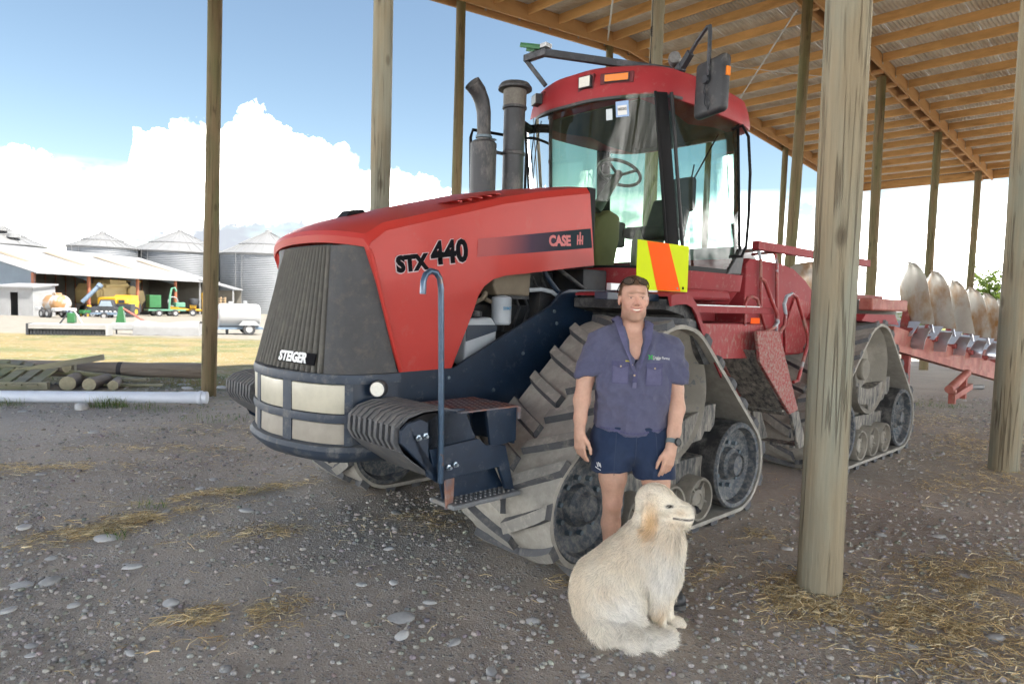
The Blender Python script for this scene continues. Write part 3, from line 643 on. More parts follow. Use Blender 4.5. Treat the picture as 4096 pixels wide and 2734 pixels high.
# decals
HB = BVHTree.FromPolygons([v.co[:] for v in hood.data.vertices], [p.vertices[:] for p in hood.data.polygons])
def hood_y(x, z):
    h_ = HB.ray_cast(Vector((x, 2, z)), Vector((0, -1, 0))); return h_[0].y if h_[0] is not None else .62
def wrap_y(o, off):
    for v in o.data.vertices: v.co.y = hood_y(v.co.x, v.co.z)+off
    return o
stripe = MB().grid(lambda u, v: (lambda x: (x, hood_y(x, 1.935+.15*u+(.12+.03*u)*v)+.0025, 1.935+.15*u+(.12+.03*u)*v))(1.13-1.185*u+.025*u*v), 16, 3)
sm = material('stripe_fade', (.02, .03, .04), .7, var=.1, spec=.06); _n = sm.node_tree; _tc = _n.nodes.new('ShaderNodeTexCoord'); _sx = _n.nodes.new('ShaderNodeSeparateXYZ'); _n.links.new(_tc.outputs['Object'], _sx.inputs[0])
_r = _n.nodes.new('ShaderNodeValToRGB'); _r.color_ramp.elements[0].color = (.022, .034, .042, 1); _r.color_ramp.elements[0].position = .22; _r.color_ramp.elements[1].color = (.36, .10, .10, 1); _r.color_ramp.elements[1].position = .98
_e = _r.color_ramp.elements.new(.62); _e.color = (.075, .05, .075, 1); _n.links.new(_sx.outputs['X'], _r.inputs[0]); _n.links.new(_r.outputs[0], _n.nodes['Principled BSDF'].inputs['Base Color'])
stripe.build('side_stripe', sm, hood, smooth=60, recalc=False)
for dx, txt, size, x, z in ((0, 'STX', .125, 1.765, 1.805), (0, '440', .195, 1.505, 1.865)):
    wrap_y(text_obj('lettering', txt, size, side_text(x+.002, 0, z-.002, R(8.5)), decal_edge, hood, 0, .014, .0, 1.03), .003)
    wrap_y(text_obj('lettering', txt, size, side_text(x, 0, z, R(8.5)), decal_black, hood, 0, .009, .0, 1.04), .005)
wrap_y(text_obj('lettering', 'CASE', .105, side_text(.435, 0, 2.065, R(5)), decal_pink, hood, 0, .005, 0, .95), .0045)
for k, (dx, hh) in enumerate(((0, .075), (.028, .10), (.056, .075))):
    MB().box(.115-dx, .129-dx, hood_y(.1, 2.13)+.003, hood_y(.1, 2.13)+.005, 2.095+.003*k, 2.095+hh).build('lettering', decal_pink, hood, smooth=0)
MB().box(.06, .118, hood_y(.1, 2.13)+.003, hood_y(.1, 2.13)+.0045, 2.125, 2.138).build('lettering', decal_pink, hood, smooth=0)

# --- grille and black side panels
def plan_pts(half, n=60):
    P = [(x, -y) for x, y in half[::-1]]+half[1:]; P = [Vector((x, y, 0)) for x, y in P]
    # Catmull-Rom resample by arc length
    dense = []
    for i in range(len(P)-1):
        p0, p1, p2, p3 = P[max(i-1, 0)], P[i], P[i+1], P[min(i+2, len(P)-1)]
        for k in range(10):
            t = k/10; dense.append(.5*((2*p1)+(-p0+p2)*t+(2*p0-5*p1+4*p2-p3)*t*t+(-p0+3*p1-3*p2+p3)*t**3))
    dense.append(P[-1]); return dense
class Plan:
    def __init__(s, half):
        s.d = plan_pts(half); s.l = [0]
        for a, b in zip(s.d, s.d[1:]): s.l.append(s.l[-1]+(b-a).length)
        s.L = s.l[-1]
    def at(s, t):
        q = t*s.L; i = min(max(int(np.searchsorted(s.l, q, 'right'))-1, 0), len(s.d)-2); u = (q-s.l[i])/(s.l[i+1]-s.l[i])
        p = s.d[i].lerp(s.d[i+1], u); tg = (s.d[min(i+2, len(s.d)-1)]-s.d[max(i-1, 0)]).normalized(); return p, Vector((tg.y, -tg.x, 0))
    def t_of_y(s, y):
        b = min(range(len(s.d)), key=lambda i: abs(s.d[i].y-y)+(10 if s.d[i].x < 1.5 and s.d[0].x > 1.5 else 0)); return s.l[b]/s.L
def band(plan, t0, t1, prof, n=40):
    """sweep an open/closed profile of (outward offset, z, x-lean) along the plan curve"""
    m = MB(); k = len(prof)
    for i in range(n+1):
        p, nrm = plan.at(t0+(t1-t0)*i/n)
        for off, z in prof: m.v.append((p.x+nrm.x*off, p.y+nrm.y*off, z))
    for i in range(n):
        for j in range(k): j2 = (j+1) % k; m.f.append((i*k+j, i*k+j2, (i+1)*k+j2, (i+1)*k+j))
    m.f += [tuple(range(k))[::-1], tuple(n*k+j for j in range(k))]
    return m
GB = Plan([(2.215, 0), (2.205, .18), (2.185, .36), (2.15, .50), (2.09, .585), (1.98, .62), (1.75, .63)])
GT = Plan([(2.045, 0), (2.04, .2), (2.02, .40), (1.985, .53), (1.96, .58), (1.955, .60), (1.95, .61)])
ZB, ZT = 1.195, 1.955
def gp(t, v, off=0):
    a, na = GB.at(t); b, nb = GT.at(t); p = a.lerp(b, v); nn = na.lerp(nb, v); z = ZB+(ZT-ZB)*v; return Vector((p.x+nn.x*off, p.y+nn.y*off, z))
tl, tr_ = GB.t_of_y(-.475), GB.t_of_y(.475)
MB().grid(lambda u, v: gp(tl+(tr_-tl)*u, v, -.03), 30, 3).build('grille_backing', material('grille_dark', (.008, .008, .009), .9), TRAC)
NSL = 17
for i in range(NSL):
    t = tl+(tr_-tl)*(i+.5)/NSL; m = MB(); w = (tr_-tl)*GB.L/NSL
    for k in range(7):
        v = -.0+1.0*k/6
        for j in range(7):
            a = math.pi*j/6; du = math.cos(a)*w*.285/GB.L; m.v.append(tuple(gp(t+du, v, -.034+.052*math.sin(a)**.8)))
    for k in range(6):
        for j in range(6): a = k*7+j; m.f.append((a, a+1, a+8, a+7))
    m.build('grille_slat', grille_m, TRAC)
for s in (0, 1):
    ta, tb = (tr_+.003, 1.0) if s else (.0, tl-.003)
    side = MB().grid(lambda u, v: gp(ta+(tb-ta)*u, v, .004), 18, 6); side.build('grille_side_panel', material('grille_side', (.052, .053, .056), .65, var=.2, vscale=12, dust=.45, dcol=(.115, .103, .088), dscale=16, bump=.15, bscale=80), TRAC, solid=.012)
MB().grid(lambda u, v: gp(tl+(tr_-tl)*u, .985+.03*v, -.01), 30, 1).build('grille_top_rail', black_tr, TRAC)
stM = Matrix(((0, 0, 1, 0), (1, 0, 0, 0), (0, 1, 0, 0), (0, 0, 0, 1)))
bd = MB().box(0, .40, 0, .072, -.006, .004)
_p, _nn = GB.at(GB.t_of_y(.2)); badge_rot = Matrix.Rotation(-math.atan2(.045, .4), 4, 'Z')
badge = bd.build('maker_badge', decal_black, TRAC, smooth=0, bevel=.003); badge.matrix_local = TR(2.232, .02, 1.235) @ badge_rot.inverted() @ Matrix.Rotation(R(-13), 4, 'Y') @ stM
text_obj('lettering', 'STEIGER', .082, TR(.012, .010, .0045), decal_white, badge, .002, .004, .08, 1.0)

# --- bumper with lamps
BP = Plan([(2.275, 0), (2.262, .14), (2.238, .28), (2.195, .42), (2.13, .54), (2.04, .615), (1.93, .645), (1.74, .65)])
bump = band(BP, .0, 1, [(-.05, .68), (-.012, .68), (-.03, 1.18), (-.05, 1.18)]).build('bumper', navy, TRAC, smooth=40)
lip_m = material('bumper_ledge', (.026, .040, .064), .55, var=.2, vscale=8, dust=.4, dcol=(.17, .17, .165), dscale=11, updust=.5)
for prof in ([(-.03, 1.133), (.010, 1.138), (.014, 1.165), (.006, 1.192), (-.04, 1.192)], [(-.03, .903), (.010, .908), (.013, .932), (.009, .956), (-.03, .961)], [(-.06, .665), (-.02, .672), (.026, .715), (.036, .742), (.020, .768), (-.03, .780)]):
    band(BP, 0, 1, prof, 56).build('bumper_ledge', lip_m, bump, smooth=40)
def T(y): return BP.t_of_y(y)
for y in (-.21, .21): band(BP, T(y-.042), T(y+.042), [(-.03, .775), (.0055, .775), (.0055, 1.137), (-.03, 1.137)], 4).build('bumper_pillar', lip_m, bump, smooth=0)
for y in (-.605, .605): band(BP, T(y)-.012, T(y)+.012, [(-.03, .775), (.0055, .775), (.0055, 1.137), (-.03, 1.137)], 4).build('bumper_pillar', lip_m, bump, smooth=40)
for a, b in ((-.163, .163), (.257, .592), (-.592, -.257)):
    band(BP, T(a), T(b), [(-.03, .962), (.002, .962), (.004, 1.131), (-.03, 1.131)], 16).build('headlamp', lens_m, bump, smooth=40, bevel=.004)
    band(BP, T(a), T(b), [(-.03, .782), (.000, .782), (-.002, .902), (-.03, .902)], 16).build('lower_panel', dlens_m, bump, smooth=40, bevel=.004)
wl = MB().lathe([(.0, 0), (.046, 0), (.05, .006), (.05, .05), (.036, .075), (0, .075)], 20, TR(1.945, .725, 1.115) @ rotM((-.75, -.6, 0))).build('work_lamp', black_pl, TRAC)
MB().lathe([(.0, .004), (.040, .002), (.042, -.002), (.0, -.004)], 20, TR(1.945, .725, 1.115) @ rotM((-.75, -.6, 0))).build('lamp_lens', led_m, wl)
MB().tube([(1.90, .68, 1.10), (1.88, .655, 1.06), (1.86, .645, 1.04)], .012, 8).build('lamp_bracket', navy, wl)

# --- slatted weight boxes and steps at the front corners
BXP = [(1.66, 1.02), (1.80, 1.055), (1.96, 1.055), (2.06, 1.03), (2.115, .985), (2.12, .90), (2.09, .85), (2.02, .79), (1.92, .72), (1.84, .665)]
rib_m = material('dusty_rib', (.080, .084, .092), .6, var=.2, vscale=12, dust=.55, dcol=(.20, .19, .175), dscale=14, updust=.5)
def front_steps(s, full=True):
    MB().prism([(x-.035, z-.02 if z > .9 else z+.012) for x, z in BXP]+[(1.66, .80)], 'y', s*.70, s*1.185).build('weight_box', black_tr, TRAC, smooth=30)
    for i in range(9):
        y0 = .705+i*.0555
        m = MB()
        for (x, z) in BXP: m.v += [(x+.004, s*y0, z+.0035), (x+.004, s*(y0+.026), z+.0035), (x-.03, s*(y0+.026), z-.012), (x-.03, s*y0, z-.012)]
        for k in range(len(BXP)-1):
            for j in range(4): j2 = (j+1) % 4; m.f.append((4*k+j, 4*k+j2, 4*k+4+j2, 4*k+4+j))
        m.f += [(0, 3, 2, 1), tuple(4*(len(BXP)-1)+j for j in range(4))]
        m.build('weight_box_rib', rib_m, TRAC, smooth=40)
    # solid top skin and lower skin between the ribs
    for seg in (BXP[0:5], BXP[6:10]):
        m = MB()
        for (x, z) in seg: m.v += [(x-.001, s*.70, z-.001), (x-.001, s*1.19, z-.001)]
        for k in range(len(seg)-1): m.f.append((2*k, 2*k+1, 2*k+3, 2*k+2))
        m.build('weight_box_skin', rib_m, TRAC, solid=.004)
    MB().prism([(2.10, .90), (2.10, .965), (2.06, 1.0), (1.98, 1.015), (1.93, .99), (1.92, .70), (1.845, .655)], 'y', s*1.19, s*1.215).build('side_plate', navy, TRAC, smooth=0, bevel=.004)
    MB().prism([(1.93, .99), (1.80, 1.05), (1.66, 1.04), (1.58, .87), (1.60, .84), (1.92, .84)], 'y', s*1.165, s*1.185).build('back_plate', navy, TRAC, smooth=0, bevel=.004)
    for x, z in ((2.00, .92), (1.955, .925), (1.80, .735), (1.755, .745)):
        MB().lathe([(.017, 0), (.017, .012), (.009, .014), (.009, .03), (0, .03)], 6, TR(x, s*(1.215 if x > 1.9 else 1.222), z) @ Matrix.Rotation(-s*math.pi/2, 4, 'X')).build('bolt', chrome_m, TRAC)
    MB().prism([(1.92, .845), (1.58, .865), (1.52, .82), (1.37, .80), (1.29, .52), (1.36, .54), (1.42, .68), (1.80, .665), (1.87, .66)], 'y', s*1.19, s*1.215).build('step_side_plate', navy, TRAC, smooth=0, bevel=.003)
    MB().box(1.72, 1.28, s*.80, s*1.225, 1.022, 1.03).box(1.265, 1.285, s*.80, s*1.225, .95, 1.022).build('deck_plate', rust_m, TRAC, smooth=0)
    MB().prism([(1.52, 1.02), (1.285, 1.02), (1.285, .82), (1.48, .80)], 'y', s*1.19, s*1.21).build('deck_skirt', navy, TRAC, smooth=0)
    MB().box(1.285, 1.30, s*.82, s*1.2, .80, 1.02).build('deck_skirt', navy, TRAC, smooth=0)
    MB().prism([(1.80, .68), (1.41, .70), (1.31, .53), (1.76, .53)], 'y', s*1.12, s*1.135).build('step_riser', navy, TRAC, smooth=0)
    st = MB().box(1.275, 1.785, s*1.03, s*1.26, .495, .525).build('step_tread', material('step_tread', (.17, .18, .19), .7, metal=.2, var=.25, vscale=12, dust=.5), TRAC, smooth=0, bevel=.012)
    nub = MB()
    for i in range(13):
        for j in range(5): nub.lathe([(.009, 0), (.006, .007), (0, .008)], 6, TR(1.31+i*.036, s*(1.055+.042*j), .525))
    tag(nub.build('tread_studs', st.data.materials[0], st), kind='stuff')
    MB().prism([(1.80, .67), (1.74, .67), (1.745, .51), (1.79, .50)], 'y', s*1.19, s*1.205).build('step_hanger', rust_m, TRAC, smooth=0)
    if s > 0: MB().tube([(1.865, s*1.245, .665), (1.868, s*1.245, .9), (1.88, s*1.245, 1.38), (1.89, s*1.245, 1.70), (1.90, s*1.245, 1.755), (1.925, s*1.245, 1.785), (1.96, s*1.245, 1.79), (1.99, s*1.245, 1.77), (2.003, s*1.245, 1.735), (2.005, s*1.245, 1.67)], .0165, 12).build('grab_rail', rail_navy, TRAC)
front_steps(1); front_steps(-1)
# rows of punched holes in the near deck plate
holes_m = MB()
for i in range(10):
    for j in range(8): holes_m.lathe([(.0, .0), (.012, .0), (.012, .001), (0, .001)], 6, TR(1.695-i*.042-.02*(j % 2), .835+.05*j, 1.0305))
tag(holes_m.build('deck_holes', black_tr, TRAC), kind='stuff')
# --- fender, hazard board
FE = [(.13, 1.728), (.08, 1.738), (.02, 1.742), (-.06, 1.745), (-.13, 1.725), (-.19, 1.675), (-.30, 1.51), (-.58, 1.20)]
def fender(s):
    m = MB(); th = .018
    for (x, z) in FE: m.v += [(x, s*.62, z), (x, s*1.46, z), (x, s*1.485, z-.012), (x, s*1.488, z-.085), (x, s*1.474, z-.085), (x, s*1.455, z-th), (x, s*.62, z-th)]
    for i in range(len(FE)-1):
        for j in range(7): j2 = (j+1) % 7; m.f.append((7*i+j, 7*i+j2, 7*i+7+j2, 7*i+7+j))
    m.f += [tuple(range(7)), tuple(7*(len(FE)-1)+j for j in range(7))]
    return m.build('fender', red_dull, TRAC, smooth=40)
fender(1); fender(-1)
MB().prism([(.12, 1.69), (-.05, 1.715), (-.18, 1.65), (-.52, 1.22), (-.40, 1.22), (-.1, 1.58), (.12, 1.62)], 'y', .60, 1.44).build('fender_liner', rubber, TRAC, smooth=0)
MB().box(.12, .68, 1.27, 1.38, 1.675, 1.725).build('fender_front_bar', navy, TRAC, smooth=0, bevel=.004)
gs = MB().box(.04, .56, 1.27, 1.31, 1.738, 1.785).build('sign_bracket', galv, TRAC, smooth=0, bevel=.003)
sg = MB().box(-.325, .30, 1.312, 1.318, 1.752, 2.088).build('hazard_board', hv_y, TRAC, smooth=0); sg['label'] = 'fluorescent yellow hazard board with orange diagonal stripe'
MB().prism([(.20, 2.086), (-.06, 2.088), (-.235, 1.754), (.06, 1.754)], 'y', 1.3185, 1.3195).build('orange_stripe', hv_o, sg, smooth=0)
MB().lathe([(.0, .002), (.008, .002), (.008, 0)], 10, TR(-.19, 1.319, 1.775) @ Matrix.Rotation(-math.pi/2, 4, 'X')).build('screw', bolt_m, sg)
MB().lathe([(.0, .001), (.012, .001), (.012, 0)], 8, TR(-.262, 1.3205, 1.778) @ Matrix.Rotation(-math.pi/2, 4, 'X')).build('maker_mark', decal_black, sg)
text_obj('lettering', 'hazard', .02, side_text(-.278, 1.3205, 1.772), decal_black, sg, .0004, .001) if False else None

# --- cab
CT = [(-.42, 0), (-.435, .28), (-.50, .56), (-.60, .765), (-.67, .82), (-1.0, .845), (-1.5, .85), (-1.80, .84), (-1.92, .76), (-2.05, .45), (-2.08, 0)]
CB = [(-.40, 0), (-.44, .30), (-.58, .60), (-.82, .80), (-.92, .855), (-1.2, .875), (-1.6, .885), (-1.90, .88), (-2.02, .78), (-2.12, .45), (-2.15, 0)]
PT, PB = Plan(CT), Plan(CB)
CZ0, CZ1 = 1.955, 3.385
def idx_t(plan, half, k, side):   # parameter at control point k on one side
    n = len(half)-1; i = n+k if side > 0 else n-k; return plan.l[min(i*10, len(plan.l)-1)]/plan.L
def cabp(k, side, v, off=0):
    a, na = PB.at(idx_t(PB, CB, k, side)); b, nb = PT.at(idx_t(PT, CT, k, side)); p = a.lerp(b, v); n_ = na.lerp(nb, v); return Vector((p.x+n_.x*off, p.y+n_.y*off, CZ0+(CZ1-CZ0)*v))
def cab_between(k0, k1, s0, s1, u, v, off=0):
    ta0, ta1 = idx_t(PB, CB, k0, s0), idx_t(PB, CB, k1, s1); tb0, tb1 = idx_t(PT, CT, k0, s0), idx_t(PT, CT, k1, s1)
    a, na = PB.at(ta0+(ta1-ta0)*u); b, nb = PT.at(tb0+(tb1-tb0)*u); p = a.lerp(b, v); n_ = na.lerp(nb, v); return Vector((p.x+n_.x*off, p.y+n_.y*off, CZ0+(CZ1-CZ0)*v))
# glass panes
MB().grid(lambda u, v: cab_between(3, 3, -1, 1, u, v), 40, 6).build('windscreen', glass_f, TRAC, smooth=80)
for s in (1, -1): MB().grid(lambda u, v: cab_between(4, 7, s, s, u, v), 16, 6).build('door_glass', glass_s, TRAC, smooth=80)
MB().grid(lambda u, v: cab_between(8, 10, 1, 1, u, v), 10, 4).grid(lambda u, v: cab_between(10, 8, -1, -1, u, v), 10, 4).build('rear_glass', glass_s, TRAC, smooth=80)
def pillar(ka, kb, s, w_off=.016, inn=-.03):
    m = MB(); N_ = 8
    for i in range(N_+1):
        v = i/N_; p0 = cab_between(ka, kb, s, s, 0, v, w_off); p1 = cab_between(ka, kb, s, s, 1, v, w_off); p2 = cab_between(ka, kb, s, s, 1, v, inn); p3 = cab_between(ka, kb, s, s, 0, v, inn)
        m.v += [tuple(p) for p in (p0, p1, p2, p3)]
    for i in range(N_):
        for j in range(4): j2 = (j+1) % 4; m.f.append((4*i+j, 4*i+j2, 4*i+4+j2, 4*i+4+j))
    m.f += [(0, 1, 2, 3), tuple(4*N_+j for j in range(4))]
    return m.build('cab_pillar', black_tr, TRAC, smooth=30, bevel=.004)
for s in (1, -1): pillar(3, 4, s); pillar(7, 8, s)
# door frame edges and the chromed door strip by the near pillar
for s in (1,):
    p0, p1 = cabp(4, s, .0, .03), cabp(4, s, 1.0, .035); MB().tube([p0+Vector((-.03, 0, 0)), p1+Vector((-.03, 0, 0))], .016, 10).build('door_post', material('gloss_post', (.018, .019, .022), .4, spec=.25, var=.2), TRAC)
    q0, q1 = cabp(3, s, .0, .02), cabp(3, s, 1.0, .02); MB().tube([q0, q1], .012, 8).build('door_seal', black_tr, TRAC)
MB().grid(lambda u, v: cab_between(4, 7, 1, 1, u, -.005+.035*v, .006), 16, 1).build('door_sill', black_tr, TRAC, solid=.014)
MB().grid(lambda u, v: cab_between(3, 3, -1, 1, u, -.005+.02*v, .006), 40, 1).build('windscreen_sill', black_tr, TRAC, solid=.012)
MB().prism([(-1.88, 1.96), (-1.62, 1.95), (-1.86, 2.20), (-1.94, 2.20)], 'y', .872, .905).build('door_latch', black_pl, TRAC, smooth=0, bevel=.01)
# lower body of the cab
def skirt(z0, z1, o0, o1, k0=0): return MB().grid(lambda u, v: (lambda p, n_: (p.x+n_.x*(o0+(o1-o0)*v), p.y+n_.y*(o0+(o1-o0)*v), z0+(z1-z0)*v))(*PB.at(.0+u)), 80, 3)
skirt(1.80, 1.955, .0, .018).build('cab_skirt', red_dull, TRAC, solid=.015)
skirt(1.68, 1.80, -.10, -.02).build('cab_skirt', red_dull, TRAC, solid=.015)
MB().prism([(x, y) for x, y in [(a, b) for a, b in CB]+[(a, -b) for a, b in CB[::-1][1:-1]]], 'z', 1.90, 1.945).build('cab_floor', black_pl, TRAC, smooth=0)
MB().prism([(-.45, 1.40), (-.45, 1.74), (-1.95, 1.74), (-1.95, 1.25), (-.9, 1.2)], 'y', .45, .62).build('cab_mount', red_dull, TRAC, smooth=0, bevel=.02)
MB().prism([(-.62, 1.70), (-.62, 1.80), (-1.55, 1.80), (-1.60, 1.70)], 'y', .62, .98).build('battery_box', red_dull, TRAC, smooth=0, bevel=.03)
# roof: lofted outlines
RO = [(-.385, 0), (-.395, .26), (-.50, .53), (-.68, .78), (-.98, .875), (-1.5, .885), (-2.05, .83), (-2.28, .62), (-2.36, .30), (-2.37, 0)]
RP = Plan(RO); cxr = -1.38
def roof_ring(sx_, sy_, z, m, n=96, dx=0):
    for i in range(n):
        p, _ = RP.at(i/n); m.v.append((cxr+(p.x-cxr)*sx_+dx, p.y*sy_, z+(.03*(p.y/.88)**2*-1)))
rm_ = MB(); rings = [(.955, .94, 3.372), (.99, .985, 3.385), (1.0, 1.0, 3.42), (.985, .975, 3.54), (.955, .94, 3.635), (.92, .90, 3.662), (.80, .78, 3.688), (.45, .45, 3.708), (.02, .02, 3.712)]
for a, b, z in rings: roof_ring(a, b, z, rm_)
nr = 96
for i in range(len(rings)-1):
    for j in range(nr): j2 = (j+1) % nr; rm_.f.append((i*nr+j, i*nr+j2, (i+1)*nr+j2, (i+1)*nr+j))
rm_.f.append(tuple(range(nr))[::-1])
roof = rm_.build('cab_roof', material('roof_red', (.32, .028, .034), .55, var=.1, vscale=3, dust=.12, dcol=(.36, .15, .13), dscale=9, updust=.1, spec=.25), TRAC, smooth=40)
vis = MB()
for i in range(60):
    p, n_ = RP.at(.335+.33*i/59); vis.v += [(cxr+(p.x-cxr)*.985, p.y*.985, 3.385), (cxr+(p.x-cxr)*1.004, p.y*1.003, 3.383), (cxr+(p.x-cxr)*1.0, p.y, 3.362), (cxr+(p.x-cxr)*.97, p.y*.965, 3.362)]
for i in range(59):
    for j in range(4): j2 = (j+1) % 4; vis.f.append((4*i+j, 4*i+j2, 4*i+4+j2, 4*i+4+j))
vis.build('roof_visor', black_pl, roof, smooth=40)
def roof_face(y, z):       # point and outward normal on the roof band
    b = min((i for i in range(201)), key=lambda i: abs(RP.at(i/200)[0].y*.98-y)+(5 if RP.at(i/200)[0].x < -1.2 else 0)); p, n_ = RP.at(b/200)
    return Vector((cxr+(p.x-cxr)*.985, p.y*.975, z)), n_
def roof_lamp(y, z, w, h, lm, name, deep=.03, dx=0):
    p, n_ = roof_face(y, z); ax = Vector((-n_.y, n_.x, 0)); Mx = Matrix(((ax.x, 0, n_.x, p.x), (ax.y, 0, n_.y, p.y), (0, 1, 0, p.z), (0, 0, 0, 1)))
    rec = MB().box(-w*.66, w*.66, -h*.68, h*.68, -.03, .0065).build('lamp_recess', material('recess_shade_red', (.12, .012, .016), .6) if 'recess_shade_red' not in MATS else MATS['recess_shade_red'], roof, smooth=0, bevel=.006); rec.matrix_local = Mx  # proud plate in darker red stands for the shade of a recess
    o = MB().box(-w/2, w/2, -h/2, h/2, -.01, deep).build(name, black_pl, roof, smooth=0, bevel=.006); o.matrix_local = Mx @ TR(dx, 0, 0)
    MB().box(-w/2+.007, w/2-.007, -h/2+.007, h/2-.007, deep-.002, deep+.004).build('lens', lm, o, smooth=0, bevel=.003)
    return o
roof_lamp(.20, 3.53, .125, .10, led_m, 'work_lamp', .04, .01); roof_lamp(.47, 3.535, .215, .07, amber_m, 'amber_lamp', .022); roof_lamp(-.44, 3.52, .115, .095, led_m, 'work_lamp', .07)
# interior
seat = MB().box(-1.98, -1.50, -.24, .24, 2.32, 2.44).build('seat', cloth_m, TRAC, smooth=40, bevel=.05, seg=3)
MB().prism([(-1.86, 2.42), (-2.02, 2.78), (-2.09, 2.76), (-1.97, 2.40)], 'y', -.23, .23).build('seat_back', cloth_m, seat, smooth=40, bevel=.03, seg=3)
MB().box(-2.07, -1.97, .02, .28, 2.62, 2.97).build('headrest', cloth_m, seat, smooth=40, bevel=.04, seg=3)
MB().cyl((-1.75, 0, 1.94), (-1.75, 0, 2.33), .12, .10).build('seat_post', black_pl, seat)
MB().box(-1.75, -1.15, -.62, -.36, 2.25, 2.52).build('side_console', black_pl, TRAC, smooth=0, bevel=.03)
wc = Vector((-1.06, .06, 2.885)); wdir = Vector((-.45, 0, .89)).normalized(); Mw = TR(*wc) @ rotM(wdir)
MB().tube([Mw @ Vector((.205*math.cos(a), .205*math.sin(a), 0)) for a in np.linspace(0, 2*math.pi, 41)], .016, 10, caps=False).build('steering_wheel', black_pl, TRAC, merge=.001)
MB().tube([Mw @ Vector((0, .2, 0)), Mw @ Vector((0, 0, -.03)), Mw @ Vector((0, -.2, 0))], .014, 8).tube([Mw @ Vector((.2, 0, 0)), Mw @ Vector((0, 0, -.03))], .014, 8).cyl(Mw @ Vector((0, 0, 0)), Mw @ Vector((.12, 0, -.5)), .04, .055).build('steering_column', black_pl, TRAC)
MB().prism([(-.62, 1.94), (-.56, 2.30), (-.62, 2.42), (-.80, 2.50), (-.94, 2.46), (-.94, 2.25), (-.86, 1.94)], 'y', -.22, .20).build('dashboard', tan_m, TRAC, smooth=30, bevel=.04, seg=3)
MB().box(-.84, -.78, -.20, -.12, 2.58, 2.72).build('gauge_pod', tan_m, TRAC, smooth=0, bevel=.015)
MB().tube([(-1.45, .45, 1.95), (-1.42, .45, 2.35), (-1.40, .44, 2.52)], .018, 8).build('lever', black_pl, TRAC)
MB().lathe([(.055, 1.96), (.06, 1.97), (.06, 2.2), (.03, 2.25), (.02, 2.30)], 18, TR(-.80, .50, 0)).build('extinguisher', material('extinguisher', (.18, .19, .18), .35, metal=.3), TRAC)
MB().box(-1.9, -.9, -.74, -.66, 1.95, 2.15).build('cab_side_trim', tan_m, TRAC, smooth=0)
MB().grid(lambda u, v: (cxr+(-.5-cxr)*.9-1.62*u, (-.62+1.24*v), 3.36), 4, 4).build('headliner', material('headliner', (.11, .108, .09), .9), TRAC, solid=.01)
# windscreen stickers, wiper
for u0, u1, v0, v1, mt in ((.735, .770, .865, .93, material('pale_sticker', (.55, .62, .66), .5)), (.79, .86, .875, .965, material('blue_sticker', (.30, .45, .72), .5))):
    MB().grid(lambda u, v: cab_between(3, 3, -1, 1, u0+(u1-u0)*u, v0+(v1-v0)*v, .004), 3, 2).build('sticker', mt, TRAC)
MB().grid(lambda u, v: cab_between(3, 3, -1, 1, .80+.05*u, .885+.055*v, .006), 3, 2).build('sticker', decal_white, TRAC)
_dt = text_obj('sticker_date', '18/03/2015', 1.0, Matrix.Identity(4), decal_black, TRAC, 0, .01); _xs = [v.co.x for v in _dt.data.vertices]; _x0, _x1 = min(_xs), max(_xs)
for v in _dt.data.vertices: v.co = cab_between(3, 3, -1, 1, .802+.046*(v.co.x-_x0)/(_x1-_x0), .912+.022*v.co.y, .008)
MB().tube([cab_between(3, 3, -1, 1, .22, .97, .03), cab_between(3, 3, -1, 1, .13, .62, .03)], .006, 6).tube([cab_between(3, 3, -1, 1, .10, .78, .022), cab_between(3, 3, -1, 1, .14, .50, .022)], .008, 6).build('wiper', black_tr, TRAC)
MB().tube([cab_between(8, 10, 1, 1, .3, .98, -.03), cab_between(8, 10, 1, 1, .8, .62, -.03)], .008, 6).tube([cab_between(8, 10, 1, 1, .7, .80, -.03), cab_between(8, 10, 1, 1, .85, .42, -.03)], .008, 6).build('wiper', black_tr, TRAC)
# grab bars beside the cab
MB().tube([(-1.66, .86, 3.27), (-1.70, .945, 3.30), (-1.80, .955, 3.22), (-1.855, .96, 2.9), (-1.865, .96, 2.5), (-1.855, .955, 2.22), (-1.80, .945, 2.125), (-1.72, .86, 2.12)], .014, 10).build('cab_grab_bar', black_tr, TRAC)
MB().tube([(-.80, -.72, 3.28), (-.80, -.84, 3.33), (-.80, -.93, 3.28), (-.80, -.95, 3.1), (-.80, -.95, 2.3), (-.80, -.86, 2.1)], .014, 10).build('cab_grab_bar', black_tr, TRAC)
# stacks
MB().lathe([(.115, 2.42), (.118, 3.055), (.10, 3.075), (.066, 3.085)], 28, TR(.065, -.60, 0)).build('exhaust_muffler', stack_m, TRAC)
ex = MB().tube([(.065, -.60, 3.06), (.068, -.60, 3.22), (.072, -.60, 3.33), (.095, -.60, 3.42), (.145, -.60, 3.50), (.215, -.60, 3.555)], [.062, .062, .064, .068, .072, .076], 20, caps=False).build('exhaust_pipe', stack_m, TRAC, solid=.004)
MB().lathe([(.066, 3.10), (.074, 3.105), (.074, 3.125), (.066, 3.13)], 20, TR(.065, -.60, 0)).box(-.07, .0, -.62, -.58, 3.105, 3.12).build('exhaust_clamp', bolt_m, TRAC)
MB().lathe([(.098, 2.50), (.098, 3.39), (.112, 3.40), (.112, 3.42), (.0, 3.42)], 28, TR(-.21, -.50, 0)).build('intake_pipe', stack_m, TRAC)
MB().lathe([(.104, 3.415), (.106, 3.45), (.106, 3.565), (.10, 3.57)], 28, TR(-.21, -.50, 0)).build('intake_screen', material('intake_mesh', (.16, .15, .13), .7, var=.3, vscale=60), TRAC)
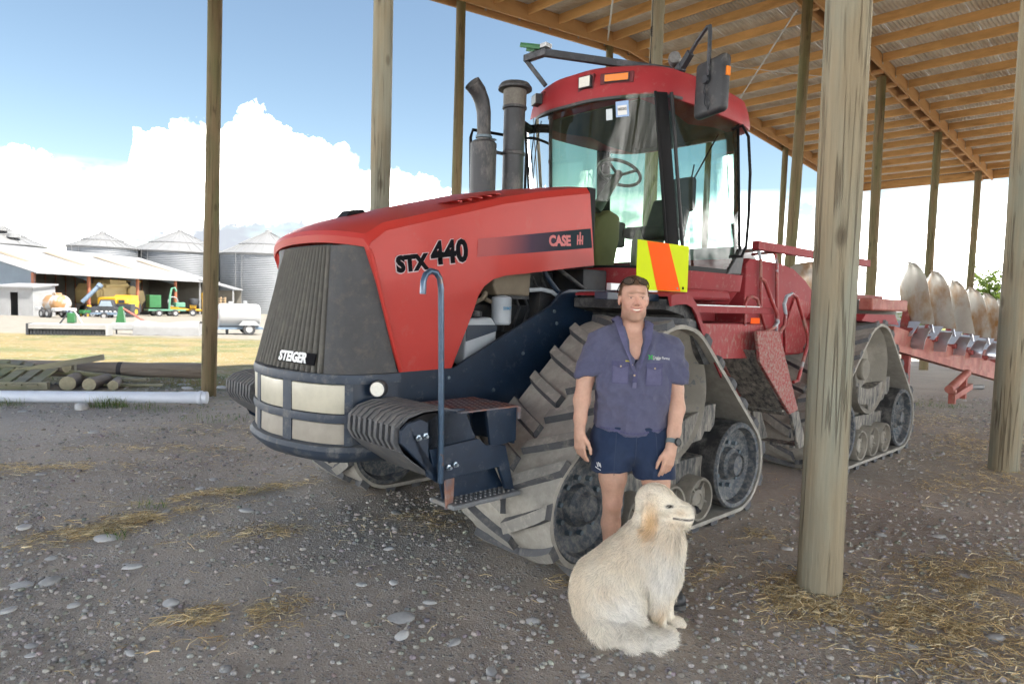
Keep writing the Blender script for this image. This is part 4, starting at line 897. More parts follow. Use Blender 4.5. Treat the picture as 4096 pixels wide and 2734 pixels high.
MB().lathe([(.10, 3.565), (.155, 3.57), (.155, 3.59), (.13, 3.625), (.05, 3.645), (0, 3.645)], 28, TR(-.21, -.50, 0)).build('intake_cap', black_pl, TRAC)
MB().lathe([(.100, 2.98), (.106, 2.985), (.106, 3.01), (.100, 3.015)], 28, TR(-.21, -.50, 0)).box(-.06, .06, -.575, -.545, -.012, .012, M=TR(-.07, 0, 2.995)).build('stack_bracket', stack_m, TRAC)
MB().tube([(.12, -.70, 2.60), (.12, -.72, 3.12), (.08, -.74, 3.20), (-.30, -.76, 3.23), (-.62, -.74, 3.25)], .014, 8).build('stack_brace', black_tr, TRAC)
MB().tube([(-.31, -.52, 3.30), (-.62, -.66, 3.30)], .04, 10).build('intake_duct', black_tr, TRAC)
# roof bracket with receiver mount, aerial, mirror
bx_m = material('bracket_black', (.022, .026, .034), .5, var=.3, vscale=10, dust=.4, dcol=(.15, .15, .16))
def bar(p0, p1, w, h, name, mat, parent=TRAC):
    p0, p1 = Vector(p0), Vector(p1); d = (p1-p0); L_ = d.length; d.normalize(); side = d.cross(Vector((0, 0, 1))).normalized(); up = side.cross(d)
    Mx = Matrix(((d.x, side.x, up.x, p0.x), (d.y, side.y, up.y, p0.y), (d.z, side.z, up.z, p0.z), (0, 0, 0, 1)))
    return MB().box(0, L_, -w/2, w/2, -h/2, h/2, M=Mx).build(name, mat, parent, smooth=0, bevel=.004)
gpsA, gpsB, gpsC = (-.30, -.47, 3.865), (-.30, -.225, 3.86), (-1.03, .43, 3.745)
bar((-.30, -.47, 3.865), (-.305, -.20, 3.865), .06, .06, 'roof_bracket', bx_m); bar(gpsB, (-1.15, .54, 3.74), .05, .062, 'roof_bracket', bx_m); bar((-.30, -.46, 3.85), (-.37, -.27, 3.60), .03, .04, 'roof_bracket', bx_m); bar((-1.15, .54, 3.74), (-1.25, .62, 3.66), .05, .05, 'roof_bracket', bx_m)
gr_ = MB().box(-.08, .08, -.10, .10, .05, .062).box(-.08, -.065, -.10, .10, .02, .05).box(.065, .08, -.10, .10, .02, .05).box(-.06, .06, -.03, .03, 0, .05).build('receiver_mount', material('green_paint', (.03, .14, .05), .5, var=.3), TRAC, loc=(-.30, -.38, 3.90), rot=(R(-12), R(6), .4), smooth=0, bevel=.004)
MB().box(-.345, -.265, -.25, -.18, 3.90, 3.935).build('receiver_clip', galv, TRAC, smooth=0)
MB().lathe([(.022, 0), (.016, .03), (.010, .035), (.006, .06)], 12, TR(-1.04, .38, 3.78)).tube([(-1.04, .38, 3.83), (-1.045, .38, 4.05), (-1.05, .38, 4.9)], [.005, .004, .0025], 6).build('aerial', black_tr, TRAC)
MB().tube([(-.02+.0, 0, 0)]*1+[(.011*math.cos(a*2.5), .011*math.sin(a*2.5), .0+a*.006) for a in np.arange(0, 14, .5)], .003, 6).build('aerial_spring', black_tr, TRAC, loc=(-1.045, .38, 4.06))
mb0 = bar((-1.00, .60, 3.565), (-.92, .80, 3.66), .06, .075, 'mirror_bracket', bx_m); bar((-.93, .78, 3.65), (-.88, .90, 3.74), .05, .06, 'mirror_bracket', bx_m)
MB().tube([(-.89, .88, 3.73), (-.80, 1.02, 3.79), (-.73, 1.14, 3.835), (-.715, 1.17, 3.83), (-.715, 1.175, 3.78), (-.715, 1.175, 3.45)], .0165, 10).build('mirror_arm', bx_m, TRAC)
mir = MB().box(-.045, .045, -.165, .165, -.225, .225).build('mirror', black_pl, TRAC, loc=(-.76, 1.185, 3.37), rot=(R(2), R(-3), R(-16)), smooth=40, bevel=.042, seg=4)
MB().lathe([(.0, .03), (.03, .03), (.036, .02), (.036, 0)], 16, Matrix.Rotation(R(90), 4, 'Y')).build('mirror_pivot', bx_m, mir, loc=(.045, -.01, .05))
MB().box(-.02, .02, .160, .172, .04, .11).build('mirror_reflector', amber_m, mir, smooth=0)
MB().tube([(.055, -.01, .04), (.075, -.01, -.06), (.06, .05, -.14), (.055, .03, -.20), (.06, -.01, -.14), (.055, -.01, -.03)], .004, 6).build('mirror_cable', bx_m, mir)
MB().lathe([(.0, .075), (.05, .07), (.056, .02), (.05, -.03), (.03, -.04)], 16, TR(-.95, .70, 3.74) @ rotM((.8, .5, .1))).build('mirror_motor', material('motor_grey', (.16, .16, .16), .6, var=.5, vscale=30), TRAC)

# --- deck, steps and ladder to the cab
MB().box(-1.78, -.34, 1.02, 1.325, 1.600, 1.655).build('deck', red_dull, TRAC, smooth=0, bevel=.004)
MB().box(-1.50, -.36, 1.04, 1.31, 1.655, 1.664).build('deck_grip', galv, TRAC, smooth=0)
MB().prism([(-.52, 1.46), (-.78, 1.235), (-1.58, 1.215), (-1.68, 1.50), (-.55, 1.52)], 'y', 1.27, 1.30).build('step_panel', red_mud, TRAC, smooth=0, bevel=.004)
MB().prism([(-.55, 1.52), (-.78, 1.24), (-1.58, 1.22), (-1.6, 1.52)], 'y', .70, 1.27).build('step_box', red_dull, TRAC, smooth=0, bevel=.01)
MB().box(-1.50, -1.34, 1.302, 1.304, 1.515, 1.565).build('warning_label', hv_o, TRAC, smooth=0)
def stringer(y0, y1, mt): return MB().prism([(-1.24, 1.47), (-1.60, 1.47), (-1.72, 1.36), (-2.06, .74), (-1.70, .72), (-1.13, 1.22)], 'y', y0, y1).build('ladder_stringer', mt, TRAC, smooth=0, bevel=.006)
mud_red = material('mud_spattered_red', (.28, .025, .028), .65, var=.2, vscale=5, dust=.85, dcol=(.30, .265, .225), dscale=40, bump=.4, bscale=40)
# the ladder: two broad sloping side plates joined by a front plate and treads
LX = [(-1.30, 1.46), (-1.58, 1.46), (-2.16, .44), (-2.04, .30), (-1.86, .44)]
MB().prism([(-1.22, 1.46), (-1.62, 1.46), (-2.08, .73), (-1.92, .70), (-1.30, 1.20)], 'y', 1.395, 1.425).build('ladder_stringer', mud_red, TRAC, smooth=0, bevel=.005)
MB().prism([(-1.22, 1.46), (-1.62, 1.46), (-2.08, .73), (-1.92, .70), (-1.30, 1.20)], 'y', 1.02, 1.05).build('ladder_stringer', mud_red, TRAC, smooth=0, bevel=.005)
MB().add([(-1.235, 1.05, 1.30), (-1.235, 1.395, 1.30), (-1.86, 1.395, .70), (-1.86, 1.05, .70), (-1.26, 1.05, 1.28), (-1.26, 1.395, 1.28), (-1.88, 1.395, .69), (-1.88, 1.05, .69)], [(0, 1, 2, 3), (4, 7, 6, 5), (0, 4, 5, 1), (2, 6, 7, 3)]).build('ladder_back', mud_m, TRAC, smooth=0)
for y0, y1 in ((1.395, 1.425), (1.02, 1.05)): MB().prism([(-1.93, .72), (-2.09, .72), (-2.30, .37), (-2.14, .36)], 'y', y0, y1).build('ladder_lower_arm', mud_m, TRAC, smooth=0, bevel=.005)
for x0, x1, z in ((-2.28, -2.10, .375), (-2.02, -1.82, .74), (-1.82, -1.62, 1.02), (-1.62, -1.42, 1.28)): MB().box(x0, x1, 1.05, 1.395, z-.012, z+.012).build('ladder_tread', mud_m, TRAC, smooth=0, bevel=.003)
rail_m = material('red_rail', (.27, .025, .025), .45, var=.3, vscale=14, col2=(.32, .36, .40), c2scale=3, c2lo=.56, c2hi=.60, dust=.4)
MB().tube([(-1.40, 1.34, 1.90), (-1.46, 1.35, 1.88), (-1.60, 1.35, 1.72), (-1.70, 1.36, 1.60), (-1.70, 1.37, 1.53), (-1.62, 1.38, 1.49), (-1.30, 1.38, 1.40)], .017, 10).build('hand_rail', rail_m, TRAC)
MB().tube([(-1.66, 1.40, 1.42), (-1.76, 1.40, 1.50), (-1.78, 1.40, 1.60), (-1.74, 1.40, 1.69), (-1.78, 1.40, 1.76), (-1.88, 1.40, 1.785), (-1.98, 1.40, 1.76), (-2.10, 1.41, 1.58), (-2.22, 1.42, 1.40), (-2.22, 1.42, 1.33), (-2.05, 1.42, 1.00), (-1.98, 1.41, .99)], .016, 10).build('hand_rail', rail_m, TRAC)
MB().tube([(-1.25, 1.30, 1.50), (-1.235, 1.30, 1.68), (-1.28, 1.30, 1.735), (-1.36, 1.30, 1.745), (-1.44, 1.30, 1.725), (-1.50, 1.30, 1.64), (-1.62, 1.30, 1.46)], .014, 10).build('hand_rail', rail_m, TRAC)
for x in (-2.22, -2.56): MB().tube([(x-.10, .60, 2.215), (x-.02, .86, 2.22), (x, .90, 2.20), (x-.02, .91, 2.12), (x-.08, .91, 1.62), (x-.10, .91, 1.3)], .016, 10).build('hand_rail', rail_m, TRAC)
# rear body: tank panels, crossbar
rb = MB().prism([(-2.02, 1.20), (-2.02, 2.08), (-2.10, 2.13), (-2.75, 2.12), (-3.05, 2.08), (-3.35, 1.97), (-3.70, 1.78), (-4.35, 1.55), (-4.5, 1.16), (-2.9, 1.16)], 'y', -.86, .88).build('fuel_tank', red_dull, TRAC, smooth=30, bevel=.02)
MB().prism([(-2.9, 1.19), (-2.86, 1.45), (-3.06, 1.78), (-4.30, 1.60), (-4.45, 1.14)], 'y', .882, .905).build('tank_mud_flap', red_mud, TRAC, smooth=0, bevel=.004)
MB().box(-5.10, -2.15, .86, .93, 2.215, 2.30).build('tank_rail', red_dull, TRAC, smooth=0, bevel=.004)
MB().box(-2.16, -2.06, .78, .84, 1.55, 2.08).build('cab_rear_post', galv, TRAC, smooth=0, bevel=.006)
MB().prism([(-2.55, 2.12), (-2.62, 2.30), (-2.85, 2.30), (-3.0, 2.12)], 'y', -.2, .5).build('tank_cover', galv, TRAC, smooth=0)
MB().cyl((-2.15, 0, .45), (-2.15, 0, 1.25), .16, .16, 20).box(-2.6, -1.7, -.3, .3, .5, .62).build('articulation_joint', red_dull, TRAC)
for s in (1, -1): MB().prism([(-3.35, 1.55), (-3.45, 1.62), (-4.35, 1.62), (-4.5, 1.5)], 'y', s*.62, s*1.48).build('fender', red_dull, TRAC, smooth=0)
# hitch arms between tractor and plough
for y in (-.45, .45): MB().tube([(-4.9, y, .75), (-5.6, y*.9, .80), (-6.1, y*.85, .95)], .05, 10).build('hitch_arm', red_dull, TRAC)
MB().tube([(-5.0, 0, 1.35), (-5.9, 0, 1.5)], .04, 10).build('top_link', red_dull, TRAC)
# ---------------------------------------------------------------- implicit-surface helper for the man and the dog
class Field:
    def __init__(s, xs, ys, zs):
        s.x, s.y, s.z = [np.asarray(a, np.float32) for a in (xs, ys, zs)]; s.f = np.full((len(xs), len(ys), len(zs)), .5, np.float32)
    def _blk(s, lo, hi):
        r = []
        for c, a, b in zip((s.x, s.y, s.z), lo, hi): r.append(slice(max(0, int(np.searchsorted(c, a))-1), min(len(c), int(np.searchsorted(c, b))+1)))
        sl = tuple(r); return sl, s.x[sl[0]][:, None, None], s.y[sl[1]][None, :, None], s.z[sl[2]][None, None, :]
    def _put(s, sl, d, k, sub=False):
        a = s.f[sl]
        if sub:
            d = -d; h = np.clip(.5+.5*(a-d)/-k if False else .5-.5*(d-a)/k*-1, 0, 1); h = np.clip(.5+.5*(d-a)/k, 0, 1); s.f[sl] = a*(1-h)+d*h+k*h*(1-h)
        else:
            h = np.clip(.5+.5*(a-d)/k, 0, 1); s.f[sl] = a*(1-h)+d*h-k*h*(1-h)
    def cap(s, p, q, r0, r1, k=.02, sub=False, sq=(1, 1, 1)):
        """tapered capsule; sq squashes space so the section can be oval"""
        p, q = np.array(p, float), np.array(q, float); m = max(r0, r1)/min(sq)+k+.012; lo, hi = np.minimum(p, q)-m, np.maximum(p, q)+m
        sl, X, Y, Z = s._blk(lo, hi); sx_, sy_, sz_ = sq; d = (q-p)*np.array(sq); L2 = max(1e-9, float(d@d))
        ax, ay, az_ = (X-p[0])*sx_, (Y-p[1])*sy_, (Z-p[2])*sz_; t = np.clip((ax*d[0]+ay*d[1]+az_*d[2])/L2, 0, 1)
        dist = np.sqrt((ax-d[0]*t)**2+(ay-d[1]*t)**2+(az_-d[2]*t)**2)-(r0+(r1-r0)*t)
        s._put(sl, (dist/max(sq)).astype(np.float32) if max(sq) > 1 else dist.astype(np.float32), k, sub); return s
    def ell(s, c, r, k=.02, sub=False, rz=0, ry=0):
        m = max(r)+k+.012; c = np.array(c, float); sl, X, Y, Z = s._blk(c-m, c+m); X, Y, Z = X-c[0], Y-c[1], Z-c[2]
        if rz: X, Y = X*math.cos(rz)+Y*math.sin(rz), -X*math.sin(rz)+Y*math.cos(rz)
        if ry: X, Z = X*math.cos(ry)-Z*math.sin(ry), X*math.sin(ry)+Z*math.cos(ry)
        k0 = np.sqrt((X/r[0])**2+(Y/r[1])**2+(Z/r[2])**2); k1 = np.sqrt((X/r[0]**2)**2+(Y/r[1]**2)**2+(Z/r[2]**2)**2)
        s._put(sl, (k0*(k0-1)/np.maximum(k1, 1e-6)).astype(np.float32), k, sub); return s
    def chain(s, pts, k=.02, sq=(1, 1, 1)):
        for (p, r), (q, r2) in zip(pts, pts[1:]): s.cap(p, q, r, r2, k, sq=sq)
        return s
    def clip(s, fn):       # keep where fn(X,Y,Z) < 0
        s.f = np.maximum(s.f, fn(s.x[:, None, None], s.y[None, :, None], s.z[None, None, :]).astype(np.float32)); return s
    def mesh(s, name, smooth_it=1):
        f = s.f; ins_ = f < 0; nx, ny, nz_ = f.shape
        c = np.zeros((nx-1, ny-1, nz_-1), np.int8)
        for i in (0, 1):
            for j in (0, 1):
                for k in (0, 1): c += ins_[i:nx-1+i, j:ny-1+j, k:nz_-1+k]
        act = np.argwhere((c > 0) & (c < 8)); idm = np.full(c.shape, -1, np.int32); idm[tuple(act.T)] = np.arange(len(act))
        I, J, K = act.T; acc = np.zeros((len(act), 3)); cnt = np.zeros(len(act)); cs = (s.x, s.y, s.z)
        corner = [(i, j, k) for i in (0, 1) for j in (0, 1) for k in (0, 1)]
        for a in corner:
            for ax in range(3):
                if a[ax]: continue
                b = list(a); b[ax] = 1; f0 = f[I+a[0], J+a[1], K+a[2]]; f1 = f[I+b[0], J+b[1], K+b[2]]; mk = (f0 < 0) != (f1 < 0)
                t = np.where(mk, f0/np.where(mk, f0-f1, 1), 0)
                P = []
                for d, idx in enumerate((I, J, K)):
                    c0 = cs[d][idx+a[d]]; c1 = cs[d][idx+b[d]]; P.append(c0+(c1-c0)*t)
                acc += np.stack(P, 1)*mk[:, None]; cnt += mk
        V = acc/np.maximum(cnt, 1)[:, None]; faces = []
        def quads(ax):
            sl0 = [slice(None)]*3; sl1 = [slice(None)]*3; sl0[ax] = slice(0, -1); sl1[ax] = slice(1, None)
            e = ins_[tuple(sl0)] != ins_[tuple(sl1)]; o1, o2 = [(1, 2), (2, 0), (0, 1)][ax]
            w = np.argwhere(e); ok = (w[:, o1] > 0) & (w[:, o2] > 0) & (w[:, o1] < f.shape[o1]-1) & (w[:, o2] < f.shape[o2]-1); w = w[ok]
            def cell(d1, d2): q = w.copy(); q[:, o1] -= d1; q[:, o2] -= d2; return idm[tuple(q.T)]
            Q = np.stack([cell(1, 1), cell(0, 1), cell(0, 0), cell(1, 0)], 1); st = ins_[tuple(w.T)]; Q[~st] = Q[~st][:, ::-1]; return Q
        F_ = np.concatenate([quads(0), quads(1), quads(2)])
        me = bpy.data.meshes.new(name); me.from_pydata(V.tolist(), [], F_.tolist())
        if smooth_it:
            bm = bmesh.new(); bm.from_mesh(me)
            for _ in range(smooth_it): bmesh.ops.smooth_vert(bm, verts=bm.verts, factor=.5, use_axis_x=True, use_axis_y=True, use_axis_z=True)
            bm.to_mesh(me); bm.free()
        me.shade_smooth(); return me
def co_no(me):
    n = len(me.vertices); co = np.empty(n*3, np.float32); no = np.empty(n*3, np.float32); me.vertices.foreach_get('co', co); me.vertex_normals.foreach_get('vector', no); return co.reshape(-1, 3), no.reshape(-1, 3)
def set_cols(me, cols, name='Col'):
    a = me.color_attributes.new(name, 'FLOAT_COLOR', 'POINT'); c = np.ones((len(me.vertices), 4), np.float32); c[:, :3] = cols; a.data.foreach_set('color', c.ravel())
def vnoise(P, sc, seed=0): return np.array([mnoise.noise(Vector((p[0]*sc[0]+seed, p[1]*sc[1]+seed*.7, p[2]*sc[2]-seed))) for p in P])
def displace(me, fn):
    co, no = co_no(me); co = co+no*fn(co)[:, None]; me.vertices.foreach_set('co', co.astype(np.float32).ravel()); me.update()
def strands(name, me, count, keep, direction, length, width, colour, seed=0, segs=3, lift=.35, jit=.25, offs=0.0):
    """thin tapering hair ribbons rooted on a mesh; the ribbons carry the surface normal so that they shade as a coat"""
    rg = np.random.default_rng(seed); me.calc_loop_triangles(); tv = np.empty(len(me.loop_triangles)*3, np.int32); me.loop_triangles.foreach_get('vertices', tv); tv = tv.reshape(-1, 3); co, no = co_no(me)
    a, b, c = co[tv[:, 0]], co[tv[:, 1]], co[tv[:, 2]]; cen = (a+b+c)/3; wt = np.linalg.norm(np.cross(b-a, c-a), axis=1)*keep(cen); pick = rg.choice(len(tv), count, p=wt/wt.sum())
    u, v = rg.random(count), rg.random(count); fl = u+v > 1; u[fl], v[fl] = 1-u[fl], 1-v[fl]; w = 1-u-v
    P = a[pick]*w[:, None]+b[pick]*u[:, None]+c[pick]*v[:, None]; Nn = no[tv[pick, 0]]*w[:, None]+no[tv[pick, 1]]*u[:, None]+no[tv[pick, 2]]*v[:, None]; Nn /= np.linalg.norm(Nn, axis=1)[:, None]+1e-9
    D = direction(P, Nn); clump = np.stack([np.sin(P @ np.array(k_)*1.0) for k_ in ((61., 37, 43), (41., -67, 31), (-35., 47, 71))], 1)*.42
    D = D+clump+rg.normal(0, jit, D.shape); D -= Nn*np.sum(D*Nn, 1)[:, None]; D /= np.linalg.norm(D, axis=1)[:, None]+1e-9
    Ln = length(P)*(.7+.6*rg.random(count)); side = np.cross(Nn, D); side += Nn*rg.normal(0, .5, (count, 1)); side /= np.linalg.norm(side, axis=1)[:, None]
    col = colour(P)*(.82+.36*rg.random((count, 1))); vs_, cs_, ns_ = [], [], []; P = P+Nn*offs
    for i in range(segs+1):
        t = i/segs; q = P+Nn*(Ln*lift*(t-.55*t*t)*1.2)[:, None]+D*(Ln*t)[:, None]; ww = (width*(1-.85*t))
        vs_ += [q-side*ww, q+side*ww]; cs_ += [col*(.84+.22*t)]*2; ns_ += [Nn+side*-.35, Nn+side*.35]  # shade between strands put into the colour: darker roots, lighter tips
    Vt = np.stack(vs_, 1).reshape(-1, 3); C_ = np.stack(cs_, 1).reshape(-1, 3); NN = np.stack(ns_, 1).reshape(-1, 3); NN /= np.linalg.norm(NN, axis=1)[:, None]
    k = 2*(segs+1); base = (np.arange(count)*k)[:, None]; fc = np.concatenate([base+np.array([[2*i, 2*i+1, 2*i+3, 2*i+2]]) for i in range(segs)], 0)
    hm_ = bpy.data.meshes.new(name); nf = len(fc); hm_.vertices.add(len(Vt)); hm_.vertices.foreach_set('co', Vt.astype(np.float32).ravel()); hm_.loops.add(nf*4); hm_.loops.foreach_set('vertex_index', fc.astype(np.int32).ravel()); hm_.polygons.add(nf); hm_.polygons.foreach_set('loop_start', np.arange(0, nf*4, 4, dtype=np.int32)); hm_.update(calc_edges=True)
    hm_.shade_smooth(); set_cols(hm_, C_); return hm_

# ---------------------------------------------------------------- the man
MAN = empty('person', (.69, 3.75, 0)); tag(MAN, 'person in navy work shirt, navy shorts and black boots standing behind the dog', 'person')
def lin(a, b, st): return list(np.arange(a, b, st))
HX, HY, HZ = -.014, .0, 1.680
F = Field(lin(-.40, .38, .0042), lin(-.36, .30, .0042), lin(-.01, 1.40, .0052)+lin(1.40, 1.84, .0026))
# trunk and legs
F.ell((0, .02, 1.28), (.165, .105, .20), .03).ell((0, .02, 1.05), (.155, .10, .17), .04).ell((0, .03, .90), (.165, .11, .12), .04)
F.cap((-.13, .02, 1.43), (.14, .02, 1.40), .07, .07, .05)
F.chain([((-.095, .03, .86), .092), ((-.088, .04, .66), .076), ((-.082, .06, .50), .055)], .03).ell((-.082, .030, .505), (.040, .034, .048), .02).chain([((-.082, .065, .49), .053), ((-.078, .115, .36), .056), ((-.072, .145, .20), .040), ((-.070, .15, .07), .036)], .02)
F.chain([((.11, .02, .86), .092), ((.15, .0, .66), .076), ((.185, -.02, .50), .055)], .03).ell((.188, -.055, .505), (.040, .034, .048), .02).chain([((.187, -.015, .49), .053), ((.21, .015, .36), .056), ((.232, .02, .20), .040), ((.236, .01, .07), .036)], .02)
F.chain([((-.070, .16, .05), .038), ((-.092, .06, .045), .038), ((-.115, -.045, .035), .034)], .02).chain([((.237, .02, .05), .038), ((.248, -.09, .045), .040), ((.256, -.19, .035), .036)], .02)
# arms
F.chain([((-.180, .02, 1.43), .062), ((-.235, .03, 1.30), .055), ((-.268, .035, 1.20), .045)], .03).chain([((-.268, .035, 1.20), .047), ((-.285, .005, 1.10), .047), ((-.293, -.02, 1.00), .036), ((-.296, -.03, .935), .030)], .02, )
F.chain([((.190, .02, 1.39), .062), ((.232, .035, 1.27), .055), ((.250, .04, 1.17), .045)], .03).chain([((.250, .04, 1.17), .047), ((.248, -.01, 1.07), .047), ((.226, -.07, .95), .036), ((.205, -.105, .872), .030)], .02)
def hand(w, d, spread, palm_n, k=.008):
    """w wrist, d direction of the hand, spread across the knuckles (thumb side positive)"""
    w, d, sp, pn = [np.array(a, float) for a in (w, d, spread, palm_n)]
    F.cap(w, w+d*.035, .028, .030, .015)
    for t in (-.026, -.010, .008, .026): F.cap(w+d*.028+sp*t*.7, w+d*.092+sp*t, .0155, .0135, .014)
    for t, L1, L2, L3, cu in ((.027, .042, .026, .020, .25), (.009, .047, .030, .021, .32), (-.009, .044, .028, .020, .40), (-.026, .034, .021, .018, .48)):
        p0 = w+d*.095+sp*t; d1 = d*math.cos(cu)+pn*math.sin(cu); p1 = p0+d1*L1; d2 = d*math.cos(cu*2.2)+pn*math.sin(cu*2.2); p2 = p1+d2*L2; d3 = d*math.cos(cu*3)+pn*math.sin(cu*3); p3 = p2+d3*L3
        F.cap(p0, p1, .0102, .0094, .004).cap(p1, p2, .0094, .0086, .004).cap(p2, p3, .0086, .0072, .004)
    q0 = w+d*.030+sp*.026; q1 = q0+sp*.026+d*.036+pn*.006; q2 = q1+sp*.006+d*.036+pn*.012; q3 = q2-sp*.001+d*.026+pn*.006
    F.cap(q0, q1, .0165, .0125, .012).cap(q1, q2, .0118, .0102, .004).cap(q2, q3, .0100, .0078, .004)
nrm_ = lambda v: tuple(np.array(v, float)/np.linalg.norm(v))
hand((-.296, -.030, .930), nrm_((.05, -.10, -1)), nrm_((.72, -.69, .10)), nrm_((.69, .72, 0)))
hand((.205, -.107, .868), nrm_((-.20, -.12, -1)), nrm_((-.90, -.40, .2)), nrm_((-.15, .95, -.05)))
# neck and head
def HP(x, y, z): return (HX+x, HY+y, HZ+z)
F.cap((HX, .040, 1.44), HP(0, .034, -.05), .064, .060, .03).cap((-.10, .040, 1.44), HP(-.03, .038, -.15), .044, .034, .04).cap((.09, .040, 1.42), HP(.03, .038, -.15), .044, .034, .04)
F.ell(HP(0, .022, .034), (.077, .095, .088), .02).ell(HP(0, -.026, -.008), (.065, .072, .088), .03).ell(HP(0, -.030, -.076), (.056, .060, .050), .03).ell(HP(0, -.072, -.108), (.027, .024, .021), .025)
for s in (-1, 1):
    F.ell(HP(s*.041, -.060, -.026), (.024, .030, .022), .02).ell(HP(s*.047, -.016, -.078), (.014, .028, .030), .025).ell(HP(s*.078, .012, -.008), (.009, .020, .032), .006)
    F.ell(HP(s*.030, -.104, .006), (.017, .013, .0095), .014, sub=True).ell(HP(s*.030, -.0800, .005), (.0140, .0130, .0110), .006)
    F.cap(HP(s*.013, -.0985, .0245), HP(s*.046, -.0845, .0255), .0062, .0055, .018)
    F.cap(HP(s*.019, -.0930, .0112), HP(s*.041, -.0855, .0098), .0036, .0030, .006).cap(HP(s*.020, -.0925, -.0030), HP(s*.040, -.0860, -.0022), .0030, .0026, .007)
F.cap(HP(0, -.094, .018), HP(0, -.114, -.026), .0078, .0112, .013).ell(HP(.0115, -.104, -.031), (.0078, .0095, .0070), .007).ell(HP(-.0115, -.104, -.031), (.0078, .0095, .0070), .007)
for s in (-1, 1): F.ell(HP(s*.0062, -.1115, -.0385), (.0034, .0045, .0030), .003, sub=True)
# smile: carved mouth with thin lips round it
F.ell(HP(0, -.080, -.062), (.035, .019, .026), .025)
for s in (-1, 1): F.ell(HP(s*.036, -.068, -.050), (.012, .014, .014), .015)
def front_y(x, z):
    i, k = int(np.argmin(np.abs(F.x-x))), int(np.argmin(np.abs(F.z-z))); col_ = F.f[i, :, k]; j = int(np.argmax(col_ < 0)); f0, f1 = float(col_[j-1]), float(col_[j]); return float(F.y[j-1]+(F.y[j]-F.y[j-1])*f0/(f0-f1))
MOUTH = [(u*.0300, front_y(HX+u*.0300, HZ-.0635+.0085*u*u)-HY, -.0635+.0085*u*u) for u in np.linspace(-1, 1, 9)]
for p, q in zip(MOUTH, MOUTH[1:]):
    F.cap(HP(p[0], p[1]+.0012, p[2]+.0070), HP(q[0], q[1]+.0012, q[2]+.0070), .0034, .0034, .005).cap(HP(p[0]*.9, p[1]+.0008, p[2]-.0088), HP(q[0]*.9, q[1]+.0008, q[2]-.0088), .0044, .0044, .005)
mr_ = [.0016, .0034, .0046, .0054, .0058, .0054, .0046, .0034, .0016]
for p, q, r0, r1 in zip(MOUTH, MOUTH[1:], mr_, mr_[1:]): F.cap(HP(p[0], p[1]-.0010, p[2]), HP(q[0], q[1]-.0010, q[2]), r0, r1, .0015, sub=True)
body = F.mesh('body', 1)
co, no = co_no(body); H_ = co-np.array([HX, HY, HZ])
skin = np.tile(np.array([.57, .335, .245]), (len(co), 1))
arm_leg = (co[:, 2] < 1.3); skin[arm_leg] = (.55, .33, .24)
hd = co[:, 2] > 1.50
def blob(c, r): return np.exp(-(((H_-np.array(c))/np.array(r))**2).sum(1))
red_f = np.clip(.8*blob((0, -.115, -.025), (.02, .03, .03))+.55*blob((.045, -.07, -.03), (.03, .04, .028))+.55*blob((-.045, -.07, -.03), (.03, .04, .028))+.35*blob((.08, .01, 0), (.02, .03, .04))+.35*blob((-.08, .01, 0), (.02, .03, .04)), 0, 1)[:, None]
skin = skin*(1-red_f*.55)+np.array([.60, .25, .19])*red_f*.55
stub = np.clip(1.3*blob((0, -.085, -.105), (.06, .05, .035))+.9*blob((.05, -.03, -.09), (.03, .05, .04))+.9*blob((-.05, -.03, -.09), (.03, .05, .04))+.55*blob((0, -.105, -.050), (.028, .02, .009)), 0, 1)[:, None]*hd[:, None]
skin = skin*(1-.48*stub)+np.array([.20, .125, .085])*.48*stub
lipd = np.min([np.linalg.norm((H_-np.array((p[0]*.95, p[1]-.001, p[2]+dz)))*np.array([.5, 1, 1]), axis=1) for p in MOUTH for dz in (.0070, -.0088)], axis=0)
lp = np.clip(1-(lipd-.003)/.003, 0, 1)[:, None]*.65; skin = skin*(1-lp)+np.array([.42, .16, .135])*lp
brow = np.clip(1.3*np.max([blob((s*.030, -.093, .0265), (.016, .02, .0040)) for s in (-1, 1)], axis=0), 0, 1)[:, None]*.72; skin = skin*(1-brow)+np.array([.17, .10, .055])*brow
lash = np.clip(1.4*np.max([blob((s*.030, -.090, .0100), (.0125, .015, .0024)) for s in (-1, 1)], axis=0), 0, 1)[:, None]*.85; skin = skin*(1-lash)+np.array([.09, .05, .035])*lash
bag = np.max([blob((s*.031, -.088, -.0035), (.014, .015, .0032)) for s in (-1, 1)], axis=0)[:, None]*.35; skin = skin*(1-bag)+np.array([.27, .12, .085])*bag
crease = np.clip(sum(blob((s*(.020+.017*t), -.098+.020*t, -.030-.026*t), (.0034, .012, .0060)) for s in (-1, 1) for t in (0, .25, .5, .75, 1)), 0, 1)[:, None]*.42; skin = skin*(1-crease)+np.array([.24, .10, .075])*crease  # smile-fold shading painted into the skin colour
furrow = np.clip(sum(blob((0, -.095, z), (.035, .03, .0016)) for z in (.043, .051)), 0, 1)[:, None]*.22; skin = skin*(1-furrow)+np.array([.30, .14, .10])*furrow  # forehead lines: shade drawn in skin colour only, no relief
nost = np.clip(1.5*sum(blob((s*.0062, -.110, -.0375), (.0035, .006, .0032)) for s in (-1, 1)), 0, 1)[:, None]*.8; skin = skin*(1-nost)+np.array([.06, .025, .02])*nost
scalp = np.clip((H_[:, 2]-.060+.25*np.abs(H_[:, 0])*-1+np.clip(H_[:, 1]+.05, -.05, .2)*.55)/.012, 0, 1)
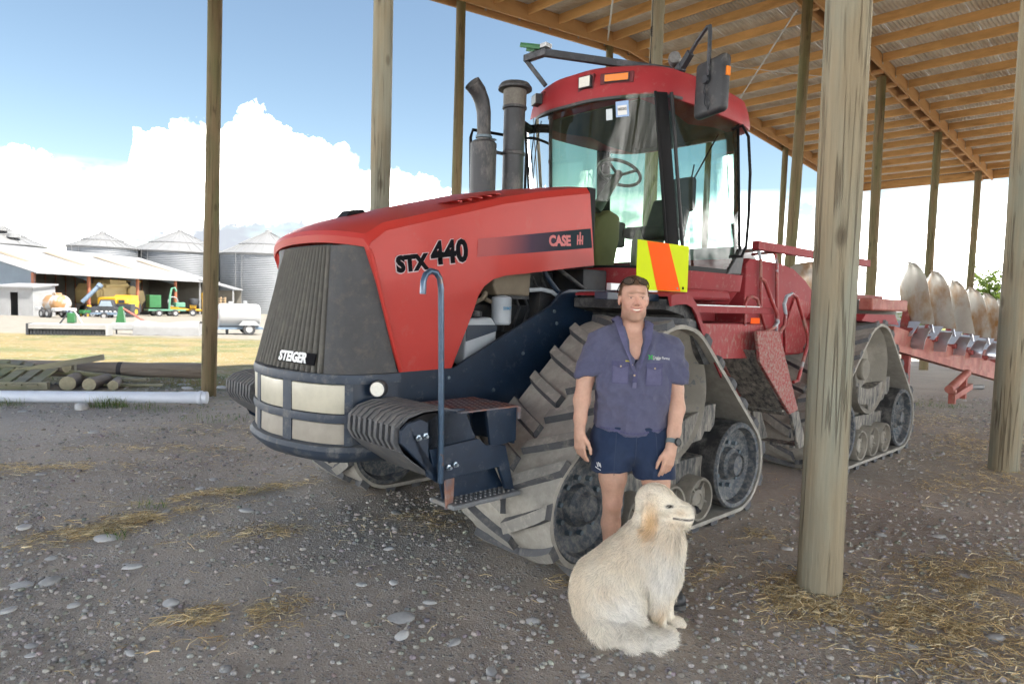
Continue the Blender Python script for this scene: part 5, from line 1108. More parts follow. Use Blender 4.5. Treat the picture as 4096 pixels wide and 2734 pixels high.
scalp = np.maximum(scalp, np.clip((H_[:, 1]+.020)/.012, 0, 1)*np.clip((H_[:, 2]-.012)/.012, 0, 1)); scalp = np.maximum(scalp, np.clip((H_[:, 1]-.028)/.012, 0, 1)*np.clip((H_[:, 2]+.065)/.012, 0, 1))*(np.abs(H_[:, 0]) < .083)*hd
skin = skin*(1-.65*scalp[:, None])+np.array([.15, .085, .05])*.65*scalp[:, None]
skin *= (1+.12*vnoise(co, (22, 22, 12), 3)+.07*vnoise(co, (95, 95, 60), 5))[:, None]
kn = np.exp(-(((co-np.array([-.082, .02, .50]))/np.array([.05, .05, .05]))**2).sum(1))[:, None]*.3; skin = skin*(1-kn)+np.array([.46, .20, .15])*kn
set_cols(body, skin)
skin_m = material('skin', (.5, .3, .2), .52, var=.05, vscale=40, bump=.12, bscale=160, attr='Col', spec=.4)
skin_m.node_tree.nodes['Principled BSDF'].inputs['Subsurface Weight'].default_value = .12; skin_m.node_tree.nodes['Principled BSDF'].inputs['Subsurface Radius'].default_value = (.02, .007, .004); skin_m.node_tree.nodes['Principled BSDF'].inputs['Subsurface Scale'].default_value = .3
link('body', body, skin_m, MAN)
def person_keep(cen):
    h = cen-np.array([HX, HY, HZ]); a = (h[:, 2]-.060-.25*np.abs(h[:, 0])+np.clip(h[:, 1]+.05, -.05, .2)*.55 > 0)|((h[:, 1] > -.020) & (h[:, 2] > .012))|((h[:, 1] > .03) & (h[:, 2] > -.06)); return (a & (cen[:, 2] > 1.60) & (np.abs(h[:, 0]) < .084)).astype(float)+1e-9
def fur_material(name, rough=.6, tr=.22):
    m = material(name, (.5, .5, .5), rough, var=0, attr='Col', spec=.25); nt = m.node_tree; nd = nt.nodes; t = nd.new('ShaderNodeBsdfTranslucent'); mx = nd.new('ShaderNodeMixShader'); mx.inputs[0].default_value = tr
    vc = [n for n in nd if n.type == 'VERTEX_COLOR'][0]; nt.links.new(vc.outputs['Color'], t.inputs[0]); nt.links.new(nd['Principled BSDF'].outputs[0], mx.inputs[1]); nt.links.new(t.outputs[0], mx.inputs[2]); nt.links.new(mx.outputs[0], nd['Material Output'].inputs[0]); return m
hair_m = material('short_hair', (.1, .06, .03), .55, var=0, attr='Col', spec=.4)
hr = strands('hair', body, 8000, person_keep, lambda P, Nn: np.stack([(P[:, 0]-HX)*3, -.9+0*P[:, 0], .35+0*P[:, 0]], 1), lambda P: np.where(P[:, 2] > HZ+.07, .018, .010), .0008, lambda P: np.tile(np.array([[.27, .172, .10]]), (len(P), 1))*(1+.5*np.clip((HZ+.06-P[:, 2:3])/.08, 0, 1)), 3, 2, .8, .3)
link('hair', hr, hair_m, MAN)
eye_w = material('eye_white', (.62, .60, .56), .2, var=0); iris_m = material('iris', (.035, .045, .055), .15, var=0); teeth_m = material('teeth', (.78, .74, .64), .3, var=.05)
for s in (-1, 1):
    e = MB().lathe([(.0, -.0118), (.006, -.0102), (.0104, -.0056), (.0118, 0), (.0104, .0056), (.006, .0102), (0, .0118)], 16, TR(*HP(s*.030, -.0810, .0040))).build('eye', eye_w, MAN, smooth=80)
    MB().lathe([(.0, .0012), (.0050, .0008), (.0064, -.001)], 12, TR(*HP(s*.030-.0003, -.0925, .0040)) @ Matrix.Rotation(math.pi/2, 4, 'X')).build('iris', iris_m, e, smooth=80)
tm = MB(); tn = len(MOUTH)-1
for p, r in zip(MOUTH, mr_):
    x, y, z = p[0]*.97, p[1]+.0022, p[2]; tm.v += [HP(x, y, z+r*1.05), HP(x, y-.0006, z), HP(x, y+.0006, z-r*.85), HP(x, y+.006, z)]
for i in range(tn):
    for j in range(4): j2 = (j+1) % 4; tm.f.append((4*i+j, 4*i+j2, 4*i+4+j2, 4*i+4+j))
tm.build('teeth', teeth_m, MAN, smooth=60)

# shirt
S_ = Field(lin(-.36, .36, .005), lin(-.22, .24, .005), lin(.86, 1.56, .005))
S_.ell((0, .02, 1.30), (.192, .132, .22), .03).cap((0, .02, 1.20), (0, .022, .90), .123, .121, .04, sq=(.60, 1, 1)).cap((-.155, .022, 1.442), (.165, .022, 1.408), .070, .068, .04).cap((-.06, .03, 1.475), (.05, .03, 1.462), .066, .066, .05)
S_.chain([((-.180, .022, 1.425), .083), ((-.222, .03, 1.30), .072), ((-.258, .03, 1.20), .070)], .035).chain([((.192, .022, 1.388), .083), ((.227, .033, 1.28), .072), ((.250, .035, 1.16), .070)], .035)
def plane(px, py, pz, nx_, ny_, nz2): return lambda X, Y, Z: (X-px)*nx_+(Y-py)*ny_+(Z-pz)*nz2
S_.clip(lambda X, Y, Z: np.where(np.abs(X) < .200, (.935-.012*np.cos(X*18)-.02*(Y < -2)) - Z, -1.0))
S_.clip(lambda X, Y, Z: np.where(X < -.197, (1.247+(X+.26)*.28)-Z, -1.)).clip(lambda X, Y, Z: np.where(X > .197, (1.222-(X-.25)*.15)-Z, -1.))
# neck hole and open V placket
S_.cap((HX, .01, 1.56), (HX, .035, 1.44), .076, .070, .006, sub=True)
S_.clip(lambda X, Y, Z: np.where((Y < -.0) & (Z > 1.265), np.minimum(.054*np.clip((Z-1.275)/.20, 0, 1.3)-np.abs(X-HX-.004), .02), -1.0))
shirt = S_.mesh('shirt', 2)
def folds(P):
    x, y, z = P.T
    def rid(Q, seed): return 1-np.abs(vnoise(Q, (1, 1, 1), seed))*2.2       # sharp ridges
    a = vnoise(P, (7, 7, 3.0), 1)*.014+rid(np.stack([x*10+z*9, y*7, z*6-x*6], 1), 4)*.0105+rid(np.stack([x*9-z*8, y*7, z*6+x*6], 1), 6)*.009+vnoise(P, (30, 30, 18), 9)*.0018
    hem_ = np.clip((1.10-z)/.12, 0, 1); a += hem_*.009*vnoise(P, (15, 15, 2.5), 12)
    slv = np.clip((np.abs(x)-.185)/.03, 0, 1); a += slv*.0075*rid(np.stack([x*7, y*6, z*17+np.abs(x)*13], 1), 21)
    pit = np.exp(-((np.abs(x)-.17)/.05)**2-((z-1.27)/.10)**2); a += pit*.008*rid(np.stack([x*10, y*6, z*12+np.abs(x)*22], 1), 33)
    return np.clip(a-.004, -.0035, .016)
displace(shirt, folds)
sc_, sn_ = co_no(shirt); scol = np.tile(np.array([.086, .090, .152]), (len(sc_), 1)); fade = np.clip(.5+.9*vnoise(sc_, (5, 5, 4), 31), 0, 1)[:, None]*.35; scol = scol*(1-fade)+np.array([.118, .118, .170])*fade
grime = np.clip(vnoise(sc_, (7, 7, 6), 41)*1.4, 0, 1)[:, None]*np.exp(-((sc_[:, 2:3]-1.05)/.10)**2)*.5; scol = scol*(1-grime)+np.array([.095, .085, .105])*grime; set_cols(shirt, scol)
cloth_shirt = material('shirt_cotton', (.06, .06, .13), .92, var=.10, vscale=60, bump=.25, bscale=420, bdist=.002, attr='Col', spec=.2, sheen=.15)
SH = link('shirt', shirt, cloth_shirt, MAN)
def bvh_of(me): me.calc_loop_triangles(); return BVHTree.FromPolygons([v.co[:] for v in me.vertices], [t.vertices[:] for t in me.loop_triangles])
SB = bvh_of(shirt)
def on_front(b, x, z, off=.003, ystart=-1):
    h_ = b.ray_cast(Vector((x, ystart, z)), Vector((0, 1, 0))); y = h_[0].y if h_[0] is not None else -.1; return Vector((x, y-off, z))
def patch(name, fn, nu, nv, mat, parent, b, off=.003, solid=.003):
    return MB().grid(lambda u, v: on_front(b, *fn(u, v), off), nu, nv).build(name, mat, parent, smooth=60, solid=solid, recalc=False)
dark_cloth = material('shirt_seam', (.070, .070, .140), .92, var=.2, vscale=90)
stitch_c = material('shirt_edge', (.13, .128, .21), .92, var=.2, vscale=80)
for s, x0, x1, zt in ((-1, -.135, -.048, 1.335), (1, .048, .140, 1.328)):
    pk = patch('pocket', lambda u, v: (x0+(x1-x0)*u, zt-.118+.100*v), 8, 8, cloth_shirt if False else material('pocket_cloth', (.102, .101, .182), .92, var=.12, vscale=40) if 'pocket_cloth' not in MATS else MATS['pocket_cloth'], SH, SB, .0035)
    patch('pocket_flap', lambda u, v: (x0-.004+(x1-x0+.008)*u, zt-.022-.016*(1-abs(2*u-1))*(1-v)+.024*v), 8, 4, dark_cloth, SH, SB, .0075)
    MB().lathe([(.0, .003), (.0055, .003), (.0055, 0)], 10, TR(*on_front(SB, (x0+x1)/2, zt-.026, .010)) @ Matrix.Rotation(math.pi/2, 4, 'X')).build('button', material('button', (.42, .32, .20), .4) if 'button' not in MATS else MATS['button'], SH)
    for xa, xb, za, zb in ((x0, x0+.003, zt-.12, zt-.02), (x1-.003, x1, zt-.12, zt-.02), (x0, x1, zt-.121, zt-.117)): patch('pocket_seam', lambda u, v: (xa+(xb-xa)*u, za+(zb-za)*v), 3, 6, dark_cloth, SH, SB, .0058, .002)
patch('placket', lambda u, v: (HX-.012+.026*u+.02*(1-v)*0, 1.195+.085*v), 3, 8, dark_cloth, SH, SB, .003)
patch('placket_box', lambda u, v: (HX-.010+.022*u, 1.190+.030*v), 3, 3, stitch_c, SH, SB, .0055, .002)
for z in (1.262, 1.318): MB().lathe([(.0, .003), (.0055, .003), (.0055, 0)], 10, TR(*on_front(SB, HX-.020 if z > 1.3 else HX-.004, z, .006)) @ Matrix.Rotation(math.pi/2, 4, 'X')).build('button', MATS['button'], SH)
patch('hem_band', lambda u, v: (-.185+.37*u, .9355-.012*math.cos((-.185+.37*u)*18)*1+.012*v+.006), 30, 1, dark_cloth, SH, SB, .002, .002)
# undershirt glimpsed in the V
MB().prism([(-.045, 1.345), (.035, 1.345), (.0, 1.27), (-.014, 1.27)], 'y', -.098, -.090).build('undershirt', material('undershirt', (.025, .03, .05), .9), MAN, loc=(0, .006, 0), smooth=0)
# collar: two flaps that stand round the neck and open down the V
def collar(s):
    m = MB(); ring = []
    for a in (90, 65, 40, 15, -10, -32):          # round the back and side of the neck
        x, y = HX+s*.074*math.cos(R(a)), .035+.080*math.sin(R(a)); h_ = SB.ray_cast(Vector((x+s*.012*math.cos(R(a)), y+.012*math.sin(R(a)), 2)), Vector((0, 0, -1))); z = h_[0].z if h_[0] is not None else 1.52; ring.append((x, y, z, Vector((s*math.cos(R(a)), math.sin(R(a)), 0))))
    for z, w in ((1.455, .052), (1.405, .040), (1.350, .026), (1.295, .012)):
        p = on_front(SB, HX+.004+s*(w+.008), z, .004); ring.append((p.x-s*.006, p.y, z, Vector((s*.8, -.6, 0))))
    st = [.034, .034, .034, .034, .032, .030, .012, .008, .006, .004]; ou = [.030, .032, .034, .040, .050, .054, .040, .026, .018, .012]; dn = [.030, .030, .030, .028, .022, .016, .012, .008, .004, .004]
    for (x, y, z, o_), a, b, c in zip(ring, st, ou, dn):
        m.v += [(x, y, z-.015), (x+o_.x*.003, y+o_.y*.003, z+a), (x+o_.x*b*.4, y+o_.y*b*.4, z+a-.002), (x+o_.x*b, y+o_.y*b, z+a-c)]
    for i in range(len(ring)-1):
        for j in range(3): m.f.append((4*i+j, 4*i+j+1, 4*i+4+j+1, 4*i+4+j))
    return m.build('collar', cloth_col, SH, smooth=50, solid=.003)
cloth_col = material('collar_cloth', (.095, .095, .178), .92, var=.15, vscale=50, bump=.2, bscale=300)
collar(1); collar(-1)
# chest logo
lg = MB()
for a in (45, 135, 225, 315):
    c_ = Vector((.070+.009*math.cos(R(a)), 1.362+.009*math.sin(R(a)))); dx_, dz_ = math.cos(R(a)), math.sin(R(a))
    poly = [(c_.x-dx_*.008, c_.y-dz_*.008), (c_.x-dz_*.0045, c_.y+dx_*.0045), (c_.x+dx_*.010, c_.y+dz_*.010), (c_.x+dz_*.0045, c_.y-dx_*.0045)]
    k = len(lg.v); lg.v += [tuple(on_front(SB, *p, .005)) for p in poly]; lg.f.append((k, k+1, k+2, k+3))
lg.build('logo_leaf', material('logo_green', (.03, .42, .06), .8, var=0), SH, smooth=0, recalc=False)
def shirt_text(body_, size, x, z, rot, mat, b=None, parent=None, off=.004):
    o = text_obj('lettering', body_, size, Matrix(((1, 0, 0, 0), (0, 0, -1, 0), (0, 1, 0, 0), (0, 0, 0, 1))), mat, parent or SH, .0002, .0006)
    ca, sa = math.cos(rot), math.sin(rot)
    for v in o.data.vertices:
        px, pz = v.co.x*ca-v.co.z*sa+x, v.co.x*sa+v.co.z*ca+z; v.co = on_front(b or SB, px, pz, off)
    return o
shirt_text('Keeley Farms', .0185, .082, 1.357, R(-5), decal_white); shirt_text('EST', .0085, .083, 1.349, R(-3), decal_white)
patch('logo_strip', lambda u, v: (.102+.020*u, 1.3485-.0012*u+.0055*v), 3, 1, decal_white, SH, SB, .004, .0006)
shirt_text('Bisley', .0100, -.068, 1.336, 0, material('label_yellow', (.70, .62, .03), .8, var=0), off=.011)
# shorts
G = Field(lin(-.26, .30, .005), lin(-.20, .22, .005), lin(.60, 1.0, .005))
G.cap((0, .025, .96), (0, .03, .86), .128, .135, .04, sq=(.62, 1, 1)).chain([((-.100, .03, .88), .125), ((-.100, .032, .66), .116)], .02).chain([((.112, .025, .88), .125), ((.148, .008, .66), .116)], .02)
G.cap((.020, -.2, .60), (.020, .2, .60), .03, .03, .01, sub=True).cap((.020, -.14, .70), (.018, -.14, .62), .012, .03, .02, sub=True)
G.clip(lambda X, Y, Z: np.where(X < .02, .688+.02*np.sin(X*9+2)-Z, .672-.01*np.cos(X*20)-Z)).clip(lambda X, Y, Z: Z-.968)
shorts = G.mesh('shorts', 2)
displace(shorts, lambda P: vnoise(np.stack([P[:, 0]*10, P[:, 1]*8, P[:, 2]*22+np.abs(P[:, 0])*16], 1), (1, 1, 1), 2)*.006+vnoise(P, (24, 24, 9), 7)*.002)
gc, gn = co_no(shorts); gcol = np.tile(np.array([.020, .034, .075]), (len(gc), 1)); fd = np.clip(vnoise(gc, (9, 9, 7), 8)*1.3, 0, 1)[:, None]*.4; gcol = gcol*(1-fd)+np.array([.045, .062, .10])*fd; set_cols(shorts, gcol)
shorts_m = material('shorts_cotton', (.02, .03, .07), .9, var=.1, vscale=50, bump=.25, bscale=380, bdist=.002, attr='Col', spec=.2, sheen=.1)
SHO = link('shorts', shorts, shorts_m, MAN); GBV = bvh_of(shorts); seam_m = material('shorts_seam', (.034, .048, .088), .9)
patch('fly_seam', lambda u, v: (.010+.004*u, .74+.19*v), 1, 10, seam_m, SHO, GBV, .002, .0015)
for x in (-.10, .118): patch('side_seam', lambda u, v: (x+.003*u+.02*(1-v)*(1 if x > 0 else -.3), .70+.24*v), 1, 10, seam_m, SHO, GBV, .0015, .0015)
for x0, x1, z in ((-.205, .0, .700), (.055, .250, .684)): patch('leg_hem', lambda u, v: (x0+(x1-x0)*u, z+.0025*v+(.02*math.sin((x0+(x1-x0)*u)*9+2) if x1 < .03 else 0)), 14, 1, seam_m, SHO, GBV, .002, .0015)
for i, (dx, dz) in enumerate(((0, 0), (.010, .004), (.020, .001))): patch('leg_logo', lambda u, v: (-.196+dx*.7+.004*u+.006*(1-v), .735+dz+.022*v), 1, 3, decal_white, SHO, GBV, .003, .001)
patch('leg_logo', lambda u, v: (-.200+.026*u, .728-.012*u+.005*v), 4, 1, decal_white, SHO, GBV, .003, .001)
# socks and boots
boot_m = material('boot_leather', (.028, .030, .034), .5, var=.3, vscale=14, dust=.5, dcol=(.14, .135, .13), dscale=12, bump=.2, bscale=60); sock_m = material('sock', (.20, .23, .28), .95, var=.2, vscale=80)
for (ax_, ay_), (tx_, ty_) in (((-.070, .152), (-.118, -.085)), ((.237, .012), (.258, -.245))):
    B_ = Field(lin(min(ax_, tx_)-.09, max(ax_, tx_)+.09, .005), lin(ty_-.05, ay_+.10, .005), lin(-.005, .24, .005)); d_ = np.array([tx_-ax_, ty_-ay_]); d_ /= np.linalg.norm(d_)
    a_ = np.array([ax_, ay_]); at_ = lambda t, z: (*(a_+d_*t), z)
    B_.cap(at_(.0, .17), at_(.0, .09), .050, .050, .02).cap(at_(-.035, .05), at_(.10, .05), .044, .047, .03).cap(at_(.10, .048), at_(.185, .042), .047, .044, .03).ell(at_(.20, .045), (.046, .046, .042), .02)
    B_.clip(lambda X, Y, Z: Z-.165).clip(lambda X, Y, Z: .012-Z)
    bo = link('boot', B_.mesh('boot', 1), boot_m, MAN)
    so = Field(lin(min(ax_, tx_)-.10, max(ax_, tx_)+.10, .005), lin(ty_-.05, ay_+.11, .005), lin(-.005, .05, .004)); so.cap(at_(-.035, .015), at_(.10, .015), .049, .053, .02).cap(at_(.10, .015), at_(.20, .015), .053, .050, .02).clip(lambda X, Y, Z: Z-.028).clip(lambda X, Y, Z: -Z+.001)
    link('sole', so.mesh('sole', 0), material('boot_sole', (.020, .020, .022), .8, dust=.6, dcol=(.14, .135, .13)) if 'boot_sole' not in MATS else MATS['boot_sole'], bo)
    for i in range(4): MB().tube([at_(.045+.022*i-.0, .128-.018*i) if False else tuple(Vector(at_(.052+.020*i, .118-.013*i))+Vector((-d_[1]*-.022, d_[0]*-.022, 0))), tuple(Vector(at_(.058+.020*i, .126-.013*i))), tuple(Vector(at_(.052+.020*i, .118-.013*i))+Vector((-d_[1]*.022, d_[0]*.022, 0)))], .0035, 6).build('lace', decal_black, bo)
    MB().lathe([(.043, .15), (.046, .17), (.044, .215), (.040, .222)], 20, TR(ax_, ay_, 0)).build('sock', sock_m, MAN)
# watch on the near wrist
wp = Vector((.212, -.094, .895)); wdv = Vector((-.28, -.46, -1)).normalized(); WM = TR(*wp) @ rotM(wdv)
wt_ = MB().lathe([(.0335, -.013), (.0365, -.011), (.0365, .011), (.0335, .013)], 28, WM).build('watch', material('watch_strap', (.13, .17, .18), .7), MAN)
face_d = Vector((.62, -.76, .15)).normalized(); FM = TR(*(wp+face_d*.036)) @ rotM(face_d)
MB().lathe([(.0, .010), (.016, .010), (.018, .0115), (.0225, .010), (.0235, 0), (.02, -.006)], 24, FM).build('watch_case', material('watch_black', (.015, .016, .018), .4), wt_)

# sunglasses pushed up on the hair
SG = empty('sunglasses', (.69+HX, 3.75+HY, HZ)); tag(SG, 'dark sunglasses pushed up on top of the person\'s head', 'sunglasses')
sgf = material('glasses_frame', (.010, .010, .012), .25, var=0); sgl = material('glasses_lens', (.07, .055, .045), .12, var=0, spec=.8, coat=.5)
def sgp(x, z):
    z += .010; r = math.sqrt(max(0, 1-(x/.088)**2)); return Vector((x, .018-.098*r*(1-.25*(z-.07)/.05)+(z-.085)*.9, z))
for s in (-1, 1):
    O = [(s*.008, .094), (s*.020, .104), (s*.045, .104), (s*.064, .094), (s*.070, .080), (s*.060, .068), (s*.035, .066), (s*.016, .076)]
    P_ = [sgp(x, z) for x, z in O]; cen_ = sum(P_, Vector())/len(P_)-Vector((0, .006, 0)); m = MB(); m.v = [tuple(cen_)]+[tuple(p) for p in P_]; m.f = [(0, 1+i, 1+(i+1) % 8) for i in range(8)]; m.build('lens', sgl, SG, smooth=80, solid=.0015)
    MB().tube(P_+[P_[0]], .0021, 8).build('frame', sgf, SG)
    MB().tube([sgp(s*.070, .082), Vector((s*.083, .0, .070)), Vector((s*.084, .06, .045)), Vector((s*.078, .085, .03))], .0028, 8).build('temple', sgf, SG)
MB().tube([sgp(-.008, .094), sgp(0, .098)+Vector((0, -.002, 0)), sgp(.008, .094)], .0028, 8).build('bridge', sgf, SG)
# ---------------------------------------------------------------- the dog: a golden retriever type, sitting, head turned to the right
DOG = empty('dog', (.62, 3.30, 0)); tag(DOG, 'cream long-haired dog sitting in front of the man', 'dog')
D_ = Field(lin(-.34, .37, .0042), lin(-.27, .19, .0042), lin(-.008, .79, .0042))
D_.ell((-.12, .0, .18), (.165, .125, .165), .03).ell((-.075, -.075, .155), (.150, .075, .135), .03).ell((-.13, .06, .15), (.14, .075, .14), .03)
D_.cap((-.115, .01, .24), (.065, .02, .40), .150, .138, .05).ell((.140, .025, .37), (.125, .125, .165), .05).cap((.115, .02, .44), (.115, .015, .60), .132, .088, .05).ell((.175, .02, .27), (.085, .09, .12), .05)
# head
D_.ell((.120, .0, .668), (.096, .088, .086), .02).ell((.160, -.010, .650), (.066, .068, .062), .03).ell((.165, -.005, .500), (.095, .105, .110), .05).cap((.178, -.014, .640), (.258, -.032, .616), .062, .055, .025).cap((.190, -.02, .598), (.262, -.034, .588), .042, .038, .02)
D_.ell((.311, -.044, .640), (.022, .029, .021), .006)
D_.cap((.140, -.056, .706), (.172, -.056, .697), .020, .015, .02)
D_.ell((.078, -.090, .588), (.040, .018, .090), .010, ry=-.10).cap((.075, -.058, .680), (.080, -.075, .645), .026, .024, .02).ell((.10, .080, .60), (.03, .015, .08), .012)
D_.cap((.160, -.086, .668), (.190, -.082, .660), .0055, .0045, .006, sub=True)
for t in (.20, .225, .25, .275): D_.cap((t, -.10+.0*t, .606-.02*(t-.2)), (t+.02, -.098, .606-.02*(t-.18)), .030, .030, .001, sub=True) if False else None
# forelegs and paws
D_.chain([((.130, -.045, .28), .064), ((.146, -.055, .15), .044), ((.155, -.052, .055), .036)], .03).chain([((.185, .055, .28), .060), ((.203, .055, .15), .042), ((.217, .052, .055), .034)], .03)
for px_, py_ in ((.190, -.060), (.255, .045)):
    D_.ell((px_, py_, .026), (.048, .038, .028), .012)
    for t in (-.023, -.008, .008, .023): D_.ell((px_+.038, py_+t, .020), (.020, .0098, .018), .005)
# hind foot, tail sweeping forward along the ground
D_.chain([((.02, -.115, .09), .05), ((.075, -.13, .045), .036), ((.14, -.125, .03), .030)], .03)
D_.chain([((-.20, -.04, .10), .06), ((-.13, -.145, .060), .050), ((-.02, -.185, .045), .045), ((.09, -.185, .038), .042), ((.185, -.155, .032), .028)], .04)
D_.clip(lambda X, Y, Z: .002-Z)
dogm = D_.mesh('body', 2); dc, dn = co_no(dogm)
def gauss(P, c, r): return np.exp(-(((P-np.array(c))/np.array(r))**2).sum(1))
def dog_col(P):
    base = np.tile(np.array([.90, .835, .71]), (len(P), 1)); g = np.zeros(len(P))
    for c, r, w in (((.076, -.10, .588), (.046, .045, .10), 1.0), ((.10, -.05, .70), (.05, .04, .03), .35), ((.235, -.05, .630), (.035, .05, .016), .6), ((.20, -.07, .575), (.05, .04, .03), .35), ((.165, -.06, .52), (.06, .06, .05), .5), ((.02, -.05, .47), (.10, .1, .07), .25), ((-.05, -.05, .40), (.12, .14, .07), .22), ((-.25, -.05, .20), (.06, .12, .2), .22), ((.15, -.09, .13), (.03, .04, .05), .6), ((.13, -.04, .74), (.08, .05, .03), .12), ((-.14, -.14, .26), (.08, .08, .05), .2)):
        g = np.maximum(g, w*gauss(P, c, r))
    white = np.maximum.reduce([.9*gauss(P, (.16, -.09, .36), (.11, .09, .15)), .8*gauss(P, (-.05, -.14, .16), (.12, .08, .12)), .8*gauss(P, (.05, -.2, .04), (.2, .08, .06))])[:, None]
    base = base*(1-white)+np.array([.92, .90, .86])*white
    return base*(1-g[:, None])+np.array([.72, .50, .27])*g[:, None]
cols = dog_col(dc); dark = np.clip(gauss(dc, (.326, -.047, .643), (.024, .036, .024))*2.8, 0, 1)[:, None]; cols = cols*(1-dark)+np.array([.012, .012, .016])*dark
lz = .600-.10*np.clip(.235-dc[:, 0], 0, .05)*-1-.05*np.clip(dc[:, 0]-.24, 0, .1)
lipm = np.clip(1.8*np.exp(-((dc[:, 2]-lz)/.0048)**2)*(dc[:, 0] > .195)*(dc[:, 0] < .300)*(dc[:, 1] < -.03), 0, 1)[:, None]; cols = cols*(1-.9*lipm)+np.array([.03, .025, .028])*.9*lipm
eyem = np.clip(1.9*gauss(dc, (.175, -.080, .664), (.019, .03, .0075)), 0, 1)[:, None]; cols = cols*(1-eyem)+np.array([.020, .015, .013])*eyem
set_cols(dogm, cols)
dog_skin = material('dog_coat', (.8, .7, .5), .8, var=.04, attr='Col', spec=.25); link('body', dogm, dog_skin, DOG)
def dog_keep(P): return (1-.9*np.clip(2*np.exp(-((P[:, 2]-.600)/.010)**2)*(P[:, 0] > .19)*(P[:, 1] < -.03), 0, 1))*(1-.999*np.clip(2.8*gauss(P, (.326, -.047, .643), (.027, .038, .027)), 0, 1))*(1-.85*np.clip(2.4*gauss(P, (.175, -.080, .664), (.021, .03, .009)), 0, 1))*(P[:, 2] > .012)
def dog_dir(P, Nn):
    D = np.tile(np.array([-.12, -.05, -1.0]), (len(P), 1)); x, z = P[:, 0], P[:, 2]
    head_ = np.clip((z-.56)/.05, 0, 1)[:, None]; hdir = np.stack([-1+0*x, 0*x-.1, .10+0*x], 1); ear_ = np.clip(3*gauss(P, (.078, -.085, .59), (.042, .03, .10)), 0, 1)[:, None]; hdir = hdir*(1-ear_)+np.array([0, -.1, -1.])*ear_
    back = np.clip(1-np.abs((z-.22)-(x+.12)*.85-.15)/.10, 0, 1)[:, None]*(1-head_); D = D*(1-back)+np.array([-.75, 0, -.65])*back
    th = np.clip(1.6*gauss(P, (-.07, -.14, .15), (.15, .08, .13)), 0, 1)[:, None]; D = D*(1-th)+np.array([.55, -.1, -.75])*th
    tail = np.clip((.085-z)/.03, 0, 1)[:, None]*(P[:, 1:2] < -.10)*(x[:, None] < .20); D = D*(1-tail)+np.array([1.0, .15, -.18])*tail
    return D*(1-head_)+hdir*head_
def dog_len(P):
    L_ = np.full(len(P), .038); L_ = np.where(P[:, 2] > .56, .012, L_); L_ += .044*np.clip(1.4*gauss(P, (.18, -.05, .44), (.10, .12, .13)), 0, 1)+.022*gauss(P, (.13, -.06, .33), (.12, .1, .1))
    L_ = np.where((P[:, 2] < .09) & (P[:, 1] < -.10) & (P[:, 0] < .19), .055, L_); L_ = np.where((P[:, 0] > .17) & (P[:, 2] < .16) & (P[:, 1] > -.10), .010, L_); L_ += .012*gauss(P, (.085, -.08, .57), (.04, .04, .06)); return L_
fur = strands('fur', dogm, 42000, dog_keep, dog_dir, dog_len, .0013, dog_col, 11, 3, .42, .22)
fur_m = fur_material('dog_fur'); link('fur', fur, fur_m, DOG)
MB().lathe([(.0, .006), (.006, .005), (.0085, 0)], 12, TR(.331, -.057, .640) @ rotM((.8, -.6, .1))).build('nostril', material('nostril', (.004, .004, .005), .5), DOG)
# ---------------------------------------------------------------- plough behind the tractor (shed coordinates: along, across, up)
def W(a, b, z): x, y = s2w(a, b); return Vector((x, y, z))
PLO = empty('plough', W(10.2, 3.15, 0), R(43.10)); tag(PLO, 'red reversible plough with a row of tall rusty mouldboards behind the tractor', 'plough')
plo_red = material('faded_red_steel', (.30, .07, .05), .6, var=.2, vscale=4, col2=(.38, .13, .10), c2scale=2, dust=.4, dcol=(.40, .26, .20))
plo_dark = material('dark_red_cast', (.26, .045, .04), .6, var=.3, vscale=8, dust=.4, dcol=(.30, .20, .16))
steel_b = material('bright_steel', (.55, .57, .62), .3, metal=.7, var=.15, vscale=5)
mould_m = material('rusty_mouldboard', (.44, .42, .38), .32, metal=.35, var=.15, vscale=4, col2=(.30, .155, .05), c2scale=2.6, c2lo=.46, c2hi=.64, stretch=(1, 1, .5))
grey_mud = material('grey_mud_tyre', (.17, .16, .145), .9, var=.2, vscale=8)
def bz(a): return 1.30-.125*(a)          # beam height along the plough
MB().prism([(-.3, bz(-.3)-.13), (7.6, bz(7.6)-.13), (7.6, bz(7.6)+.13), (-.3, bz(-.3)+.13)], 'y', -.10, .10).build('main_beam', plo_red, PLO, smooth=0, bevel=.01)
MB().prism([(-.3, bz(-.3)-.20), (7.2, bz(7.2)-.20), (7.2, bz(7.2)-.10), (-.3, bz(-.3)-.10)], 'y', -.13, .02).build('beam_flange', plo_red, PLO, smooth=0)
def mouldboard():
    m = MB(); NU, NV = 10, 16
    def P(u, v):
        w = .255*math.sqrt(max(0, 1-max(0, (v-.50)/.50)**2.6))*(.85+.2*v); c = (u*2-1)
        return Vector((-.16*math.sin(v*1.7)+.10*c*c+.12*c*v, c*w+.10*(v-.5), v*.86))
    m.grid(P, NU, NV); return m.mesh('mouldboard', smooth=60, solid=.012, recalc=True)
mb_me = mouldboard(); mb_me.materials.append(mould_m)
share_me = MB().grid(lambda u, v: (-.03-.10*(1-v)*.6, (u*2-1)*.22*(1-.45*(1-v))+.06, -.20+.21*v), 6, 4).mesh('share', smooth=60, solid=.012); share_me.materials.append(steel_b)
fin_me = MB().prism([(0, 0), (.03, .0), (.16, .38), (.10, .40)], 'x', -.012, .012).mesh('landside', smooth=0); fin_me.materials.append(steel_b)
skim_me = MB().grid(lambda u, v: (-.10*math.sin(v*2)-.02, (u*2-1)*.10+.04*(v-.5), -.30*v), 5, 6).mesh('skimmer', smooth=60, solid=.008); skim_me.materials.append(steel_b)
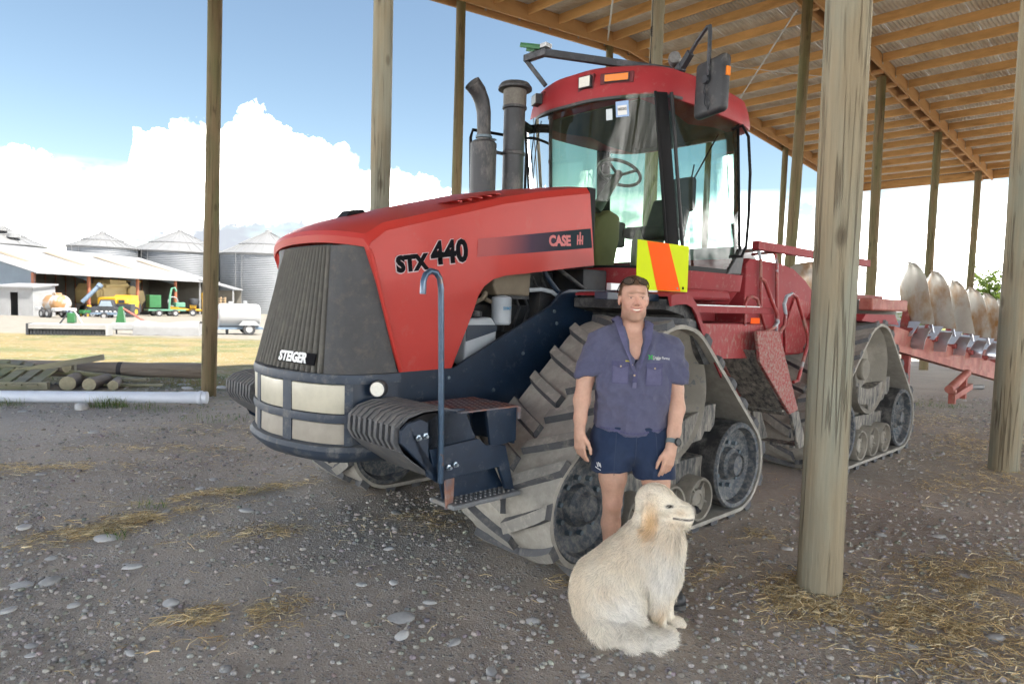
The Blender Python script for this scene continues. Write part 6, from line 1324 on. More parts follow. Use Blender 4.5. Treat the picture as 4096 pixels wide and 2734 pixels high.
leg_me = MB().prism([(-.10, 0), (.12, 0), (.10, .12), (.16, .34), (.05, .42), (-.04, .30), (-.12, .12)], 'y', -.05, .05).mesh('plough_leg', smooth=0, bevel=.012); leg_me.materials.append(plo_dark)
clamp_me = MB().box(-.14, .14, -.15, .15, -.03, .05).mesh('leg_clamp', smooth=0, bevel=.01); clamp_me.materials.append(plo_dark)
arch_me = MB().tube([(-.10, 0, .05), (-.05, 0, .16), (.08, 0, .20), (.26, 0, .15), (.34, 0, .05)], .04, 8).mesh('trip_spring', smooth=40); arch_me.materials.append(plo_dark)
tops = [(.40, 2.36), (1.5, 2.29), (2.6, 2.20), (3.7, 2.12), (4.8, 2.05), (5.9, 1.97), (7.0, 1.90)]
for i, (a, zt) in enumerate(tops):
    z0 = zt-.86; tw = R(-14)
    link('mouldboard', mb_me, None, PLO, loc=(a, -.10, z0), rot=(0, R(4), tw)); link('share', share_me, None, PLO, loc=(a-.01, -.09, z0+.02), rot=(0, 0, tw)); link('landside', fin_me, None, PLO, loc=(a+.10, -.36, z0-.12), rot=(0, 0, tw)); link('skimmer', skim_me, None, PLO, loc=(a+.12, -.22, z0-.06), rot=(0, 0, tw))
    link('plough_leg', leg_me, None, PLO, loc=(a+.05, -.02, bz(a)+.12)); link('leg_clamp', clamp_me, None, PLO, loc=(a+.05, 0, bz(a)+.14)); link('trip_spring', arch_me, None, PLO, loc=(a+.12, -.02, bz(a)+.14))
    MB().tube([(a+.02, .0, bz(a)+.35), (a+.02, -.06, z0+.25)], .035, 8).build('body_stalk', plo_dark, PLO)
for (a, b, zt, tw) in ((-.9, .85, 2.30, 75), (.1, 1.0, 2.15, 70), (1.0, 1.05, 2.05, 65)):
    link('mouldboard', mb_me, None, PLO, loc=(a, b, zt-.86), rot=(0, R(6), R(tw))); MB().tube([(a, b*.2, bz(a)+.1), (a, b, zt-.75)], .04, 8).build('body_stalk', plo_dark, PLO)
tyre = MB().lathe([(.30, -.13), (.42, -.12), (.445, -.08), (.445, .08), (.42, .12), (.30, .13)], 36, close=True).build('depth_wheel_tyre', grey_mud, PLO, loc=(-.88, .18, 1.66), rot=(R(4), R(3), 0))
MB().lathe([(.30, -.09), (.30, .09), (.05, .05), (.05, -.05)], 24, close=True).build('wheel_rim', plo_red, tyre)
MB().box(-2.2, -1.0, -.45, -.30, 1.66, 1.80).build('side_arm', plo_red, PLO, smooth=0, bevel=.02)
MB().box(-1.6, -.5, .0, .10, 1.80, 1.86).build('wheel_arm', plo_dark, PLO, smooth=0, bevel=.01)
rf = MB().tube([(.35, -.62, .62), (1.25, -.62, .80)], .055, 12).build('roller_frame', plo_red, PLO)
MB().box(.4, 1.3, -.70, -.62, .44, .52, M=Matrix.Rotation(R(-6), 4, 'Y')).build('roller_bar', plo_red, PLO, smooth=0); MB().box(.95, 1.02, -.68, -.60, .45, .75).box(.42, .49, -.68, -.60, .42, .62).build('roller_post', plo_red, PLO, smooth=0)
MB().tube([(1.3, -.55, .72), (1.55, -.4, .50), (2.6, -.3, .46), (4.2, -.2, .35)], .045, 10).build('hydraulic_ram', black_pl, PLO)
for a in (.6, 6.6): MB().box(a-.05, a+.05, -.05, .05, .0, bz(a)-.1).build('prop_stand', plo_dark, PLO, smooth=0)
MB().tube([(7.0, -.1, .45), (7.3, -.1, .3)], .06, 8).tube([(7.3, -.1, -.02), (7.3, -.1, 1.4)], .035, 8).build('rear_mast', plo_dark, PLO)
fr = MB().tube([(6.9, -.5, 1.55), (7.9, -.9, 1.55)], .03, 8).tube([(7.0, -.54, 1.25), (7.0, -.54, 1.85)], .03, 8).tube([(7.0, -.54, 1.3), (7.8, -.86, 1.55)], .025, 8).tube([(7.0, -.54, 1.30), (7.0, -.1, .5)], .03, 8).build('light_bracket', black_pl, PLO)

# ---------------------------------------------------------------- yard debris at the left: pipe, planks, logs, pallet
pvc = material('pvc', (.66, .71, .80), .4, var=.06, vscale=5, coat=.1)
PX0, PX1 = Vector((-9.4, 9.18, .093)), Vector((-4.53, 9.90, .093)); pd = (PX1-PX0).normalized()
pm = MB().tube([PX0, PX1-pd*.42, PX1-pd*.34, PX1-pd*.14, PX1-pd*.13, PX1-pd*.11, PX1-pd*.09, PX1-pd*.07, PX1-pd*.065, PX1], [.083, .083, .090, .090, .090, .100, .102, .100, .091, .091], 32)
tag(pm.build('drain_pipe', pvc, None), 'long white plastic drain pipe lying on the ground at the left', 'pipe')
old_wood = material('old_grey_timber', (.23, .215, .165), .9, var=.25, vscale=5, stretch=(.15, 1, 1), col2=(.24, .235, .13), c2scale=1.5, bump=.4, bscale=30)
old_log = material('old_log', (.20, .165, .135), .9, var=.35, vscale=7, stretch=(.08, 1, 1), col2=(.33, .29, .25), c2scale=5, c2lo=.5, c2hi=.7, bump=.9, bscale=24, bdist=.03)
cut_end = material('cut_end', (.34, .31, .21), .9, var=.2, vscale=14)
def oriented(p0, p1, roll=0):
    p0, p1 = Vector(p0), Vector(p1); d = (p1-p0).normalized(); side_ = Vector((0, 0, 1)).cross(d).normalized(); up_ = d.cross(side_); Mx = Matrix(((d.x, side_.x, up_.x, p0.x), (d.y, side_.y, up_.y, p0.y), (d.z, side_.z, up_.z, p0.z), (0, 0, 0, 1))); return Mx @ Matrix.Rotation(roll, 4, 'X'), (p1-p0).length
def plank(p0, p1, w, h, label, roll=0, name='plank', mat=None, group='boards on the timber pile'):
    Mx, L_ = oriented(p0, p1, roll); o = MB().box(0, L_, -w/2, w/2, -h/2, h/2).build(name, mat or old_wood, None, smooth=0, bevel=.004); o.matrix_world = Mx; return tag(o, label, 'plank', group)
plank((-9.9, 10.75, .52), (-6.55, 11.75, .09), .10, .075, 'long mossy plank sloping down to the right across the timber pile', 0)
plank((-9.6, 10.6, -.02), (-7.05, 11.5, .50), .09, .10, 'plank tilted up to the right, its end in the air', 0)
plank((-7.1, 11.2, .05), (-6.0, 11.45, .05), .10, .04, 'short grey board flat on the ground beside the log ends')
plank((-6.85, 11.5, .12), (-6.35, 11.6, .12), .14, .05, 'stub of pale board under the long plank end')
def log(p0, p1, r0, r1, label, bumps=.015, nm='log', group='logs by the white pipe'):
    Mx, L_ = oriented(p0, p1); m = MB(); n = 24; K = 18
    for i in range(K+1):
        t = i/K
        for j in range(n):
            a = 2*math.pi*j/n; r = (r0+(r1-r0)*t)*(1+bumps*4*mnoise.noise(Vector((t*2.5*L_, math.cos(a)*1.6, math.sin(a)*1.6+p0[0])))); m.v.append((t*L_, r*math.cos(a), r*math.sin(a)))
    for i in range(K):
        for j in range(n): j2 = (j+1) % n; m.f.append((i*n+j, i*n+j2, (i+1)*n+j2, (i+1)*n+j))
    o = m.build(nm, old_log, None, smooth=60, recalc=True); o.matrix_world = Mx; tag(o, label, 'log', group)
    for x, r in ((0, r0), (L_, r1)):
        e = MB().lathe([(.0, 0), (r*.97, 0), (r*1.0, .004), (r*.97, .008), (0, .008)], 24, TR(x-.004, 0, 0) @ Matrix.Rotation(math.pi/2, 4, 'Y')).build('cut_end', cut_end, o)
    return o
lg1 = log((-10.2, 11.9, .19), (-5.75, 12.55, .19), .125, .145, 'long weathered grey log lying behind the planks', .03)
MB().tube([(2.95, 0, 0), (3.03, 0, 0)], .147, 24).build('strap_band', material('dark_band', (.05, .045, .05), .8), lg1)
log((-7.22, 10.80, .118), (-7.6, 11.7, .118), .118, .115, 'round post stub, the larger cut end facing us', .01); log((-6.90, 10.85, .105), (-7.05, 11.6, .105), .104, .10, 'smaller round post stub, middle of three cut ends', .01); log((-6.60, 11.0, .08), (-6.9, 11.7, .08), .08, .08, 'thin round post stub, rightmost of three cut ends', .01)
log((-8.9, 11.6, .30), (-7.6, 11.35, .33), .10, .10, 'short pale post lying on top of the pile', .01)
PAL = empty('pallet', (-8.35, 10.95, .02), R(12)); tag(PAL, 'old broken timber pallet under the planks at the left edge', 'pallet')
for i in range(7): MB().box(-.75+.22*i, -.60+.22*i, -.55, .60, .22, .25).build('slat', old_wood, PAL, smooth=0, rot=(R(14), 0, 0))
for y in (-.5, .5): MB().box(-.80, .85, y-.05, y+.05, .02 if y < 0 else .2, .14 if y < 0 else .36).build('bearer', old_wood, PAL, smooth=0)

# ---------------------------------------------------------------- farm yard behind: open barn, hut, silos, machines
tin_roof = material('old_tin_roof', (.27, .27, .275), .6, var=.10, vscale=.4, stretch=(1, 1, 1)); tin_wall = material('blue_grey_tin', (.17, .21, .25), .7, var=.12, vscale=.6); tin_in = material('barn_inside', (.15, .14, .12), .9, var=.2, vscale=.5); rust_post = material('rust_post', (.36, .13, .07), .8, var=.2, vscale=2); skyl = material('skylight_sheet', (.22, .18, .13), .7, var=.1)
BARN = empty('barn', (-50.2, 70, -1.35), math.atan2(27, 5.2)); tag(BARN, 'long open-fronted machinery barn with pale tin roof across the yard', 'barn')
def BW(u, w): c, s = math.cos(math.atan2(27, 5.2)), math.sin(math.atan2(27, 5.2)); return Vector((-50.2+u*c-w*s, 70+u*s+w*c))
EZ, RZ_, HWD, BL = 4.80, 8.15, 13.0, 30.0
NS_ = 20
for i in range(NS_):
    x0, x1 = -.4+i*(BL+.8)/NS_, -.4+(i+1)*(BL+.8)/NS_-.012; sk = (i % 5 == 2)
    MB().prism([(-.6, EZ-.12), (HWD, RZ_), (HWD, RZ_+.05), (-.6, EZ-.06)], 'x', x0, x1).build('roof_sheet', tin_roof, BARN, smooth=0)
    MB().prism([(HWD, RZ_), (2*HWD+.6, EZ-.12), (2*HWD+.6, EZ-.06), (HWD, RZ_+.05)], 'x', x0, x1).build('roof_sheet', tin_roof, BARN, smooth=0)
    if sk: MB().prism([(.6+2, EZ+.70), (HWD-3, RZ_-.60), (HWD-3, RZ_-.59), (2.6, EZ+.72)], 'x', x0+.2, x1-.3).build('skylight', skyl, BARN, smooth=0)
MB().prism([(0, 0), (2*HWD, 0), (2*HWD, EZ-.1), (HWD, RZ_-.1), (0, EZ-.1)], 'x', 0, .12).build('gable_wall', tin_wall, BARN, smooth=0)
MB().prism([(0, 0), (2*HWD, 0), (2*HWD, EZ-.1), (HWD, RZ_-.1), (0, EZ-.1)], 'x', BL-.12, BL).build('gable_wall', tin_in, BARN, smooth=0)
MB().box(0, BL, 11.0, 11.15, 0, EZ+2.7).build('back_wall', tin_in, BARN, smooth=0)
for u in np.arange(1.5, BL, 1.5): MB().box(u-.04, u+.04, 10.90, 11.0, 0, EZ+2.6).build('wall_stud', rust_post if int(u*2) % 3 == 0 else tin_in, BARN, smooth=0)
for z in (1.2, 2.6, 4.0): MB().box(0, BL, 10.86, 10.9, z-.05, z+.05).build('wall_girt', tin_in, BARN, smooth=0)
for u in (0.05, 7.2, 14.8, 21.8, 29.6): MB().box(u-.14, u+.14, 0, .25, 0, EZ-.1).build('post', rust_post, BARN, smooth=0); MB().prism([(0, EZ-.15), (2.6, EZ-.15), (.2, EZ-.75)], 'x', u-.03, u+.03).build('gusset', tin_wall, BARN, smooth=0)
MB().box(-.4, BL+.4, -.75, -.55, EZ-.20, EZ-.05).build('gutter', tin_roof, BARN, smooth=0)
def at2(px, Y): return (px-1174)/1531*Y
HUT = empty('hut', (at2(38, 66), 66, -1.28), math.atan2(27, 5.2)-math.pi/2+R(8)); tag(HUT, 'small pale tin hut with dark open doorway at the left of the barn', 'hut')
white_tin = material('white_tin', (.27, .27, .27), .65, var=.12, vscale=1.2)
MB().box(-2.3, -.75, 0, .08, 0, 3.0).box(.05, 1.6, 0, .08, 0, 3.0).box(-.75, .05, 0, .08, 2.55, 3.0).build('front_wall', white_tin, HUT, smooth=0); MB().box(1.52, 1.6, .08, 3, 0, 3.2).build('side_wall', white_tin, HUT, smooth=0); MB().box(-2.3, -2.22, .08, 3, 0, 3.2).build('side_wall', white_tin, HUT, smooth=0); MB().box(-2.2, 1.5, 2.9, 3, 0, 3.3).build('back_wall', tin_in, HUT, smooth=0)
MB().prism([(-.3, 2.98), (3.2, 3.35), (3.2, 3.5), (-.3, 3.15)], 'x', -2.5, 1.8).build('roof', tin_roof, HUT, smooth=0)
silo_m = bpy.data.materials.new('silo_steel'); silo_m.use_nodes = True
def _silo():
    nt = silo_m.node_tree; nd = nt.nodes; bs = nd['Principled BSDF']; bs.inputs['Base Color'].default_value = (.50, .52, .54, 1); bs.inputs['Roughness'].default_value = .5; bs.inputs['Metallic'].default_value = .35
    tcn = nd.new('ShaderNodeTexCoord'); w = nd.new('ShaderNodeTexWave'); w.bands_direction = 'Z'; w.inputs['Scale'].default_value = 1.1; nt.links.new(tcn.outputs['Object'], w.inputs['Vector']); b = nd.new('ShaderNodeBump'); b.inputs['Strength'].default_value = .7; b.inputs['Distance'].default_value = .05; nt.links.new(w.outputs['Fac'], b.inputs['Height']); nt.links.new(b.outputs[0], bs.inputs['Normal'])
    nz = nd.new('ShaderNodeTexNoise'); nz.inputs['Scale'].default_value = .6; nt.links.new(tcn.outputs['Object'], nz.inputs['Vector']); cr = nd.new('ShaderNodeValToRGB'); cr.color_ramp.elements[0].color = (.18, .19, .20, 1); cr.color_ramp.elements[1].color = (.24, .25, .265, 1); nt.links.new(nz.outputs['Fac'], cr.inputs[0]); nt.links.new(cr.outputs[0], bs.inputs['Base Color'])
_silo(); silo_roof = material('silo_roof', (.26, .26, .26), .5, metal=.3, var=.08, vscale=.5); silo_dark = material('silo_ring', (.20, .20, .20), .7)
def silo(x, y, r, eave, apex, label, hatch=False):
    S0 = empty('grain_silo', (x, y, -1.5)); tag(S0, label, 'silo', 'grain silos behind the barn')
    e = eave+1.5; ap = apex+1.5; MB().lathe([(r, 0), (r, e)], 56).build('silo_wall', silo_m, S0, smooth=60); mid = .62; rf_ = MB().lathe([(r+.25, e-.12), (r+.25, e), (r*mid, e+(ap-e)*(1-mid)*.95)], 48).lathe([(r*mid+.05, e+(ap-e)*(1-mid)*.95+.16), (.5, ap-.35), (.5, ap), (0, ap+.1)], 48).build('silo_roof', silo_roof, S0, smooth=20)
    MB().lathe([(r*mid+.02, e+(ap-e)*(1-mid)*.95-.02), (r*mid+.03, e+(ap-e)*(1-mid)*.95+.16)], 48).build('roof_step', silo_dark, rf_); MB().lathe([(r+.02, e-.35), (r+.02, e-.12)], 48).build('eave_ring', silo_dark, S0)
    for k in range(28):
        a = 2*math.pi*k/28; MB().tube([((r+.22)*math.cos(a), (r+.22)*math.sin(a), e+.04), (r*mid*math.cos(a), r*mid*math.sin(a), e+(ap-e)*(1-mid)*.95+.05)], .05, 4).build('roof_rib', silo_roof, rf_, smooth=0); MB().tube([(r*mid*math.cos(a), r*mid*math.sin(a), e+(ap-e)*(1-mid)*.95+.2), (.5*math.cos(a), .5*math.sin(a), ap-.3)], .05, 4).build('roof_rib', silo_roof, rf_, smooth=0)
    if hatch:
        for dx, hz in ((2.5, .55), (4.6, .45)): MB().lathe([(.9, -.3), (.9, .3), (.4, .7), (0, .75)], 16, TR(dx, -2.2, e+(ap-e)*(1-dx/r)*.9+.3)).build('roof_vent', silo_dark if dx < 3 else silo_roof, rf_)
    for dx in (-.5, .5): MB().tube([(dx-r*.25, -r-.05, 0), (dx-r*.25, -r-.05, e)], .04, 4).build('ladder_rail', silo_dark, S0, smooth=0)
    return S0
silo(-57.3, 115, 7.6, 8.45, 12.4, 'wide grain silo, middle one, partly behind the greenish pole'); silo(-42.2, 115, 7.6, 8.45, 12.7, 'grain silo showing between the greenish pole and the red hood'); silo(-64.4, 105, 4.8, 8.40, 10.9, 'narrower grain silo rising over the barn ridge'); silo(-83.5, 108, 6.6, 8.6, 12.2, 'grain silo with roof vents at the left edge', True)
for i, x in enumerate((-49.9, -49.2)): tag(MB().tube([(x, 114, -1.5), (x, 114, 8.6)], .10, 6).tube([(x-.5, 114, 8.6), (x+.9, 114, 8.6)], .06, 6).tube([(x-.3, 114.2, 5), (x+.5, 114.2, 5)], .05, 6).build('elevator_leg', silo_dark), ('dark elevator leg between two silos, nearer the middle silo', 'dark elevator leg between two silos, nearer the right one')[i], 'elevator', 'elevator legs between silos')

# machines
rubber_far = material('far_tyre', (.045, .045, .048), .85); tan_p = material('tan_machine', (.40, .30, .13), .6, var=.15, vscale=.8); yel = material('yellow_machine', (.55, .30, .015), .5, var=.12, vscale=.9); drk = material('dark_machine', (.035, .037, .042), .6, var=.3, vscale=1.5); grn = material('green_machine', (.02, .12, .035), .5, var=.2, vscale=2); grn2 = material('pale_green_machine', (.10, .24, .16), .5, var=.2, vscale=2); wht = material('white_machine', (.34, .34, .33), .5, var=.1, vscale=1.5, col2=(.30, .16, .06), c2scale=.7, c2lo=.44, c2hi=.54); wht2 = material('white_paint', (.34, .34, .34), .5, var=.08, vscale=2); gryb = material('blue_grey_machine', (.14, .19, .25), .6, var=.2, vscale=1)
def far_wheel(parent, x, y, r, w, hub=None, hm=None):
    o = MB().lathe([(r*.55, -w/2), (r*.94, -w/2), (r, -w*.35), (r, w*.35), (r*.94, w/2), (r*.55, w/2)], 24, Matrix.Rotation(math.pi/2, 4, 'X'), close=True).build('wheel', rubber_far, parent, loc=(x, y, r)); MB().lathe([(.02, -w*.4), (r*.56, -w*.42), (r*.56, w*.42), (.02, w*.4)], 16, Matrix.Rotation(math.pi/2, 4, 'X')).build('rim', hm or wht2, o); return o
# tanker
t = empty('tank_trailer', (at2(128, 62), 62, gz(at2(128, 62), 62)), R(-28)); tag(t, 'white and rusty round tank on a wheeled trailer outside the barn', 'trailer'); t.scale = (.76, .76, .76)
MB().lathe([(.0, -1.75), (.55, -1.70), (.95, -1.45), (1.05, -1.2), (1.05, 1.2), (.95, 1.45), (.55, 1.70), (0, 1.75)], 32, TR(0, 0, 1.75) @ Matrix.Rotation(math.pi/2, 4, 'Y')).build('tank', wht, t, smooth=50)
MB().box(-.35, .45, -.4, .4, 2.75, 3.05).build('hatch', wht, t, smooth=0, bevel=.04); MB().box(-2.2, 2.2, -.45, .45, .75, .95).build('chassis', drk, t, smooth=0); MB().prism([(1.9, .8), (4.6, .35), (4.6, .48), (1.9, 1.0)], 'y', -.12, .12).build('drawbar', gryb, t, smooth=0)
for x in (-.9, .35):
    for y in (-1.15, 1.15): far_wheel(t, x, y, .52, .4)
for x in (-2.0, 1.6): MB().box(x-.45, x+.45, -1.25, 1.25, .85, 1.25).build('mudguard', wht2, t, smooth=0, bevel=.08)
# combine
t = empty('combine_harvester', (at2(255, 84), 84, -1.4), math.atan2(27, 5.2)); tag(t, 'big tan combine harvester inside the barn', 'harvester')
MB().prism([(-3.9, 1.5), (-4.1, 3.1), (-3.5, 3.9), (1.2, 3.9), (1.8, 3.3), (3.6, 3.2), (4.0, 2.0), (3.2, 1.2)], 'y', -1.5, 1.5).build('body', tan_p, t, smooth=0, bevel=.05); MB().box(-1.6, 1.0, -1.2, 1.2, 3.9, 4.45).build('grain_tank', tan_p, t, smooth=0, bevel=.04); MB().prism([(1.9, 2.4), (2.0, 4.3), (3.5, 4.3), (3.7, 2.4)], 'y', -1.0, 1.0).build('cab', drk, t, smooth=0, bevel=.05); MB().box(1.8, 3.7, -1.1, 1.1, 4.3, 4.45).build('cab_roof', yel, t, smooth=0)
MB().lathe([(.0, 0), (.65, 0), (.65, .25), (0, .25)], 24, TR(1.2, -1.75, 3.1) @ Matrix.Rotation(math.pi/2, 4, 'X')).build('pulley', tan_p, t); MB().tube([(-3.0, -1.7, 3.6), (.4, -1.8, 3.9)], .22, 12).build('unload_auger', tan_p, t); MB().box(-3.0, 1.2, -1.56, -1.5, 1.7, 3.2).build('side_panel', tan_p, t, smooth=0, bevel=.03)
for x, r in ((2.0, .95), (-2.6, .62)):
    for y in (-1.5, 1.5): far_wheel(t, x, y, r, .6, hm=yel)
for x in (-3.6, -3.2): MB().tube([(x, -1.6, 1.5), (x, -1.6, 4.2)], .04, 6).build('ladder_rail', tan_p, t)
# yellow baler
t = empty('yellow_harvester', (at2(254, 78)+1.2, 78, -1.3), math.atan2(27, 5.2)+R(6)); tag(t, 'yellow field machine with rounded nose parked in front of the combine', 'harvester')
MB().prism([(-2.6, .9), (-2.6, 2.2), (.2, 2.3), (.4, 2.5), (1.4, 2.5), (1.4, .8)], 'y', -1.1, 1.1).build('body', yel, t, smooth=0, bevel=.06); MB().lathe([(.0, 1.2), (.5, 1.1), (.8, .6), (.85, 0)], 24, TR(1.35, 0, 1.6) @ Matrix.Rotation(math.pi/2, 4, 'Y')).build('nose', yel, t, smooth=50); MB().tube([(-2.3, -1.2, 1.5), (.0, -1.2, 1.5)], .45, 18).build('drum', yel, t); MB().box(-2.9, .1, -1.25, 1.25, .75, .95).build('frame', drk, t, smooth=0); MB().box(2.12, 2.16, -.4, .3, 1.7, 1.85).build('name_strip', gryb, t, smooth=0)
for x in (-1.8, .8): [far_wheel(t, x, y, .6, .5, hm=yel) for y in (-1.0, 1.0)]
# auger elevator
t = tag(MB().tube([(at2(186, 74), 74, .3), (at2(224, 75), 75, 2.1)], .24, 14).tube([(at2(224, 75), 75, 2.05), (at2(230, 75.2), 75.2, 2.35)], .34, 14).build('grain_auger', gryb), 'grey tube auger slanting up beside the barn post', 'auger')
# ride-on mower
t = empty('ride_on_mower', (at2(190, 71)+.5, 71, -1.2), R(75)); tag(t, 'little green and yellow ride-on mower by the barn post', 'mower')
MB().box(-.9, .3, -.35, .35, .35, .75).build('body', grn, t, smooth=0, bevel=.08); MB().prism([(-.1, .75), (.0, 1.3), (.12, 1.3), (.35, .8)], 'y', -.25, .25).build('seat', yel, t, smooth=0, bevel=.05); MB().tube([(-.45, 0, .75), (-.3, 0, 1.1)], .03, 8).lathe([(.2, -.02), (.2, .02)], 14, TR(-.28, 0, 1.12)).build('steering', drk, t)
for x, r in ((-.6, .25), (.35, .38)): [far_wheel(t, x, y, r, .25, hm=yel) for y in (-.45, .45)]
# dark utility vehicle with trailer tray
t = empty('utility_vehicle', (at2(222, 72)+.8, 72, -1.25), R(20)); tag(t, 'dark small utility vehicle parked between barn posts', 'vehicle')
MB().prism([(-1.6, .5), (-1.6, 1.15), (-.6, 1.2), (-.3, 1.95), (.75, 1.95), (1.0, 1.15), (1.7, 1.05), (1.7, .5)], 'y', -.75, .75).build('body', drk, t, smooth=0, bevel=.05); MB().prism([(-.45, 1.25), (-.22, 1.82), (.65, 1.82), (.85, 1.25)], 'y', -.765, .765).build('side_window', material('far_glass', (.25, .30, .34), .15), t, smooth=0)
for x in (-1.0, 1.1): [far_wheel(t, x, y, .34, .25) for y in (-.72, .72)]
t = empty('flat_trailer', (at2(228, 68)+.9, 68, -1.2), R(15)); tag(t, 'low flat trailer loaded with pale stones before the dark vehicle', 'trailer')
MB().box(-1.5, 1.3, -.8, .8, .45, .62).build('tray', gryb, t, smooth=0); [MB().lathe([(.0, -.12), (.14, -.06), (.16, .02), (.1, .1), (0, .13)], 10, TR(-1.0+.4*i, -.4+.1*(i % 3), .72)).build('load_stone', wht2, t) for i in range(5)]; MB().tube([(1.3, 0, .5), (2.6, 0, .4)], .06, 8).build('drawbar', drk, t); [far_wheel(t, -.2, y, .33, .2) for y in (-.9, .9)]
t = empty('black_bin', (at2(268, 74)+.6, 74, -1.25), R(10)); tag(t, 'black hopper bin with a yellow top by the middle post', 'bin')
MB().prism([(-.95, .1), (-.8, 0), (.8, 0), (.95, .1), (1.05, 1.5), (-1.05, 1.5)], 'y', -.6, .6).build('hopper', drk, t, smooth=0, bevel=.05); MB().box(-.5, .5, -.45, .45, 1.5, 2.1).build('top', yel, t, smooth=0, bevel=.12); MB().box(-.3, .3, -.47, -.44, 1.6, 1.95).build('panel', drk, t, smooth=0)
t = empty('pump_trailer', (at2(357, 86)+1.0, 86, -1.4), math.atan2(27, 5.2)-R(30)); tag(t, 'green pump trailer with a curled hose at the barn', 'trailer')
MB().box(-2.0, -.6, -.6, .6, 1.1, 2.7).build('pump_box', grn, t, smooth=0, bevel=.04); MB().box(-2.2, 2.4, -.7, .7, .7, .9).build('frame', grn2, t, smooth=0); MB().tube([(.6, 0, .9), (.7, 0, 2.6), (.9, 0, 3.6), (1.3, 0, 3.7), (1.5, 0, 3.2)], .14, 10).build('hose_riser', grn2, t); MB().tube([(1.1+.6*math.cos(a), .1*a/6, 1.9+.6*math.sin(a)) for a in np.linspace(0, 12.5, 40)], .06, 8).build('hose_coil', wht2, t); MB().box(1.2, 2.4, -.6, .6, 1.2, 1.8).build('side_tank', grn2, t, smooth=0, bevel=.05)
[far_wheel(t, x, y, .42, .3) for x in (-1.0, 1.0) for y in (-.9, .9)]
t = empty('yellow_implement', (at2(420, 90)+1.0, 90, -1.4), math.atan2(27, 5.2)-R(55)); tag(t, 'yellow drawn implement with a long drawbar at the barn end', 'implement')
MB().tube([(-2.6, 0, .9), (3.4, 0, .7)], .16, 8).build('drawbar', yel, t); MB().lathe([(.0, -.5), (.6, -.4), (.7, 0), (.6, .4), (0, .5)], 20, TR(.3, 0, 1.9)).build('hopper', drk, t); MB().box(-.2, .6, -.4, .4, 1.0, 1.7).build('gearbox', yel, t, smooth=0, bevel=.1); MB().box(1.3, 1.8, -.3, .3, .9, 2.2).lathe([(.3, 2.2), (.3, 3.0), (.1, 3.3)], 14, TR(1.5, 0, 0)).build('mast', yel, t, smooth=0); MB().prism([(-2.8, .5), (-1.4, .5), (-1.6, 1.3), (-2.6, 1.3)], 'y', -.6, .6).build('blade', yel, t, smooth=0); [far_wheel(t, .2, y, .45, .3) for y in (-.9, .9)]
# leveller bar
t = empty('field_leveller', (at2(148, 28), 28.3, gz(at2(148, 28), 28.3)), R(16)); tag(t, 'low white leveller bar with dark teeth and a triangle hitch on the grass', 'implement')
MB().prism([(-.35, .28), (.30, .34), (.30, .50), (-.35, .47)], 'x', -1.48, 1.42).build('beam', material('pale_grey_paint', (.30, .29, .28), .6, var=.1, vscale=3), t, smooth=0, bevel=.01); MB().box(1.42, 1.50, -.38, .34, .02, .50).build('end_plate', wht2, t, smooth=0); MB().box(-1.50, -1.42, -.38, .34, .02, .50).build('end_plate', drk, t, smooth=0); MB().box(-1.42, 1.42, -.15, -.10, .04, .30).build('curtain', drk, t, smooth=0)
for i in range(24): MB().box(-1.38+i*.12, -1.30+i*.12, -.30, -.28, .02, .28).build('tooth', drk, t, smooth=0)
for s in (-1, 1): MB().tube([(s*.45, .1, .45), (s*.08, .2, 1.05)], .035, 6).build('hitch_arm', drk if s < 0 else wht2, t)
MB().box(-.14, .14, .0, .35, .52, .95).build('gearbox', grn, t, smooth=0, bevel=.04)
# covered mower
t = empty('covered_mower', (at2(380, 31), 31.2, gz(at2(380, 31), 31.2)), R(14)); tag(t, 'drawn mower under a grey canvas cover beside the greenish pole', 'mower')
tarp = material('grey_canvas', (.28, .28, .28), .85, var=.10, vscale=3, bump=.2, bscale=8)
MB().grid(lambda u, v: (-1.38+2.76*u+.06*math.sin(u*9)*(1-v), -.55 if v < .999 else -.5, .02+.55*v+.02*math.sin(u*21)*(1-v)) if True else 0, 40, 5).grid(lambda u, v: (-1.38+2.76*u, -.5+1.2*v, .57+.06*math.sin(u*7+v*3)+.05*math.sin(math.pi*v)), 40, 8).build('canvas_cover', tarp, t, smooth=60, merge=.06)
MB().box(-1.34, 1.34, -.44, .66, .06, .50).build('mower_deck', wht2, t, smooth=0); MB().grid(lambda u, v: (1.38+.04*math.sin(u*8), -.55+1.2*u, .02+.56*v), 10, 4).build('cover_end', tarp, t, smooth=60)
MB().box(-2.4, -1.35, -.1, .3, .22, .55).build('gear_housing', wht2, t, smooth=0, bevel=.04); MB().prism([(-2.25, .5), (-2.1, 1.3), (-1.95, 1.3), (-1.85, .5)], 'y', .0, .2).build('hitch_plate', grn, t, smooth=0); MB().tube([(-1.95, .1, 1.2), (-1.1, .2, .65)], .05, 8).build('lift_arm', plo_red, t); MB().tube([(-2.2, 0, .25), (-2.2, 0, 0)], .04, 6).build('prop_stand', drk, t)
